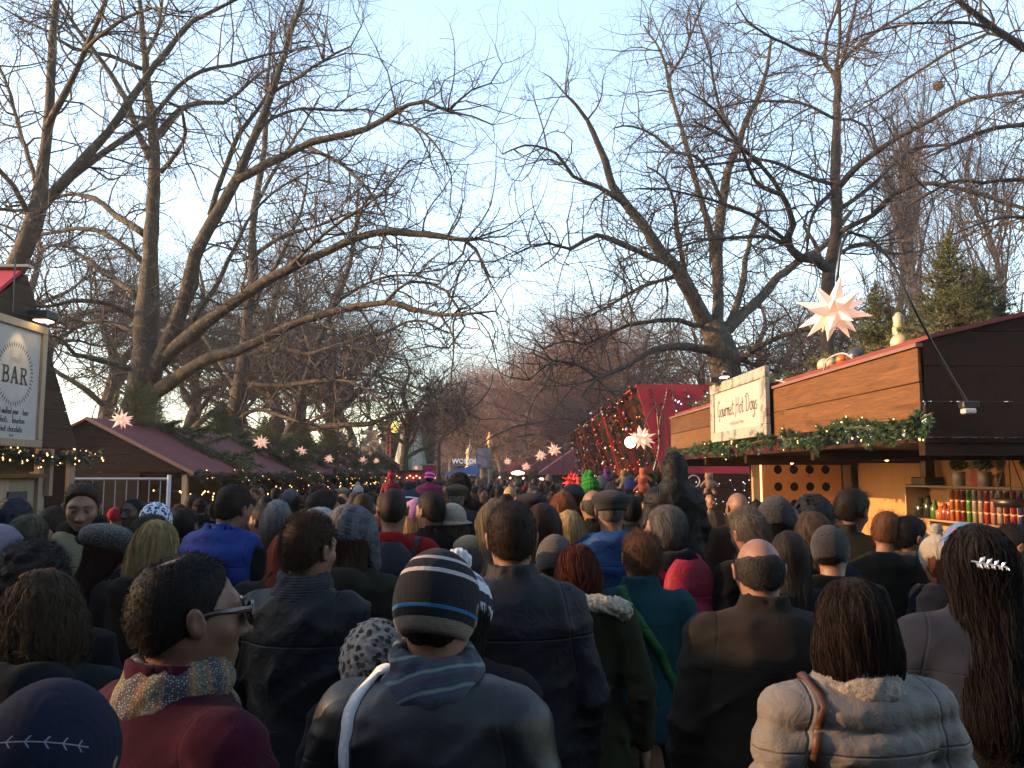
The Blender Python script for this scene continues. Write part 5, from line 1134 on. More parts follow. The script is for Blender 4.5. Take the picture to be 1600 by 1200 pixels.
# ------------------------------------------------------------------ red stalls with hanging garlands
def red_stall(k, D, first=False):
    label = ['first red canvas stall, its slanting end wall hung with dark light strings', 'second red decorated stall behind the paper star', 'third red decorated stall with red and silver baubles', 'fourth red decorated stall in the garland row', 'fifth red decorated stall in the garland row', 'sixth and farthest red stall of the garland row'][k]
    L = 3.4; root = empty('red_stall', (2.6, D, 0), 0, label=label, cat='market stall', group='red stalls with hanging garlands')
    zt = 3.82 if first else 3.78
    top = 2.9; m = MB(); m.prism([(-.02, 0, zt), (top, 0, zt), (top, 0, 1.98), (.48, 0, 1.98)], (0, .06, 0)); m.build('end_panel', M['red'], root)
    # front: sloping dark boards under the red top band
    for j in range(6):
        f0, f1 = j / 6, (j + 1) / 6 - .008; x0, x1 = .50 * (1 - f0), .50 * (1 - f1); z0, z1 = 1.98 + (zt - 1.98) * f0, 1.98 + (zt - 1.98) * f1
        m = MB(); m.prism([(x0 + .05, .065, z0), (x0 + .09, .065, z0), (x1 + .09, .065, z1), (x1 + .05, .065, z1)], (0, L - .13, 0)); m.build('plank', M['rwood'], root)
    m = MB(); m.box((.0, .062, zt - .035), (top, L - .002, zt)); m.build('roof', M['red'], root)
    m = MB(); m.prism([(-.02, L - .06, zt), (top, L - .06, zt), (top, L - .06, 1.98), (.48, L - .06, 1.98)], (0, .058, 0)); m.build('end_panel', M['red'], root)
    for j in range(7):
        z0 = .02 + j * .278; MB().box((.75, .004, z0), (2.9, .04, z0 + .272), bev=.005).build('plank', M['dwood'], root)
    MB().box((.55, .08, .82), (1.0, L - .08, .90)).build('counter', M['dwood'], root); MB().box((2.7, .05, 0), (2.75, L - .05, 1.97)).build('back_wall', M['dwood'], root)
    for yy in (.1, L - .2): MB().box((.6, yy, 0), (.68, yy + .08, 1.97)).build('post', M['dwood'], root)
    return root
RD = [17.6, 21.1, 24.6, 28.1, 31.6, 35.1]
for k, D in enumerate(RD):
    r = red_stall(k, D, k == 0)
    for j in range(2):
        yy = D + (.45, 2.0)[j]
        garland('bauble_garland', [(2.50, yy, 3.85), (2.66, yy, 3.3), (2.86, yy, 2.6), (3.0, yy, 2.05), (3.03, yy, 1.5), (3.02, yy, 1.1)], f'green garland with {["silver and red", "gold and red"][j]} baubles, {["near", "far"][j]} one on the {["first", "second", "third", "fourth", "fifth", "sixth"][k]} red stall', R=.09, dens=1500 if k < 2 else 900, bulbs=8, L=.08, w=.007, baubles=(4 if k == 0 and j == 0 else 26 if k < 3 else 16), seed=50 + k * 3 + j, group='bauble garlands on the red stalls', mat='needle2')
# light strings on the first red end panel
rng = np.random.default_rng(8)
for k, (a, b, ws) in enumerate((((1018, 608), (1045, 735), 0), ((1040, 608), (1022, 735), 0), ((1048, 608), (1075, 700), 1), ((1070, 608), (1095, 660), 1), ((1100, 608), (1118, 640), 1))):
    D = 17.55; m = MB(); n = 14; pa, pb = P(*a, D), P(*b, D); pts = np.array([pa + (pb - pa) * t + np.array([.03 * math.sin(t * 9 + k), 0, 0]) for t in np.linspace(0, 1, n)]); r = empty('light_string', pts[0], label=['dark cable string nearest the slanting edge of the first red panel', 'dark cable string leaning left on the first red panel', 'string of white lights in the middle of the red panel', 'string of white lights right of the middle of the red panel', 'string of white lights on the red panel next to the sign'][k], cat='light string', group='light strings on the red panel')
    m.tube(pts - pts[0], .014, 4); 
    for t in np.linspace(0, 1, 24): q = pa + (pb - pa) * t - pts[0]; m.tube([q, q + np.array([rng.normal(0, .05), -.01, -.04])], .012, 3)
    m.build('cable', M['black'], r)
    led = _sh.setdefault('bled', MB().lathe([(.0005, -.02), (.018, 0), (.0005, .02)], 6).me('bulb', M['ledw'], True))
    if ws:
        for t in rng.uniform(.05, 1, 7): obj('bulb', led, r, loc=pa + (pb - pa) * t - pts[0] + np.array([rng.normal(0, .05), -.04, 0]))
# net of lights on the dark side boards
r = empty('light_net', (4.2, 17.5, 1.4), label='loose net of small white lights on the dark boards behind the child on shoulders', cat='light net')
pts = np.array([[rng.uniform(-.85, 1.0), -.02, rng.uniform(-.5, .5)] for _ in range(44)]); m = MB()
for i in range(len(pts)):
    dd = np.linalg.norm(pts - pts[i], axis=1); j = np.argsort(dd)[1:3]
    for q in j: m.tube([pts[i], (pts[i] + pts[q]) / 2 + np.array([0, -.01, -.03]), pts[q]], .005, 3, False)
    o = obj('bulb', led, r, loc=pts[i]); o.scale = (.7,) * 3
m.build('cable', M['black'], r)
a = np.linspace(0, 6.283, 21)
for k, (x, z, R_) in enumerate(((-.35, .02, .16), (-.5, .42, .12), (.62, -.15, .13))):
    o = MB().tube([(math.cos(t) * R_, 0, math.sin(t) * R_) for t in a], .012, 4, False).build('ring', M['ledw'] if False else M['steel'], r, True, loc=(x, -.05, z))
# glowing ball lamp and the star on the first red stall
MB().lathe([(.0005, -.11)] + [(.11 * math.sin(t), -.11 * math.cos(t)) for t in np.linspace(.2, 2.94, 12)] + [(.0005, .11)], 20).build('globe_lamp', emit('globe_glow', (1.0, .72, .40), 3), None, True, loc=P(985, 691, 16.6), label='glowing round globe lamp hanging before the first red stall', cat='lamp')
star(P(1003, 685, 15.2), .27, 'white paper star beside the glowing globe lamp on the red stall', [P(1046, 745, 15.4), P(1046, 690, 15.3), P(1040, 655, 15.2), P(1025, 636, 15.2), P(1013, 650, 15.2), P(1006, 672, 15.2)], True, seed=5)
for k, (x, y, D, R_, lb) in enumerate(((866, 703, 26, .26, 'white paper star at the foot of the farthest bauble garlands'), (845, 712, 33, .27, 'white paper star left of the bauble garlands over pink roofs'), (822, 729, 38, .25, 'white paper star just above the crowd on the far right stalls'), (793, 721, 46, .26, 'smallest far paper star near the dark screen'))):
    star(P(x, y, D), R_, lb, [P(x + 14, 752, D + .1), P(x + 13, y - 8, D), P(x + 6, y - 16, D), P(x, y - 8, D)], D < 30, seed=10 + k)
for k, (x, y, D, R_, lb) in enumerate(((190, 656, 13.2, .19, 'white paper star on the ridge of the first low stall'), (408, 691, 17.3, .185, 'paper star on its pole between the second and third roofs'), (470, 706, 20.6, .17, 'paper star over the fourth low stall roof'), (514, 717, 24, .16, 'paper star right of the one over the fourth roof'), (567, 720, 28.5, .19, 'paper star below the glass ball ornament'), (588, 720, 32, .14, 'small far paper star right of the glass ball ornament'), (650, 731, 50, .2, 'faint small paper star beside the windmill tower'))):
    star(P(x, y, D), R_, lb, [P(x - 45 + k * 4, y + 52 - k * 5, D + .1), P(x - 14, y + 8, D), P(x - 3, y - 14, D), P(x, y - 4, D)] if k else None, D < 26, seed=20 + k)

# ------------------------------------------------------------------ bar kiosk on the left
def bar():
    X = -4.5; root = empty('bar_kiosk', (X, 7.75, 0), 0, label='dark wooden kiosk with a steep plank gable, red roof and a tall white bar sign', cat='market stall')
    # local y along the facade (far = +), x outwards +
    def gz(y): return 3.80 - (1.43 * y if y > 0 else -.78 * y)
    z = 2.22; k = 0
    while z < 3.78:
        z1 = z + .185; ya = -(3.80 - z) / .78; yb = (3.80 - z) / 1.43; ya1 = -(3.80 - min(z1, 3.79)) / .78; yb1 = (3.80 - min(z1, 3.79)) / 1.43; zz = min(z1 - .005, 3.79)
        m = MB(); m.prism([(0, max(ya, -2.6), z), (0, yb, z), (0, yb1, zz), (0, max(ya1, -2.6), zz)], (-.03, 0, 0)); m.build('plank', M['bwood'], root); z = z1; k += 1
    m = MB(); yb = 1.62 / 1.43; m.prism([(.06, 0, 3.82), (.06, yb + .06, 2.16), (.06, yb + .06, 2.12), (.06, 0.0, 3.86)][:3], (-.10, 0, 0)); 
    m = MB(); m.prism([(-.04, 0, 3.805), (-.04, 1.16, 2.15), (-.04, 1.175, 2.17), (-.04, 0.015, 3.83)], (-3.0, 0, 0)); m.build('roof_slope', M['redroof'], root)
    m = MB(); m.prism([(-.045, -.005, 3.81), (-.045, -2.05, 2.2), (-.045, -2.05, 2.24), (-.045, -.005, 3.85)], (-3.0, 0, 0)); m.build('roof_slope', M['red'], root)
    MB().box((-3.0, -.05, 3.86), (.03, .05, 3.885)).build('ridge_cap', M['white'], root)
    # lower front
    for y in (-2.0, .42, .98): MB().box((-.10, y, 0), (-.01, y + .11, 2.2)).build('post', M['lwood'], root)
    MB().box((-.09, -1.9, 1.98), (-.05, .40, 2.2)).build('board', M['bwood'], root); MB().box((-.30, -1.9, 1.925), (.06, .42, 1.96)).build('counter', M['owood'], root)
    for y in np.arange(-1.9, .38, .24): MB().box((-.08, y, .02), (-.05, y + .235, 1.92), bev=.004).build('plank', M['lwood'], root)
    MB().box((-.045, -.02, 1.60), (-.03, .28, 1.80)).build('chalkboard', plain('chalkboard', (.03, .04, .04), .5, .2), root)
    MB().box((-2.9, 1.05, 0), (-.12, 1.09, 2.19)).build('side_wall', M['bwood'], root); MB().box((-2.9, -2.0, 0), (-2.86, 1.04, 2.19)).build('back_wall', M['bwood'], root)
    MB().box((-.07, .55, .9), (-.04, .96, 2.18)).build('shutter', M['dwood'], root)
    MB().box((.0, .50, 1.75), (.05, .56, 2.2)).build('bracket', M['lwood'], root)
    # sign
    sg = empty('bar_sign', (X + .10, 7.07, 2.20), 0, label='tall white sign in a pale wood frame reading BAR inside a ring of rays', cat='sign'); Wd, Hh = .88, 1.13
    for lo, hi in (((-.03, 0, 0), (.025, Wd, .07)), ((-.03, 0, Hh - .07), (.025, Wd, Hh)), ((-.028, 0, .072), (.024, .07, Hh - .072)), ((-.028, Wd - .07, .072), (.024, Wd, Hh - .072))): MB().box(lo, hi, bev=.004).build('frame', M['lwood'], sg)
    MB().box((-.02, .07, .07), (-.005, Wd - .07, Hh - .07)).build('panel', M['white'], sg)
    cy, cz = Wd / 2 - .015, .64; m = MB()
    for k in range(48):
        a = k * 6.2832 / 48; r0, r1 = .235, .29 + .012 * (k % 2); d = np.array([0, math.cos(a), math.sin(a)]); t = np.array([0, -math.sin(a), math.cos(a)]); c = np.array([0, cy, cz])
        m.add([c + d * r0, c + d * (r0 + .03) + t * .007, c + d * r1, c + d * (r0 + .03) - t * .007] + np.array([[-.0035, 0, 0]]), [[0, 1, 2, 3]])
    m.build('ray_ring', M['ink'], sg)
    face = lambda y, z_: Matrix(((0, 0, 1, -.0045), (1, 0, 0, y), (0, 1, 0, z_), (0, 0, 0, 1)))
    # slab serif BAR
    m = MB()
    def bar_(x0, y0, x1, y1): m.add([(x0, y0, .002), (x1, y0, .002), (x1, y1, .002), (x0, y1, .002)], [[0, 1, 2, 3]])
    h = .15
    for x0 in (0, .27): bar_(x0 + .012, 0, x0 + .034, h); bar_(x0 - .004, 0, x0 + .052, .012); bar_(x0 - .004, h - .012, x0 + .02, h)
    for pts in ([(.034, h - .007), (.075, h - .012), (.085, .112), (.07, .085), (.034, .08)], [(.034, .078), (.08, .072), (.095, .04), (.08, .012), (.034, .006)], [(.304, h - .007), (.345, h - .012), (.357, .112), (.34, .085), (.304, .080)]): stroke(m, pts, .0105, .002)
    stroke(m, [(.325, .078), (.35, .04), (.372, .006)], .011, .002); bar_(.350, 0, .392, .012)
    stroke(m, [(.182, h), (.163, .075), (.145, .006)], .008, .0021); stroke(m, [(.182, h), (.203, .075), (.225, .006)], .013, .0022); bar_(.150, .046, .218, .058); bar_(.122, 0, .166, .012); bar_(.198, 0, .252, .012)
    t = obj('lettering', m.me('lettering', M['ink']), sg); t.matrix_local = face(cy - .19, cz - .085)
    m = MB(); script(m, 'Small', 0, 0, .10, .003, 1.3); t = obj('lettering', m.me('lettering', plain('goldink', (.35, .25, .14), .6, .1)), sg); t.matrix_local = face(cy, cz + .10)
    for k, tx in enumerate(('hot mulled pear - beer', 'shots - bourbon', 'hot chocolate')): m = MB(); script(m, tx, 0, 0, .062, .0035, 1.35 if k else 1.2); t = obj('lettering', m.me('lettering', M['ink']), sg); t.matrix_local = face(cy, .285 - k * .078)
    m = MB()
    for dx in (-.02, 0, .02): stroke(m, [(dx, 0), (dx * 1.3, .022)], .004)
    stroke(m, [(-.03, .004), (.03, .004)], .003); t = obj('lettering', m.me('lettering', M['ink']), sg); t.matrix_local = face(cy, .085)
    lamp = empty('sign_lamp', (X + .12, 7.66, 3.40), 0, label='black lamp hooked over the top of the bar sign', cat='lamp'); MB().box((-.05, -.02, -.04), (.16, .16, .05), bev=.012).build('lamp_head', M['black'], lamp); MB().tube([(-.10, -.14, .55), (-.09, -.15, .0), (.05, -.05, -.03)], .008, 6).build('arm', M['black'], lamp); MB().box((.02, -.01, -.05), (.14, .12, -.042)).build('lens', emit('lens2', (1.0, .70, .36), 3), lamp)
    s = bpy.data.lights.new('bar_spot', 'SPOT'); s.energy = 2.2; s.color = (1.0, .66, .30); s.spot_size = math.radians(62); s.spot_blend = .6; s.shadow_soft_size = .02; o = bpy.data.objects.new('bar_spot', s); COL.objects.link(o); o.location = (X + .30, 7.52, 3.36); d = Vector((X + .09, 7.50, 2.90)) - Vector(o.location); o.rotation_euler = (-d).to_track_quat('Z', 'Y').to_euler()
    garland('garland', [(X + .06, y, z_) for y, z_ in ((6.0, 2.16), (6.8, 2.12), (7.6, 2.14), (8.4, 2.11), (9.15, 2.15))], 'pine garland with warm lights along the bar kiosk', R=.075, dens=2200, bulbs=95, L=.055, w=.004, seed=6, mat='needle2')
bar()
# metal barrier between the bar and the first low stall
r = empty('metal_barrier', (-4.9, 10.3, 0), .12, label='grey metal crowd barrier between the bar kiosk and the first low stall', cat='barrier')
for x in (-.75, .75): MB().tube([(x, 0, 0), (x, 0, 1.95)], .025, 8).build('post', M['steel'], r, True)
MB().tube([(-.75, 0, 1.90), (.75, 0, 1.90)], .016, 6).build('rail', M['steel'], r); MB().tube([(-.75, 0, .5), (.75, 0, .5)], .016, 6).build('rail', M['steel'], r)
for x in np.linspace(-.65, .65, 11): MB().tube([(x, 0, .5), (x, 0, 1.9)], .006, 5).build('bar', M['steel'], r)

# ------------------------------------------------------------------ low stalls along the left
LW = [('first low stall beyond the bar, dark plank gable and red felt roof', 13.6), ('second low stall with fir boughs on its red roof', 17.6), ('third low stall on the left with a red roof', 21.6), ('fourth low stall on the left with a red roof', 25.6), ('fifth low stall on the left with a red roof', 29.6), ('farthest low stall on the left before the dark hut', 33.6)]
ordn = ['first', 'second', 'third', 'fourth', 'fifth', 'sixth']
for k, (lb, D) in enumerate(LW):
    X = -5.15; root = empty('low_stall', (X, D, 0), 0, label=lb, cat='market stall', group='low red roofed stalls on the left'); L = 3.7; rx, rz_ = -1.62, 2.80; ez = 2.0
    for j in range(6):
        z0 = 2.0 + j * .135; z1 = z0 + .13
        if z0 > 2.77: break
        f0, f1 = (z0 - ez) / (rz_ - ez), min(1, (z1 - ez) / (rz_ - ez)); m = MB(); m.prism([(rx * f0, 0, z0), (rx * f1, 0, z1), (-3.24 + (3.24 + rx) * f1 , 0, z1), (-3.24 + (3.24 + rx) * f0, 0, z0)], (0, .03, 0)); m.build('plank', M['dwood2'], root)
    for j in range(7): MB().box((-3.2, 0, .02 + j * .282), (-.75, .03, .297 + j * .282), bev=.004).build('plank', M['dwood2'], root)
    m = MB(); m.prism([(.12, -.06, ez - .05), (rx, -.06, rz_ + .03), (rx, -.06, rz_ + .07), (.12, -.06, ez - .01)], (0, L + .1, 0)); m.build('roof', M['redroof'], root)
    m = MB(); m.prism([(rx, -.06, rz_ + .03), (-3.36, -.06, ez - .05), (-3.36, -.06, ez - .01), (rx, -.06, rz_ + .07)], (0, L + .1, 0)); m.build('roof', M['redroof'], root)
    m = MB(); m.prism([(.13, -.10, ez - .06), (rx, -.10, rz_ + .02), (rx, -.10, rz_ + .078), (.13, -.10, ez - .002)], (0, .035, 0)); m.build('roof_edge', M['pinkedge'], root)
    MB().box((-3.15, .05, 0), (-3.1, L, 1.98)).build('back_wall', M['dwood'], root); MB().box((-.9, .05, .85), (-.1, L, .92)).build('counter', M['dwood'], root); MB().box((-.2, .05, 0), (-.15, L, .85)).build('counter_front', M['dwood'], root)
    for y in (.03, L - .12): MB().box((-.1, y, 0), (-.02, y + .09, 1.95)).build('post', M['lwood'] if k == 0 else M['dwood'], root)
    garland('garland', [(X + .10, D - .05 + y, 1.95 + .03 * math.sin(y * 4 + k)) for y in np.linspace(0, 3.75, 6)], f'pine garland along the eave of the {ordn[k]} low stall', R=.085, dens=900 if k < 3 else 500, bulbs=22 if k else 34, L=.07, w=.007, seed=80 + k, mat='needle2', group='eave garlands of the low stalls')
    garland('fir_boughs', [(X + rx * (1 - t) + .05, D + 2.3 + .5 * t, rz_ + .12 - .78 * t) for t in np.linspace(0, .95, 6)], f'dark fir boughs lying down the red roof of the {ordn[k]} low stall', R=.42, dens=5200 if k < 3 else 2400, bulbs=5, L=.14, w=.009, seed=90 + k, mat='fir', group='fir boughs on the low roofs', cat='fir branches')
    # fairy lights and hanging goods inside
    r = empty('fairy_lights', (X - .5, D + .2, 1.86), label=f'string of warm coloured fairy lights inside the {ordn[k]} low stall', cat='light string', group='fairy lights in the low stalls')
    rg = np.random.default_rng(k); cp = np.array([(rg.uniform(-.2, .6), y, -.12 - .10 * abs(math.sin(y * 3)) - rg.uniform(0, .2)) for y in np.linspace(0, 3.3, 26)]); MB().tube(cp, .006, 3, False).build('cable', M['black'], r)
    for q in cp: o = obj('bulb', _sh['bulbled'], r, loc=q); o.scale = (1.3,) * 3
    place_fir(['wide', 'tall', 'wide', 'slim', 'wide', 'tall'][k], (X + rx - .1, D + (1.9 if k == 0 else 2.6), rz_ - .05), [1.0, .85, .9, 1.0, .95, .9][k], k * 1.3, f'dark fir tree standing on the ridge of the {ordn[k]} low stall', 'fir trees on the low stall ridges')
    place_fir(['tall', 'wide', 'tall', 'wide', 'tall', 'wide'][k], (X + rx - .5, D + 3.4, rz_ - .1), [.95, 1.0, .85, .9, .9, .9][k], k * 2.1 + 1, f'second dark fir tree at the far end of the {ordn[k]} low stall ridge', 'fir trees on the low stall ridges')

# ------------------------------------------------------------------ far end of the avenue
def far_things():
    # windmill tower with a red cap
    D = 54; c = P(641, 742, D); r = empty('windmill_tower', (c[0], D, 0), 0, label='tapering green and white windmill tower with a red cap and light strings', cat='fairground tower')
    for k in range(8):
        a0, a1 = k * math.pi / 4 + .2, (k + 1) * math.pi / 4 + .2; m = MB(); R0, R1 = 1.35, .55; z0, z1 = 1.0, 5.0
        m.add([(R0 * math.cos(a0), R0 * math.sin(a0), z0), (R0 * math.cos(a1), R0 * math.sin(a1), z0), (R1 * math.cos(a1), R1 * math.sin(a1), z1), (R1 * math.cos(a0), R1 * math.sin(a0), z1)], [[0, 1, 2, 3]]); m.build('panel', plain('mill_green', (.10, .28, .17), .6, .1) if k % 2 else plain('mill_cream', (.55, .50, .40), .6, .1), r)
    MB().lathe([(.62, 5.0), (.66, 5.2), (.3, 5.7), (.02, 5.9)], 12).build('cap', plain('mill_red', (.5, .05, .04), .5, .1), r, True)
    for k in range(4):
        a = k * math.pi / 2 + .5; d = np.array([math.cos(a), 0, math.sin(a)]); MB().tube([np.array([0, -.8, 5.1]), np.array([0, -.8, 5.1]) + d * 1.0], .05, 4).build('sail', plain('sail_red', (.45, .05, .05), .5, .1), r)
    MB().lathe([(1.7, 0), (1.6, 1.2), (1.5, 1.3)], 12).build('base', M['dwood'], r)
    c = P(606, 742, D); t = empty('light_tower', (c[0], D, 0), 0, label='thin red lattice tower with a yellow lamp beside the windmill', cat='fairground tower')
    for dx in (-.12, .12): MB().tube([(dx, 0, 0), (dx, 0, 5.1)], .04, 5).build('post', plain('tower_red', (.5, .08, .05), .5, .1), t)
    for z in np.arange(.4, 5, .3): MB().tube([(-.12, 0, z), (.12, 0, z + .2)], .02, 4).build('brace', plain('tower_red2', (.5, .08, .05), .5, .1) if z < .5 else bpy.data.materials['tower_red'], t)
    MB().lathe([(.001, 4.6), (.2, 4.65), (.25, 5.0), (.12, 5.3), (.001, 5.4)], 10).build('lamp', emit('tower_lamp', (1, .7, .15), .5), t, True, loc=(.4, 0, 0))
    # hut with a gable
    c = P(590, 742, 50); h = empty('wooden_hut', (c[0], 50, 0), 0, label='small dark hut with a pointed roof left of the windmill tower', cat='hut'); MB().box((-1.2, 0, 0), (1.2, 2, 2.2)).build('wall', M['dwood'], h); m = MB(); m.prism([(-1.5, -.2, 2.2), (1.5, -.2, 2.2), (0, -.2, 3.3)], (0, 2.4, 0)); m.build('roof', M['dwood2'], h); MB().box((.3, -.05, 1.2), (1.0, -.01, 2.0)).build('window', emit('hut_window', (.9, .55, .25), .15), h)
    # red booths
    for k, (x0, x1, y0, y1, D, lb) in enumerate(((660, 682, 727, 752, 46, 'tall red booth board with a white top left of the thin pole'), (628, 659, 737, 756, 44, 'low red booth front under the dark canopy'), (596, 628, 738, 756, 42, 'dark booth with lit red goods by the thin post'))):
        a, b = P(x0, y0, D), P(x1, y1, D); r = empty('red_booth', ((a[0] + b[0]) / 2, D, 0), 0, label=lb, cat='booth', group='red booths at the far left'); w = (b[0] - a[0]) / 2; MB().box((-w, 0, 0), (w, 1.6, a[2])).build('wall', plain('booth_red%d' % k, (.42, .03, .04) if k < 2 else (.12, .03, .02), .7, .2), r); MB().box((-w - .1, -.3, a[2]), (w + .1, 1.7, a[2] + .08)).build('roof', M['white'] if k == 0 else M['dwood'], r)
        for j in range(6): MB().lathe([(.001, -.05), (.05, 0), (.001, .05)], 6).build('lamp', emit('boothlamp%d%d' % (k, j), (1, .45, .2), .8), r, loc=(w * (-.8 + .32 * j), -.06, 1.9 - .1 * (j % 2)))
    # thin tall pole
    c = P(685, 742, 38); MB().tube([(0, 0, 0), (0, 0, 3.45)], [.10, .085], 8).build('wooden_pole', M['bark2'], None, True, loc=(c[0], 38, 0), label='tall dark wooden pole standing in the bright gap', cat='pole')
    # blue canopy stall and big letters
    D = 60; a, b = P(695, 742, D), P(747, 726, D); r = empty('blue_canopy', (a[0], D, 0), 0, label='stall with a sloping blue canopy under the big white letters', cat='canopy'); w = b[0] - a[0]
    m = MB(); m.prism([(0, 0, 1.95), (w, 0, 1.95), (w, 0, 2.72), (0, 0, 2.1)], (0, 3, 0)); m.build('awning', plain('blue_canvas', (.03, .14, .42), .7, .1), r)
    for x in (.1, w - .1): MB().box((x - .06, .1, 0), (x + .06, .2, 1.95)).build('post', M['white'], r)
    MB().box((0.1, 2.5, 0), (w - .1, 2.6, 1.9)).build('back_panel', plain('cream_panel', (.5, .42, .32), .7, .1), r)
    D = 66; c = P(726, 721, D); s = empty('letter_sign', c, 0, label='row of big white letters on a frame above the blue canopy', cat='sign'); text_obj('letters', 'WONDE', .50, emit('letter_glow', (.9, .88, .85), .10), s, Matrix.Translation((0, 0, 0)) @ Matrix.Rotation(math.pi / 2, 4, 'X'), off=.012, ext=.05)
    for x in (-.9, .9): MB().tube([(x, .15, -c[2]), (x, .15, .1)], .05, 6).build('post', M['steel'], s)
    MB().tube([(-1.2, .12, -.3), (1.2, .12, -.3)], .04, 6).build('rail', M['steel'], s)
    # dark screen
    D = 62; a, b = P(745, 700, D), P(767, 731, D); sc_ = empty('video_screen', ((a[0] + b[0]) / 2, D, 0), 0, label='dark upright video screen on a truss right of the big letters', cat='screen'); w = (b[0] - a[0]) / 2
    n = NT('screen_image'); co = n.coord(); n.set(Base_Color=(.02, .02, .03), Emission_Color=n.ramp(n.noise(1.6, 4, .6, co), [(.35, (.03, .035, .06)), (.5, (.10, .10, .16)), (.62, (.28, .20, .22)), (.7, (.5, .45, .45))]), Emission_Strength=.12); MB().box((-w, -.02, b[2]), (w, .0, a[2])).build('display', n.m, sc_); MB().box((-w - .05, .002, b[2] - .05), (w + .05, .2, a[2] + .05)).build('case', M['black'], sc_)
    for x in (-w, w): MB().tube([(x, .3, 0), (x, .3, a[2])], .07, 6).build('post', M['steel'], sc_)
    # golden figure and small tower behind
    D = 70; c = P(765, 742, D); g_ = empty('golden_figure', (c[0], D, 0), 0, label='orange gold angel figure on a slim column above the screen', cat='statue'); zz = P(765, 692, D)[2]; gm_ = plain('gold_orange', (.55, .25, .08), .5, .2)
    MB().lathe([(.12, 0), (.10, zz)], 8).build('column', M['lwood'], g_, True); m = MB(); m.add(*(lambda VQ: (VQ[0], VQ[1]))(iso(lambda p: smin(smin(rc(p, (0, 0, 0), (0, 0, .55), .22, .12), ell(p, (0, 0, .78), (.12, .12, .14)), .04), np.minimum(rc(p, (.1, 0, .5), (.34, -.05, .85), .07, .03), rc(p, (-.1, 0, .5), (-.30, -.05, .2), .07, .03)), .05), (-.5, -.3, -.3), (.5, .3, 1.0), .05))); m.build('figure', gm_, g_, True, loc=(0, 0, zz))
    c = P(734, 742, D); g2 = empty('clock_spire', (c[0], D, 0), 0, label='slim pale carousel spire rising behind the letters', cat='fairground tower'); zz = P(734, 700, D)[2]; MB().lathe([(.5, 0), (.5, zz - 1.6), (.32, zz - 1.5), (.30, zz - .5), (.38, zz - .45), (.05, zz + .3), (.01, zz + .6)], 10).build('tower', plain('spire', (.5, .36, .26), .6, .15), g2, True)
    # glass ball ornament on a post
    D = 34; c = P(552, 695, D); gb = empty('glass_ball_lamp', (c[0], D, 0), 0, label='large clear glass ball ornament hanging from a hooked post over the left stalls', cat='lamp'); z0 = c[2]
    gl = NT('smoky_glass'); gl.set(Base_Color=(.35, .28, .20), Roughness=.08, Transmission_Weight=.6, Alpha=.75)
    MB().lathe([(.0005, -.2)] + [(.2 * math.sin(t), -.2 * math.cos(t)) for t in np.linspace(.2, 2.8, 12)] + [(.05, .22), (.001, .26)], 18).build('ball', gl.m, gb, True, loc=(0, 0, z0)); MB().tube(catmull([(.25, .1, 0), (.25, .1, z0 + .1), (.15, .05, z0 + .42), (0, 0, z0 + .40), (0, 0, z0 + .24)], .1), .025, 6).build('post', M['black'], gb, True)
    # far right pink roofed stalls
    for k, (px, D, lb) in enumerate(((868, 41, 'nearest pink red roofed stall beyond the garland row'), (836, 47, 'pink red roofed stall beneath the lit star, second beyond the garlands'), (812, 54, 'small pink roofed stall third beyond the garlands'), (793, 62, 'farthest pink roofed stall on the right of the avenue'))):
        c = P(px, 742, D); r = empty('low_stall', (c[0], D, 0), 0, label=lb, cat='market stall', group='pink roofed stalls at the far right'); w = 3.0
        m = MB(); m.prism([(-.9, 0, 1.95), (w, 0, 1.95), (w, 0, 3.2), (.9, 0, 3.2)][:4], (0, 4.5, 0)); m.build('roof', plain('pink_roof%d' % k, (.22, .06, .065), .8, .25), r); MB().box((-.5, .1, 0), (w, 4.4, 1.94)).build('wall', M['dwood'], r)
        garland('garland', [(c[0] - .95, D + y, 1.98) for y in (0, 1.5, 3, 4.4)], f'green garland with yellow lights on the eave of the {["nearest", "second", "third", "farthest"][k]} pink roofed stall', R=.2, dens=500, bulbs=22, L=.16, w=.02, seed=120 + k, mat='needle2')
        for j in range(3): MB().lathe([(.001, -.08), (.08, 0), (.001, .08)], 8).build('lamp', emit('plamp%d%d' % (k, j), [(1, .6, .25), (1, .3, .3), (.9, .4, .9)][j], .8), r, True, loc=(-.6, .6 + j * 1.5, 1.75))
    MB().lathe([(.001, -.1), (.28, -.06), (.32, .02), (.1, .10), (.001, .1)], 14).build('oval_lamp', emit('oval_glow', (1, .62, .36), 1.5), None, True, loc=P(809, 739, 40), label='glowing oval lamp under the far pink roofs', cat='lamp')
    # goods hanging at the red stall front: toys and bags
    rg = np.random.default_rng(3)
    for k, (px, py, D, col, sh, lb) in enumerate(((917, 750, 22.5, (.06, .5, .05), 'hat', 'bright green knitted hat hanging at the red stall'), (940, 754, 21.5, (.28, .30, .33), 'bag', 'grey bag hanging among goods at the red stall'), (948, 746, 22, (.25, .06, .35), 'ball', 'purple round toy hanging at the red stall'), (985, 756, 19, (.03, .06, .30), 'bag', 'dark blue bag hanging at the red stall front'), (975, 750, 19.5, (.55, .32, .14), 'ball', 'tan soft toy hanging at the red stall front'), (1005, 748, 18, (.75, .22, .06), 'ball', 'orange soft toy at the corner of the first red stall'), (1003, 764, 17.8, (.55, .10, .04), 'ball', 'red orange soft toy below the orange toy'), (905, 758, 24, (.8, .12, .05), 'ball', 'red toy hanging beside the green hat'), (1108, 757, 16.9, (.35, .20, .12), 'ball', 'round brown toy behind the child on shoulders'), (858, 748, 34, (.3, .3, .3), 'bag', 'grey goods bag hanging at the farthest red stall'), (955, 764, 21, (.15, .12, .10), 'bag', 'brown bag hanging low at the red stall'))):
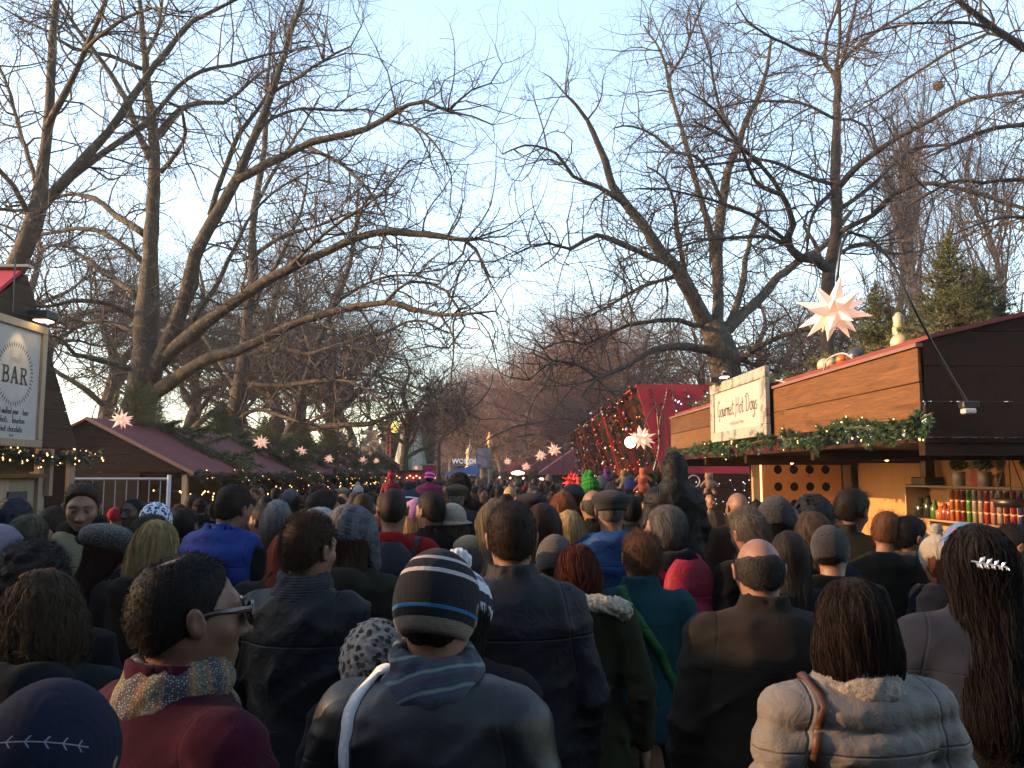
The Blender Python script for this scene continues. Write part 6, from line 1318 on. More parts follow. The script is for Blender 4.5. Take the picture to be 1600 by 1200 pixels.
        q = P(px, py, D); f = {'ball': lambda p: smin(ell(p, (0, 0, 0), (.10, .09, .12)), smin(ell(p, (.0, 0, .15), (.085, .08, .08)), np.minimum(np.minimum(ell(p, (.06, 0, .215), (.028, .02, .028)), ell(p, (-.06, 0, .215), (.028, .02, .028))), np.minimum(np.minimum(rc(p, (.08, 0, .05), (.16, -.03, -.03), .035), rc(p, (-.08, 0, .05), (-.16, -.03, -.03), .035)), np.minimum(rc(p, (.05, 0, -.08), (.09, -.06, -.17), .042), rc(p, (-.05, 0, -.08), (-.09, -.06, -.17), .042)))), .02), .012), 'bag': lambda p: smin(ell(p, (0, 0, 0), (.15, .07, .18)), np.abs(np.sqrt(p[0] ** 2 + (p[2] - .2) ** 2) - .08) + np.abs(p[1]) - .012, .01), 'hat': lambda p: smin(smax(ell(p, (0, 0, 0), (.15, .15, .2)), -p[2] - .05, .02), ell(p, (0, 0, .22), (.05, .05, .05)), .02)}[sh]
        V, Q = iso(f, (-.2, -.2, -.25), (.2, .2, .3), .022); obj({'ball': 'soft_toy', 'bag': 'bag', 'hat': 'knitted_hat'}[sh], mesh_np('goods', V, [Q], plain('goods%d' % k, tuple(c * .45 for c in col), .9, .3), True), loc=q, label=lb, cat={'ball': 'soft toy', 'bag': 'bag', 'hat': 'hat'}[sh])
    rs = plain('red_star_foil', (.7, .03, .03), .35, .1); star(P(895, 752, 24.5), .36, 'red foil star hanging low at the red stalls', None, False, seed=77, group=None, mat=rs)
far_things()
# unseen stalls added left of and behind the camera to shade the crowd
for k, (y, z, L) in enumerate(((-7.5, 2.95, 4.0), (-2.6, 2.75, 3.2), (2.1, 2.85, 3.0))):
    r = empty('low_stall', (-4.9, y, 0), 0, label=['added shade stall behind the viewer on the left', 'added shade stall level with the viewer on the left', 'added unseen shade stall just before the bar kiosk'][k], cat='market stall'); MB().box((-3, 0, 0), (-.1, L, 1.9)).build('wall', M['dwood2'], r); m = MB(); m.prism([(.1, -.1, 1.9), (-1.5, -.1, z + .3), (-3.1, -.1, 1.9)], (0, L + .2, 0)); m.build('roof', M['redroof'], r)
# ------------------------------------------------------------------ the crowd: people one can tell apart
def drape(root, style, sex, pts, width, col, label, name='shoulder_bag', mat='nylon', seed=0, fat=1.0, bag=None, pose='down'):
    f = lambda p: f_coat(style, p, sex, pose, seed, fat); c = catmull(np.array(pts, float), .02)
    for _ in range(6): c = c - grad(f, c, .004) * np.clip(f(tuple(c.T)) - .008, -.03, .03)[:, None]
    g = grad(f, c, .006); T = norm(np.gradient(c, axis=0)); s = norm(np.cross(T, g)) * width / 2; n = len(c)
    V = np.vstack([c - s + g * .001, c + s + g * .001, c - s - g * .006, c + s - g * .006]); i = np.arange(n - 1)
    Q = np.vstack([np.stack([i, i + n, i + 1 + n, i + 1], 1), np.stack([i + 2 * n, i, i + 1, i + 1 + 2 * n], 1), np.stack([i + n, i + 3 * n, i + 1 + 3 * n, i + 1 + n], 1)])
    o = empty(name, root.location, label=label, cat='bag'); o.rotation_euler = root.rotation_euler; o.scale = root.scale; o.location.z += .032 * root.scale[2]
    b = obj('strap', mesh_np('strap', V, [Q], M[mat], True), o); b.color = (*col, 1)
    if bag is not None:
        V, Q = iso(lambda p: ell(p, (0, 0, 0), (.15, .07, .13)) - .004 * wob(p, 30, 2), (-.2, -.12, -.2), (.2, .12, .2), .02); b2 = obj('bag_body', mesh_np('bag_body', V, [Q], M[mat], True), o, loc=bag); b2.color = (*col, 1)
    return o
navy, black_, char, brownc, olive, teal = (.012, .018, .036), (.008, .008, .010), (.022, .023, .027), (.045, .030, .020), (.035, .036, .022), (.018, .12, .15)
# 1 navy beanie with pale leaf embroidery, lowest left
bn = NT('navy_knit'); co = bn.coord(); sp = bn.nd('ShaderNodeSeparateXYZ', {0: co}); 
ang = bn.math('ARCTAN2', sp.outputs[0], bn.math('MULTIPLY', sp.outputs[1], -1.0)); h = bn.math('MULTIPLY_ADD', sp.outputs[1], .28, sp.outputs[2])
fr = bn.math('SUBTRACT', bn.math('FRACT', bn.math('MULTIPLY', ang, 5.5)), .5); dh = bn.math('SUBTRACT', h, 1.660); ab_ = bn.math('ABSOLUTE', dh)
chev = bn.math('LESS_THAN', bn.math('ABSOLUTE', bn.math('SUBTRACT', bn.math('MULTIPLY', fr, .030), bn.math('SUBTRACT', bn.math('MULTIPLY', ab_, .9), .005))), .0016); chev = bn.math('MULTIPLY', chev, bn.math('LESS_THAN', ab_, .0085)); lin = bn.math('LESS_THAN', ab_, .0009)
rng_ = bn.math('MULTIPLY', bn.math('GREATER_THAN', ang, -1.9), bn.math('LESS_THAN', ang, .75)); mk = bn.math('MULTIPLY', bn.math('MAXIMUM', chev, lin), rng_)
bn.set(Base_Color=bn.mix(bn.math('MULTIPLY', mk, .8), bn.mix(bn.noise(14, 5, .6, co), (.003, .0045, .011), (.007, .010, .020)), (.14, .14, .19)), Roughness=.95, Specular_IOR_Level=.07, Sheen_Weight=.01); bn.bump(bn.noise(240, 3, .6, co), .3, .004)
p1_ = person('person in a navy knitted hat embroidered with a pale leaf chain, nearest the viewer', 72, 1046, 1.22, yaw=6, hat=('beanie', navy, bn.m), hair=('buzz', 'dark'), coat=('hooded', navy, 'cloth'), H=1.675, lod=0)
# 2 man with sunglasses
fi = NT('fair_isle'); co = fi.coord(); s_ = fi.nd('ShaderNodeSeparateXYZ', {0: co}); an = fi.math('ARCTAN2', s_.outputs[0], s_.outputs[1])
v = fi.nd('ShaderNodeTexVoronoi', {'Vector': fi.nd('ShaderNodeCombineXYZ', {0: fi.math('MULTIPLY', an, 9.0), 1: fi.math('MULTIPLY', s_.outputs[2], 95.0), 2: 0.0}).outputs[0], 'Scale': 2.6, 'Randomness': .5})
bnd = fi.ramp(fi.math('FRACT', fi.math('MULTIPLY', an, 1.25)), [(0, (.11, .035, .02)), (.22, (.02, .045, .035)), (.45, (.12, .06, .02)), (.6, (.012, .016, .03)), (.8, (.012, .016, .025))]); [setattr(e, 'position', e.position) for e in []]
fi.set(Base_Color=fi.mix(fi.ramp(v.outputs['Distance'], [(.26, (1,) * 3), (.34, (0,) * 3)]), bnd, (.20, .18, .155)), Roughness=.95); fi.bump(fi.noise(120, 4, .6, co), .7, .006)
sg_ = MB()
for k in (-1, 1):
    sg_.tube([(k * .078, -.02, 1.646), (k * .080, .03, 1.655), (k * .073, .095, 1.656)], [.0045, .0058, .0062], 6)
    a = np.linspace(0, 6.283, 17)[:-1]; ctr = np.array([k * .036, .110, 1.643]); ring = np.array([ctr + (k * .0 + .027 * math.cos(t) * 1.0, -.010 * abs(math.cos(t)) * (1 if math.cos(t) * k > 0 else 0), .021 * math.sin(t)) for t in a]); sg_.tube(np.vstack([ring, ring[:1]]), .0042, 6, False); sg_.add(np.vstack([ring, ctr + (0, .003, 0)]), None, [[i, (i + 1) % 16, 16] for i in range(16)])
sg_.tube([(-.010, .112, 1.650), (.010, .112, 1.650)], .003, 6)
gm2 = NT('tortoise_plastic'); gm2.set(Base_Color=(.02, .012, .008), Roughness=.15); SG = sg_.me('glasses', gm2.m, True)
p2_ = person('black haired man in sunglasses, patterned knit scarf and maroon coat, seen in profile', 297, 860, 1.72, yaw=-40, hy=-16, tp=0, tr=0, hair=('receding', 'black'), coat=('jacket', (.10, .011, .034), 'cloth'), scarf=((1, 1, 1), fi.m, .86), skin='tan', glasses=SG, face=True, lod=0, seed=31)
# 3 striped beanie, leather jacket
st3 = band_mat('striped_knit', (.008, .009, .011), [(1.50, 1.608, (.12, .10, .085)), (1.626, 1.6335, (.015, .07, .17)), (1.702, 1.712, (.22, .21, .21)), (1.735, 1.7435, (.22, .21, .21))])
sc3 = NT('blue_stripe_scarf'); co = sc3.coord(); w_ = sc3.nd('ShaderNodeTexWave', {'Vector': sc3.nd('ShaderNodeMapping', {'Vector': co, 'Rotation': (.15, .2, 0)}).outputs[0], 'Scale': 8.0, 'Distortion': 3.0}, bands_direction='Z').outputs['Fac']; sc3.set(Base_Color=sc3.ramp(w_, [(.2, (.008, .010, .02)), (.5, (.008, .020, .050)), (.8, (.006, .008, .014)), (.95, (.012, .06, .08)), (1, (.09, .085, .07))]), Roughness=.9); sc3.bump(sc3.noise(150, 4, .6, co), .5, .005)
p3_ = person('man in a black leather jacket and knitted hat with white rings and tan brim', 683, 862, 1.88, yaw=-12, hat=('beanie', black_, st3), hair=('buzz', 'dark'), tp=5, tr=0, coat=('plain', (.010, .014, .018), 'leather'), scarf=((1, 1, 1), sc3.m, .92), lod=0, H=1.80, seed=33, fat=1.05)
drape(p3_, 'plain', 'm', [(-.07, .08, 1.46), (-.10, 0, 1.49), (-.125, -.10, 1.42), (-.15, -.15, 1.25), (-.175, -.15, 1.08), (-.21, -.08, .92)], .034, (.42, .42, .41), 'white bag strap over the shoulder of the man in the ringed knitted hat', seed=33, fat=1.05, bag=(-.27, -.02, .86))
# 4 man with tousled hair
p4_ = person('man with tousled brown hair, blue grey jacket and grey scarf, turned right', 480, 802, 3.05, tp=0, tr=3, yaw=-14, hy=-16, hair=('spiky', 'midbrown'), coat=('plain', (.018, .026, .034), 'nylon'), scarf=((.035, .040, .05), M['knit'], .9), lod=0, seed=34, face=True)
# 5 tall man centre
p5_ = person('tall man with cropped brown hair in a dark navy coat, centre of the path', 800, 784, 3.0, tp=6, tr=0, yaw=4, hair=('short', 'brown'), coat=('jacket', (.022, .026, .036), 'nylon'), lod=0, seed=35, fat=1.12, skin='fair')
# 6 balding man
p6_ = person('balding grey haired man in a plain grey brown zip jacket', 1186, 834, 2.95, tp=8, tr=0, yaw=-3, hair=('ring', 'salt'), coat=('jacket', (.050, .043, .036), 'cloth'), lod=0, seed=36, fat=1.13, skin='pale')
# 7 woman in the white puffer
p7_ = person('woman with a straight brown bob in a cream quilted puffer jacket with a fleece collar', 1326, 904, 2.25, tp=2, tr=0, yaw=8, hy=-10, sex='f', hair=('bob', 'brown'), coat=('puffer', (.40, .37, .34), 'nylon'), scarf=((.42, .37, .30), M['fur'], .92), lod=0, seed=37, fat=.92)
drape(p7_, 'puffer', 'f', [(-.12, .06, 1.44), (-.14, -.03, 1.45), (-.155, -.11, 1.38), (-.18, -.12, 1.25), (-.19, -.08, 1.1)], .022, (.045, .016, .008), 'brown leather strap on the shoulder of the woman in the cream puffer', mat='leather', seed=37, fat=.92)
# 8 woman with the clip
p8_ = person('woman in a grey wool coat, long dark hair held by a silver leaf clip', 1524, 826, 2.65, tp=0, tr=0, yaw=-12, sex='f', hair=('long', 'dark'), coat=('wool', (.045, .062, .11), 'cloth'), lod=0, seed=38, H=1.80)
m = MB()
for k in range(9):
    t = k / 8; x0 = -.035 + .075 * t; a_ = (1 if k % 2 else -1); q0 = np.array([x0, 0, -.012 * t]); d = np.array([.014, 0, .014 * a_]) * (1.3 - .5 * t); nrm = np.array([d[2], 0, -d[0]]) * .28; m.add([q0, q0 + d * .5 + nrm, q0 + d, q0 + d * .5 - nrm, q0 + d * .5 + (0, -.004, 0)], None, [[0, 1, 4], [1, 2, 4], [2, 3, 4], [3, 0, 4]])
m.tube([(-.045, .001, .002), (.045, .001, -.014)], .0025, 5); cl = m.build('hair_clip', bmat('silver', (.75, .75, .76), .25, .8), p8_); cl.matrix_local = [c for c in p8_.children if c.name.startswith('hair')][0].matrix_basis @ Matrix.Translation((-.01, -.142, 1.665))
# 9..
p9_ = person('woman with wavy light brown chin length hair and a dark teal coat', 78, 889, 2.35, yaw=4, sex='f', hair=('wavy', (.075, .050, .030)), coat=('hooded', (.014, .026, .032), 'cloth'), lod=0, seed=39)
p10 = person('person with thick unruly dark grey hair behind the wavy haired woman', 52, 848, 2.62, yaw=20, hair=('curly', (.022, .021, .021)), coat=('jacket', black_, 'cloth'), lod=0, seed=40)
p11 = person('woman in a black speckled knitted beret with reddish dark hair and a black coat', 165, 813, 4.0, yaw=-30, sex='f', hat=('beret', black_, spot_mat('speckle_knit', (.16, .15, .13), (.010, .010, .011), 160, (.22, .34))), hair=('long', (.05, .014, .008)), coat=('wool', black_, 'cloth'), lod=0, seed=41, hy=-12)
drape(p11, 'wool', 'f', [(.10, .06, 1.45), (.13, -.03, 1.44), (.145, -.10, 1.36), (.15, -.13, 1.2), (.16, -.13, 1.0)], .028, (.11, .04, .018), 'brown leather strap on the back of the woman in the speckled beret', mat='leather', seed=41)
p12 = person('tall man in a beige coat and black scarf looking back over the crowd', 138, 751, 4.5, yaw=-120, hy=-38, hair=('spiky', 'midbrown'), coat=('jacket', (.46, .37, .21), 'nylon'), scarf=((.010, .010, .012),), lod=1, face=True, skin='fair')
p13 = person('woman with straight light blonde hair catching the sun beside the speckled beret', 238, 812, 3.55, yaw=-8, sex='f', hair=('bob', 'blonde'), coat=('hooded', black_, 'cloth'), lod=0, seed=43)
p14 = person('man with short brown hair in a bright blue quilted vest over a black sweater', 353, 755, 4.6, yaw=-12, hair=('thick', 'brown'), coat=('vest', (.010, .075, .50), 'nylon'), lod=1, hy=-15, fat=1.05)
p15 = person('person in a dark blue plaid trapper hat and olive coat, ponytail showing', 553, 786, 3.5, yaw=-15, sex='f', hat=('trapper', (.02, .025, .03), plaid_mat('plaid', (.010, .014, .022), (.045, .050, .055), (.028, .034, .045))), hair=('long', (.06, .03, .018)), coat=('hooded', (.036, .040, .028), 'cloth'), lod=0, seed=45, fat=1.05)
p16 = person('man with cropped dark hair and a red hood lying over his black jacket', 615, 760, 4.6, yaw=0, hair=('buzz', 'dark'), coat=('hooded', (.55, .012, .012), 'cloth'), lod=1, pack=((.014, .018, .030), 'black backpack on the man with the red hood'))
p17 = person('man with glasses and short dark hair in a black coat', 674, 768, 5.3, yaw=28, hy=20, hair=('short', 'dark'), coat=('jacket', black_, 'cloth'), lod=1, face=True)
p20 = person('short person in a leopard print fur hood between two tall men', 586, 1020, 2.7, yaw=-10, sex='f', hat=('furhood', (.2, .18, .16), spot_mat('leopard', (.010, .009, .009), (.15, .13, .115), 40, (.40, .47), 1.0)), hair=('long', 'brown'), coat=('jacket', (.03, .03, .03), 'cloth'), lod=0, seed=50, H=1.50)
p21 = person('person in a pale grey and black striped knitted hood just beyond the ringed hat', 722, 855, 2.55, yaw=-20, hat=('bobble', (.3, .3, .33), band_mat('grey_stripe_knit', (.33, .34, .38), [(1.60, 1.66, (.40, .40, .44)), (1.665, 1.70, (.02, .02, .03)), (1.74, 1.76, (.10, .12, .16))])), hair=('long', 'dark'), coat=('hooded', char, 'cloth'), lod=0, seed=51, sex='f', H=1.72)
p22 = person('woman with short auburn hair in a teal fleece with a green strap across her back', 997, 832, 3.75, yaw=2, sex='f', hair=('thick', (.12, .055, .028)), coat=('jacket', teal, 'cloth'), lod=0, seed=52, fat=1.05)
drape(p22, 'jacket', 'f', [(-.06, .05, 1.46), (-.075, -.04, 1.48), (-.07, -.10, 1.42), (-.02, -.15, 1.33), (.05, -.17, 1.22), (.12, -.15, 1.10), (.17, -.11, .98)], .042, (.005, .050, .012), 'green strap running diagonally over the teal fleece', seed=52, fat=1.05)
p23 = person('woman with grey bobbed hair looking left, navy coat', 1040, 789, 4.5, yaw=20, hy=45, sex='f', hair=('bobshort', 'grey'), coat=('hooded', (.012, .014, .03), 'cloth'), lod=1, pack=((.26, .012, .035), 'red pink backpack on the grey haired woman'), face=True)
p24 = person('man in a dark flat cap and a blue hooded raincoat', 954, 758, 4.9, yaw=0, hat=('flatcap', (.028, .030, .036)), hair=('buzz', 'grey'), coat=('hooded', (.022, .13, .42), 'nylon'), lod=1, fat=1.15)
p25 = person('child in a black hooded coat riding on shoulders before the red stall', 1052, 709, 5.7, yaw=0, hair=None, coat=('hoodup', (.008, .009, .012), 'nylon'), base=.80, sit=True, lod=1, fat=1.3)
p25b = person('person in dark clothes carrying the black hooded child on the shoulders', 1052, 800, 6.5, yaw=0, hair=('short', 'dark'), coat=('jacket', black_, 'cloth'), lod=1, H=1.62)
p26 = person('bald man in a brown jacket facing the dark boards with the light net', 1151, 767, 6.2, yaw=12, hair=None, coat=('jacket', (.055, .030, .018), 'cloth'), lod=1, skin='fair')
p27 = person('man with cropped grey hair just beyond the balding man', 1178, 794, 4.4, yaw=25, hair=('thick', (.16, .14, .12)), coat=('jacket', black_, 'cloth'), lod=0, seed=57)
p28 = person('person in a black furry hat before the panel with round holes', 1206, 774, 4.9, yaw=-10, hat=('trapper', black_, M['fur']), hair=('long', 'black'), sex='f', coat=('jacket', black_, 'cloth'), lod=1)
p29 = person('person in a black hood before the middle holes of the panel', 1268, 774, 5.3, yaw=0, hair=None, coat=('hoodup', (.010, .012, .020), 'nylon'), lod=1)
p30 = person('man with ruffled dark brown hair in an olive grey jacket looking into the stall', 1316, 761, 4.85, yaw=-25, hy=-25, hair=('thick', 'dark'), coat=('jacket', (.06, .052, .034), 'cloth'), lod=1, face=True)
p31 = person('woman with long smooth brown hair under the holed panel', 1268, 800, 4.2, yaw=12, sex='f', hair=('long', (.055, .035, .024)), coat=('jacket', navy, 'cloth'), lod=1)
p32 = person('person in a black woolly hat with a neon green edge, dark fur collar', 1301, 817, 4.0, yaw=-35, hat=('beanie', black_, M['fur']), hair=('short', 'black'), coat=('hooded', (.016, .018, .014), 'cloth'), lod=0, seed=62)
p33 = person('young man with ginger brown hair in a dark olive hooded jacket', 1376, 797, 4.7, yaw=-20, hy=-12, hair=('thick', (.13, .055, .024)), coat=('hooded', (.022, .026, .020), 'cloth'), lod=1, fat=1.08)
p34 = person('person with straight black hair and a grey scarf looking right towards the shelf', 1412, 805, 4.7, yaw=-60, hy=-15, hair=('thick', 'black'), coat=('hooded', (.030, .028, .026), 'cloth'), scarf=((.05, .048, .046),), lod=1, face=True, skin='fair')
p35 = person('woman in a white bobble hat with long ginger hair below the shelf', 1470, 822, 4.4, yaw=15, sex='f', hat=('bobble', (.32, .30, .26)), hair=('long', 'ginger'), coat=('hooded', navy, 'cloth'), lod=1)
p36 = person('person in a blue and purple knitted hat behind the woman with the clip', 1512, 811, 3.5, yaw=5, hat=('beanie', (.05, .13, .24), spot_mat('melange_knit', (.16, .06, .16), (.035, .11, .21), 26, (.2, .5))), hair=('short', 'dark'), coat=('jacket', navy, 'cloth'), lod=0, seed=66)
p37 = person('woman with dark hair tied back in a patterned scarf looking left at the right edge', 1583, 815, 4.1, yaw=70, hy=15, sex='f', hair=('bun', 'dark'), coat=('parka', (.05, .048, .036), 'cloth'), coatmat=spot_mat('lace_print', (.22, .19, .13), (.03, .03, .026), 42, (.16, .30)), skin='tan', lod=1, face=True)
p38 = person('person with curly red hair and a green parka with a fur trimmed hood', 908, 865, 3.5, yaw=-12, sex='f', hair=('bobshort', 'red'), coat=('parka', (.052, .060, .030), 'cloth'), lod=0, seed=68, H=1.66)
V, Q = iso(lambda p: np.sqrt((np.sqrt(p[0] ** 2 + (p[1] * 1.4) ** 2) - .10) ** 2 + p[2] ** 2) - .038 - .010 * wob(p, 70, 3), (-.18, -.14, -.08), (.18, .14, .08), .008); ft = obj('fur_trim', mesh_np('fur_trim', V, [Q], M['fur'], True), p38, loc=(.09, -.10, 1.49), rot=(-.5, 0, 0)); ft.color = (.30, .26, .20, 1)
p39 = person('person in a plain grey brown beanie behind the tall central man', 861, 831, 3.7, yaw=-5, hat=('beanie', (.085, .078, .072)), hair=('buzz', 'dark'), coat=('jacket', (.03, .032, .036), 'cloth'), lod=1)
p40 = person('woman with glossy auburn hair left of the flat cap', 879, 768, 5.6, yaw=10, sex='f', hair=('bobshort', (.20, .065, .03)), coat=('jacket', (.02, .018, .02), 'cloth'), lod=1)
p41 = person('child with pale blonde hair in a plaid coat', 889, 797, 4.9, yaw=0, sex='f', hair=('bobshort', 'blonde'), coat=('jacket', (.05, .04, .04), 'cloth'), lod=1)
p42 = person('woman with long dark reddish hair right of the tall central man', 842, 786, 4.0, yaw=-8, sex='f', hair=('long', (.035, .016, .012)), coat=('wool', (.03, .02, .016), 'cloth'), lod=1)
p43 = person('man in a black flat cap and black coat', 830, 763, 5.2, yaw=8, hat=('flatcap', (.012, .012, .018)), hair=('buzz', 'dark'), coat=('jacket', (.010, .012, .022), 'cloth'), lod=1)
p44 = person('woman with long ash blonde hair in a grey and wine coat behind the tall man', 778, 781, 4.4, yaw=-6, sex='f', hair=('long', 'ash'), coat=('jacket', (.055, .045, .050), 'cloth'), lod=1)
p45 = person('person in a pale knitted hat with a turned brim', 706, 784, 5.4, yaw=20, sex='f', hat=('bucket', (.42, .36, .28)), hair=('bob', 'ash'), coat=('jacket', black_, 'cloth'), lod=1)
p46 = person('person in a crinkled beige hat', 735, 799, 5.0, yaw=0, sex='f', hat=('beret', (.22, .18, .12)), hair=('long', 'dark'), coat=('jacket', black_, 'cloth'), lod=1, H=1.60)
p47 = person('man in a brown flat cap and blue grey coat farther along the path', 714, 752, 8.3, yaw=0, hat=('flatcap', (.075, .062, .045)), hair=('buzz', 'white'), coat=('jacket', (.04, .05, .07), 'cloth'), lod=1)
p48 = person('person in a black and white patterned knitted hat', 640, 755, 6.6, yaw=0, hat=('bobble', (.1, .1, .1), band_mat('bw_knit', (.02, .022, .035), [(1.64, 1.66, (.5, .5, .5)), (1.69, 1.70, (.5, .5, .5))])), hair=('short', 'dark'), coat=('jacket', black_, 'cloth'), lod=1)
p49 = person('person in a lilac knitted hat beside the man with glasses', 651, 777, 5.6, yaw=0, hat=('beanie', (.36, .18, .36)), hair=('bob', 'blonde'), sex='f', coat=('jacket', (.1, .09, .08), 'cloth'), lod=1)
p50 = person('child in a bright pink coat and pink striped hat riding on shoulders', 672, 732, 8.6, yaw=-10, hat=('bobble', (.55, .04, .22), band_mat('pink_knit', (.28, .02, .11), [(1.62, 1.65, (.5, .2, .5)), (1.70, 1.73, (.5, .2, .5))])), hair=('short', 'dark'), coat=('puffer', (.50, .02, .16), 'nylon'), base=1.08, sit=True, lod=1, fat=1.1)
person('man carrying the child in the pink coat', 671, 762, 8.7, yaw=0, hair=('short', 'dark'), coat=('jacket', black_, 'cloth'), lod=1, H=1.72)
p51 = person('child in a red coat and red bobble hat riding on shoulders', 611, 736, 11.5, yaw=0, hat=('bobble', (.45, .02, .04)), hair=None, coat=('jacket', (.40, .02, .05), 'nylon'), base=1.15, sit=True, lod=1)
person('woman in a pale pink hat carrying the child in red', 610, 750, 11.6, yaw=0, hat=('beanie', (.55, .35, .35)), hair=None, coat=('jacket', (.05, .02, .03), 'cloth'), lod=1, H=1.72)
p52 = person('man with short dark hair seen from the left, black jacket with a blue hood', 412, 787, 5.5, yaw=62, hair=('short', 'dark'), coat=('hooded', (.014, .018, .022), 'cloth'), lod=1, face=True)
p53 = person('person with long bright orange red hair behind the tousled man', 448, 803, 3.9, yaw=0, sex='f', hair=('long', (.30, .04, .015)), coat=('jacket', char, 'cloth'), lod=1, H=1.70)
p54 = person('person with white grey hair beside the man seen from the left', 434, 781, 5.2, yaw=10, hair=('bobshort', 'white'), sex='f', coat=('jacket', (.06, .03, .03), 'cloth'), lod=1)
p55 = person('person with a dark round head of hair right of the patterned hat', 290, 794, 5.4, yaw=-10, hair=('thick', 'dark'), coat=('jacket', (.012, .02, .016), 'cloth'), lod=1)
p56 = person('person in a navy and white patterned knitted hat', 246, 782, 5.0, yaw=0, hat=('beanie', (.1, .1, .2), spot_mat('snowflake_knit', (.012, .02, .07), (.40, .42, .50), 55, (.45, .5))), hair=('short', 'dark'), coat=('jacket', black_, 'cloth'), lod=1)
p57 = person('woman in a dark peaked cap looking left beside the blonde woman', 232, 797, 4.1, yaw=70, sex='f', hat=('cap', (.02, .02, .014)), hair=('bob', 'dark'), coat=('jacket', (.016, .02, .024), 'cloth'), lod=1, face=True)
p58 = person('dark skinned man facing the viewer near the metal barrier', 207, 776, 6.6, yaw=165, hair=('buzz', 'black'), coat=('jacket', (.02, .025, .05), 'cloth'), skin='dark', lod=1, face=True)
p59 = person('person in a light grey woolly hat behind the man in the beige coat', 112, 780, 5.3, yaw=30, hat=('beanie', (.42, .42, .46)), hair=('short', 'dark'), coat=('jacket', (.05, .05, .055), 'cloth'), lod=1)
p60 = person('person with dark blond hair tied with a yellow band', 45, 800, 3.9, yaw=-20, sex='f', hair=('pony', (.10, .085, .055)), coat=('jacket', navy, 'cloth'), lod=1)
p61 = person('person in a dark green beanie leaning right at the far left', 68, 824, 3.5, yaw=-35, hat=('beanie', (.030, .032, .024)), hair=('short', 'dark'), coat=('jacket', (.25, .02, .03), 'cloth'), lod=1, H=1.66)
p62 = person('person in a lilac grey knitted hat cut by the left edge', 0, 815, 3.6, yaw=0, hat=('beanie', (.20, .18, .24)), hair=('short', 'dark'), coat=('jacket', black_, 'cloth'), lod=1)
p63 = person('person in a navy hood near the counter of the bar kiosk', 22, 780, 5.6, yaw=-20, hair=None, coat=('hoodup', (.02, .028, .05), 'nylon'), lod=1)
p64 = person('brown haired person standing before the bar kiosk post', 86, 790, 4.9, yaw=-25, hair=('thick', 'midbrown'), coat=('jacket', (.04, .035, .03), 'cloth'), lod=1)
p65 = person('man with dark hair and a bare profile turned right beside the plaid hat', 508, 766, 5.0, yaw=-55, hair=('thick', 'dark'), coat=('jacket', (.10, .09, .08), 'cloth'), lod=1, face=True)
p66 = person('person in a pale fur trimmed grey hat with pointed ears', 502, 772, 6.2, yaw=0, hat=('trapper', (.30, .26, .20), M['fur']), hair=None, coat=('jacket', char, 'cloth'), lod=1) if False else None
p67 = person('person with cropped light brown hair behind the plaid hat', 568, 768, 6.0, yaw=0, hair=('buzz', 'midbrown'), coat=('jacket', (.02, .03, .05), 'cloth'), lod=1)
p68 = person('person in a grey bobble hat beneath the low stall lights', 455, 762, 8.2, yaw=0, hat=('beanie', (.09, .09, .10)), hair=('long', 'black'), sex='f', coat=('jacket', black_, 'cloth'), lod=1)
p69 = person('person in a white ruffled hood behind the tousled man', 497, 793, 4.6, yaw=0, sex='f', hat=('furhood', (.50, .46, .46), M['fur']), hair=None, coat=('jacket', (.10, .10, .12), 'cloth'), lod=1)
p70 = person('person in a black hood behind the brown flat cap', 718, 740, 10, yaw=0, hair=None, coat=('hoodup', (.012, .012, .014), 'cloth'), lod=1)
p71 = person('man with thinning grey hair left of the flat cap', 926, 763, 6.0, yaw=14, hair=('ring', 'salt'), coat=('jacket', (.02, .015, .012), 'cloth'), lod=1)
p72 = person('man with cropped hair right of the flat cap, dark quilted coat', 984, 770, 5.6, yaw=0, hair=('buzz', 'dark'), coat=('puffer', (.012, .014, .024), 'nylon'), lod=1)
p73 = person('person in a dark cap by the hanging toys', 895, 752, 7.4, yaw=20, hat=('cap', (.03, .032, .045)), hair=('buzz', 'dark'), coat=('jacket', black_, 'cloth'), lod=1)
p74 = person('person in bright green striped bobble hat by the red stall', 921, 738, 9.5, yaw=20, hat=('bobble', (.06, .5, .06), band_mat('green_knit', (.015, .12, .015), [(1.62, 1.64, (.01, .05, .01)), (1.68, 1.695, (.01, .05, .01)), (1.73, 1.745, (.01, .05, .01))])), hair=('short', 'brown'), coat=('jacket', (.3, .04, .02), 'cloth'), lod=1)
p75 = person('person with wet looking long dark hair right of the balding man', 1232, 832, 3.7, yaw=-12, sex='f', hair=('long', (.03, .022, .017)), coat=('jacket', navy, 'cloth'), lod=1, H=1.70)
p76 = person('woman with ginger hair beside the tall man in a dark hooded coat', 903, 790, 6.5, yaw=0, hair=('thick', 'dark'), coat=('jacket', black_, 'cloth'), lod=1) if False else None
PX = [(o.location.x, o.location.y) for o in COL.objects if o.name.startswith('person') and o.parent is None]

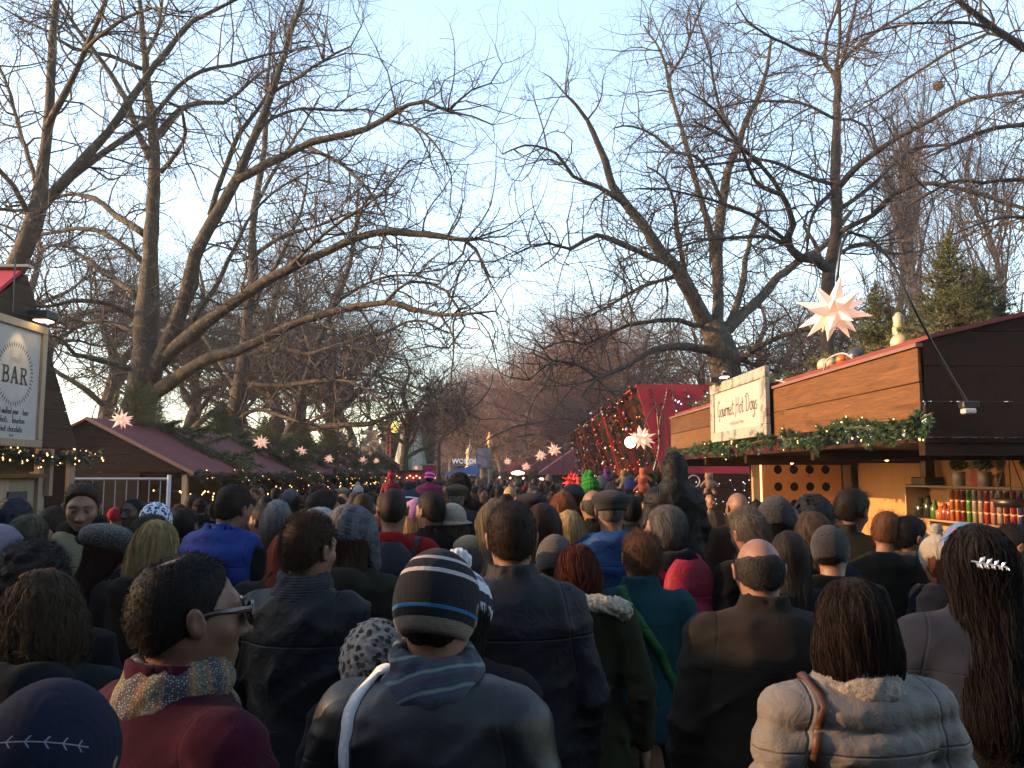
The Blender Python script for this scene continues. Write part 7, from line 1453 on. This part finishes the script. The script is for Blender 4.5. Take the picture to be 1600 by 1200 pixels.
# ---- the rest of the crowd, thinning into the distance
def crowd():
    rng = np.random.default_rng(21); pts = list(PX)
    CC = [('black', black_), ('black', black_), ('charcoal', char), ('navy', navy), ('dark brown', (.03, .018, .012)), ('olive', olive), ('grey', (.09, .09, .10)), ('maroon', (.06, .01, .02)), ('beige', (.26, .20, .13)), ('dark green', (.012, .035, .02)), ('purple', (.06, .015, .08)), ('blue', (.015, .05, .17)), ('red', (.30, .015, .02)), ('white', (.5, .5, .5)), ('mustard', (.25, .14, .02))]
    cw = np.array([16, 10, 14, 14, 9, 7, 7, 4, 4, 4, 2, 5, 3, 1.5, 1.5]); cw = cw / cw.sum()
    HH = [('short black hair', 'short', 'black', None), ('short brown hair', 'short', 'brown', None), ('thick dark hair', 'thick', 'dark', None), ('grey hair', 'short', 'grey', None), ('long dark hair', 'long', 'dark', None), ('long brown hair', 'long', 'midbrown', None), ('a blonde bob', 'bob', 'blonde', None), ('ginger hair', 'thick', 'ginger', None), ('a bald head', None, None, None), ('white hair', 'bobshort', 'white', None), ('a brown bob', 'bob', 'midbrown', None), ('a thinning crown', 'ring', 'salt', None),
          ('a black beanie', None, None, ('beanie', black_)), ('a grey beanie', None, None, ('beanie', (.16, .16, .18))), ('a red beanie', None, None, ('beanie', (.38, .02, .03))), ('a white bobble hat', 'long', 'brown', ('bobble', (.5, .48, .45))), ('a navy beanie', None, None, ('beanie', navy)), ('a pink beanie', 'long', 'blonde', ('beanie', (.42, .12, .2))), ('a brown flat cap', 'buzz', 'grey', ('flatcap', (.06, .045, .03))), ('a black cap', 'buzz', 'dark', ('cap', black_)), ('a beige beret', 'long', 'dark', ('beret', (.3, .24, .16))), ('a green bobble hat', 'short', 'dark', ('bobble', (.03, .16, .05))), ('the hood up', None, None, 'hood')]
    hw = np.array([8, 12, 10, 5, 7, 7, 4, 2, 3, 2, 5, 3, 9, 4, 1.2, 2, 4, 1.5, 2, 3, 1.5, 1, 5]); hw = hw / hw.sum()
    used = set(); n = 0; tries = 0
    while n < 215 and tries < 30000:
        tries += 1; D = 6.6 + 24 * rng.random() ** 1.15; xl = -5.1 if D > 10 else -3.9; xr = 2.55 if D > 6.3 else 3.0
        if 13 < D < 17: xr = 3.6
        x = rng.uniform(xl, xr)
        if min((x - a) ** 2 + (D - b) ** 2 for a, b in pts) < (.52 if D < 12 else .46) ** 2: continue
        px = 800 + x / D * F
        if px < -40 or px > 1640: continue
        # keep sight lines of the traced people clear: only fill where a shorter stranger fits
        tall = rng.normal(1.67, .065) if D > 7.5 else rng.normal(1.60, .05); tall = min(tall, 1.80)
        zone = 'left stall side' if x < -2.2 else 'right stall side' if x > 1.2 else 'mid path'; band = 'near crowd' if D < 9 else 'middle distance' if D < 17 else 'far crowd'
        fac = 180 if rng.random() < .16 else 0; yaw = fac + rng.normal(0, 22)
        ok = False
        for _ in range(20):
            cn, cc = CC[rng.choice(len(CC), p=cw)]; hn, hs, hc, ht = HH[rng.choice(len(HH), p=hw)]; k = (cn, hn, zone, band, fac)
            if k not in used: ok = True; break
        if not ok: continue
        used.add(k); fm = hs in ('long', 'bob', 'bobshort'); st = 'hoodup' if ht == 'hood' else str(rng.choice(['jacket', 'hooded', 'jacket', 'puffer']))
        lab = f'{"oncoming " if fac else ""}person with {hn} and {cn} coat, {zone}, {band}'
        person(lab, px, 742, D, yaw=yaw, sex='f' if fm else 'm', coat=(st, cc, 'nylon' if st == 'puffer' else 'cloth'), hair=(hs, hc) if hs else None, hat=None if ht in (None, 'hood') else ht, H=tall, lod=1 if D < 6.5 else 2, skin=str(rng.choice(['fair', 'pale', 'fair', 'tan', 'brown'])), hy=float(rng.choice([0, 0, 20, -20, 40, -40])), group='people in the crowd', pose=str(rng.choice(['down', 'down', 'pocket'])))
        pts.append((x, D)); n += 1
    # beyond 30 m nobody could be counted: one mass
    base = [hair_mesh('short', 2), coat_mesh('jacket', 'm', 'down', 0, 2)]; src = []
    for me in (hair_mesh('thick', 2), coat_mesh('jacket', 'm', 'down', 0, 2)):
        V = np.empty(len(me.vertices) * 3); me.vertices.foreach_get('co', V); V = V.reshape(-1, 3); f = np.array([p.vertices[:] for p in me.polygons if len(p.vertices) == 4]); src.append((V, f))
    # coarse stand-up figures: a head and a coat each
    def coarse(V, h): key = np.round(V / h).astype(int); return key
    V1, Q1 = iso(lambda p: f_headbase(p) - .012, (-.12, -.14, 1.40), (.12, .14, 1.80), .07); V2, Q2 = iso(lambda p: f_coat('jacket', p), (-.4, -.26, .7), (.4, .22, 1.58), .15)
    m = [MB() for _ in range(4)]
    for k in range(430):
        D = rng.uniform(30, 78); x = rng.uniform(-5.4 - (D - 30) * .02, 2.2 - (D - 30) * .02); s = rng.normal(1.68, .08) / 1.77; a = rng.uniform(-.5, .5); R = np.array([[math.cos(a), -math.sin(a), 0], [math.sin(a), math.cos(a), 0], [0, 0, 1]])
        m[rng.choice(2)].add(V1 @ R.T * s + [x, D, 0], Q1); m[2 + rng.choice(2, p=[.8, .2])].add(V2 @ R.T * s + [x, D, 0], Q2)
    root = empty('distant_crowd', (0, 0, 0), kind='stuff', label='mass of people merging into the distance at the end of the path')
    for k, (q, nm, c) in enumerate(zip(m, ('heads', 'heads', 'coats', 'coats'), ((.02, .014, .01), (.10, .06, .04), (.012, .013, .018), (.10, .07, .06)))):
        q.build(nm, plain('far_' + nm + str(k), c, .9, .5, 1.3), root, True, kind='stuff')
crowd()
# off-frame trees added on the left to break up the low sun
def shade_trees():
    src = [o for o in COL.objects if o.name.startswith('plane_tree') and o.parent is None and o.get('group', '').startswith('avenue')][:2]
    rng = np.random.default_rng(12)
    for k, (x, y) in enumerate(((-30, -4), (-38, 9), (-27, 18), (-40, 24))):
        copy_thing(src[k % 2], (x, y, 0), rng.uniform(0, 6), rng.uniform(.8, 1.0), label=f'{["first", "second", "third", "fourth"][k]} added shade tree far out to the left of the stalls', group='added shade trees out of view to the left')
    for k, (x, y) in enumerate(((-8, -7), (7.5, -5), (-9, -15), (8.5, -14), (-7.5, -24), (8, -24), (-14, -10), (14, -9), (0, -38), (-10, -36), (10, -36))):  # unseen trees added behind the camera to cut the sky fill
        copy_thing(src[k % 2], (x, y, 0), k * 1.7, 1.0, label=f'{["first", "second", "third", "fourth", "fifth", "sixth", "seventh", "eighth", "ninth", "tenth", "eleventh"][k]} added shade tree behind the viewer', group='added shade trees behind the viewer')
    # unseen crowd added behind the viewer to shade the backs in front
    V1, Q1 = iso(lambda p: f_headbase(p) - .012, (-.12, -.14, 1.40), (.12, .14, 1.80), .04); V2, Q2 = iso(lambda p: f_coat('jacket', p), (-.4, -.26, .7), (.4, .22, 1.58), .06); V3, Q3 = iso(lambda p: np.minimum(rc(p, (.1, 0, .85), (.11, 0, .06), .08), rc(p, (-.1, 0, .85), (-.11, 0, .06), .08)), (-.25, -.15, -.05), (.25, .15, 1.0), .06)
    m = [MB(), MB(), MB()]
    for r_ in range(8):
        for c in range(9):
            q = np.array([-3.6 + c * .85 + rng.uniform(-.15, .15), -1.2 - r_ * .7 + rng.uniform(-.15, .15), 0]); s = rng.uniform(.92, 1.02)
            for k, (V, Q) in enumerate(((V1, Q1), (V2, Q2), (V3, Q3))): m[k].add(V * s + q, Q)
    root = empty('added_crowd_behind', (0, 0, 0), kind='stuff', label='added unseen crowd behind the viewer, shading the backs in front')
    for q, nm in zip(m, ('heads', 'coats', 'trousers')): q.build(nm, plain('rear_' + nm, (.02, .018, .018), .9, .4), root, True, kind='stuff')
def haze():
    m = bpy.data.materials.new('haze'); m.use_nodes = True; t = m.node_tree; t.nodes.clear(); v = t.nodes.new('ShaderNodeVolumePrincipled'); v.inputs['Density'].default_value = .0009; v.inputs['Color'].default_value = (.95, .93, .92, 1); v.inputs['Anisotropy'].default_value = .5
    o = t.nodes.new('ShaderNodeOutputMaterial'); t.links.new(v.outputs[0], o.inputs['Volume'])
    MB().box((-520, -140, -1), (520, 720, 24)).build('haze', m, kind='stuff', label='thin winter haze over the park')
haze()

def shade_thicket():  # evergreen mass added out of view to hold back sky light from behind
    r3 = np.random.default_rng(4); n = 16000; c = np.stack([r3.uniform(-30, 30, n), r3.uniform(-24, -17, n), 13 * r3.random(n) ** .8], 1); d = norm(r3.normal(0, 1, (n, 3))) * r3.uniform(.5, 1.1, (n, 1)); w = norm(np.cross(d, r3.normal(0, 1, (n, 3)))) * .3
    obj('evergreen_thicket', mesh_np('evergreen_thicket', np.stack([c - w, c + w, c + d], 1).reshape(-1, 3), np.arange(3 * n).reshape(-1, 3), M['evergreen']), kind='stuff', label='added unseen evergreen screen blocking sky light behind the viewer')
hero_trees(); far_trees(); shade_trees(); shade_thicket()
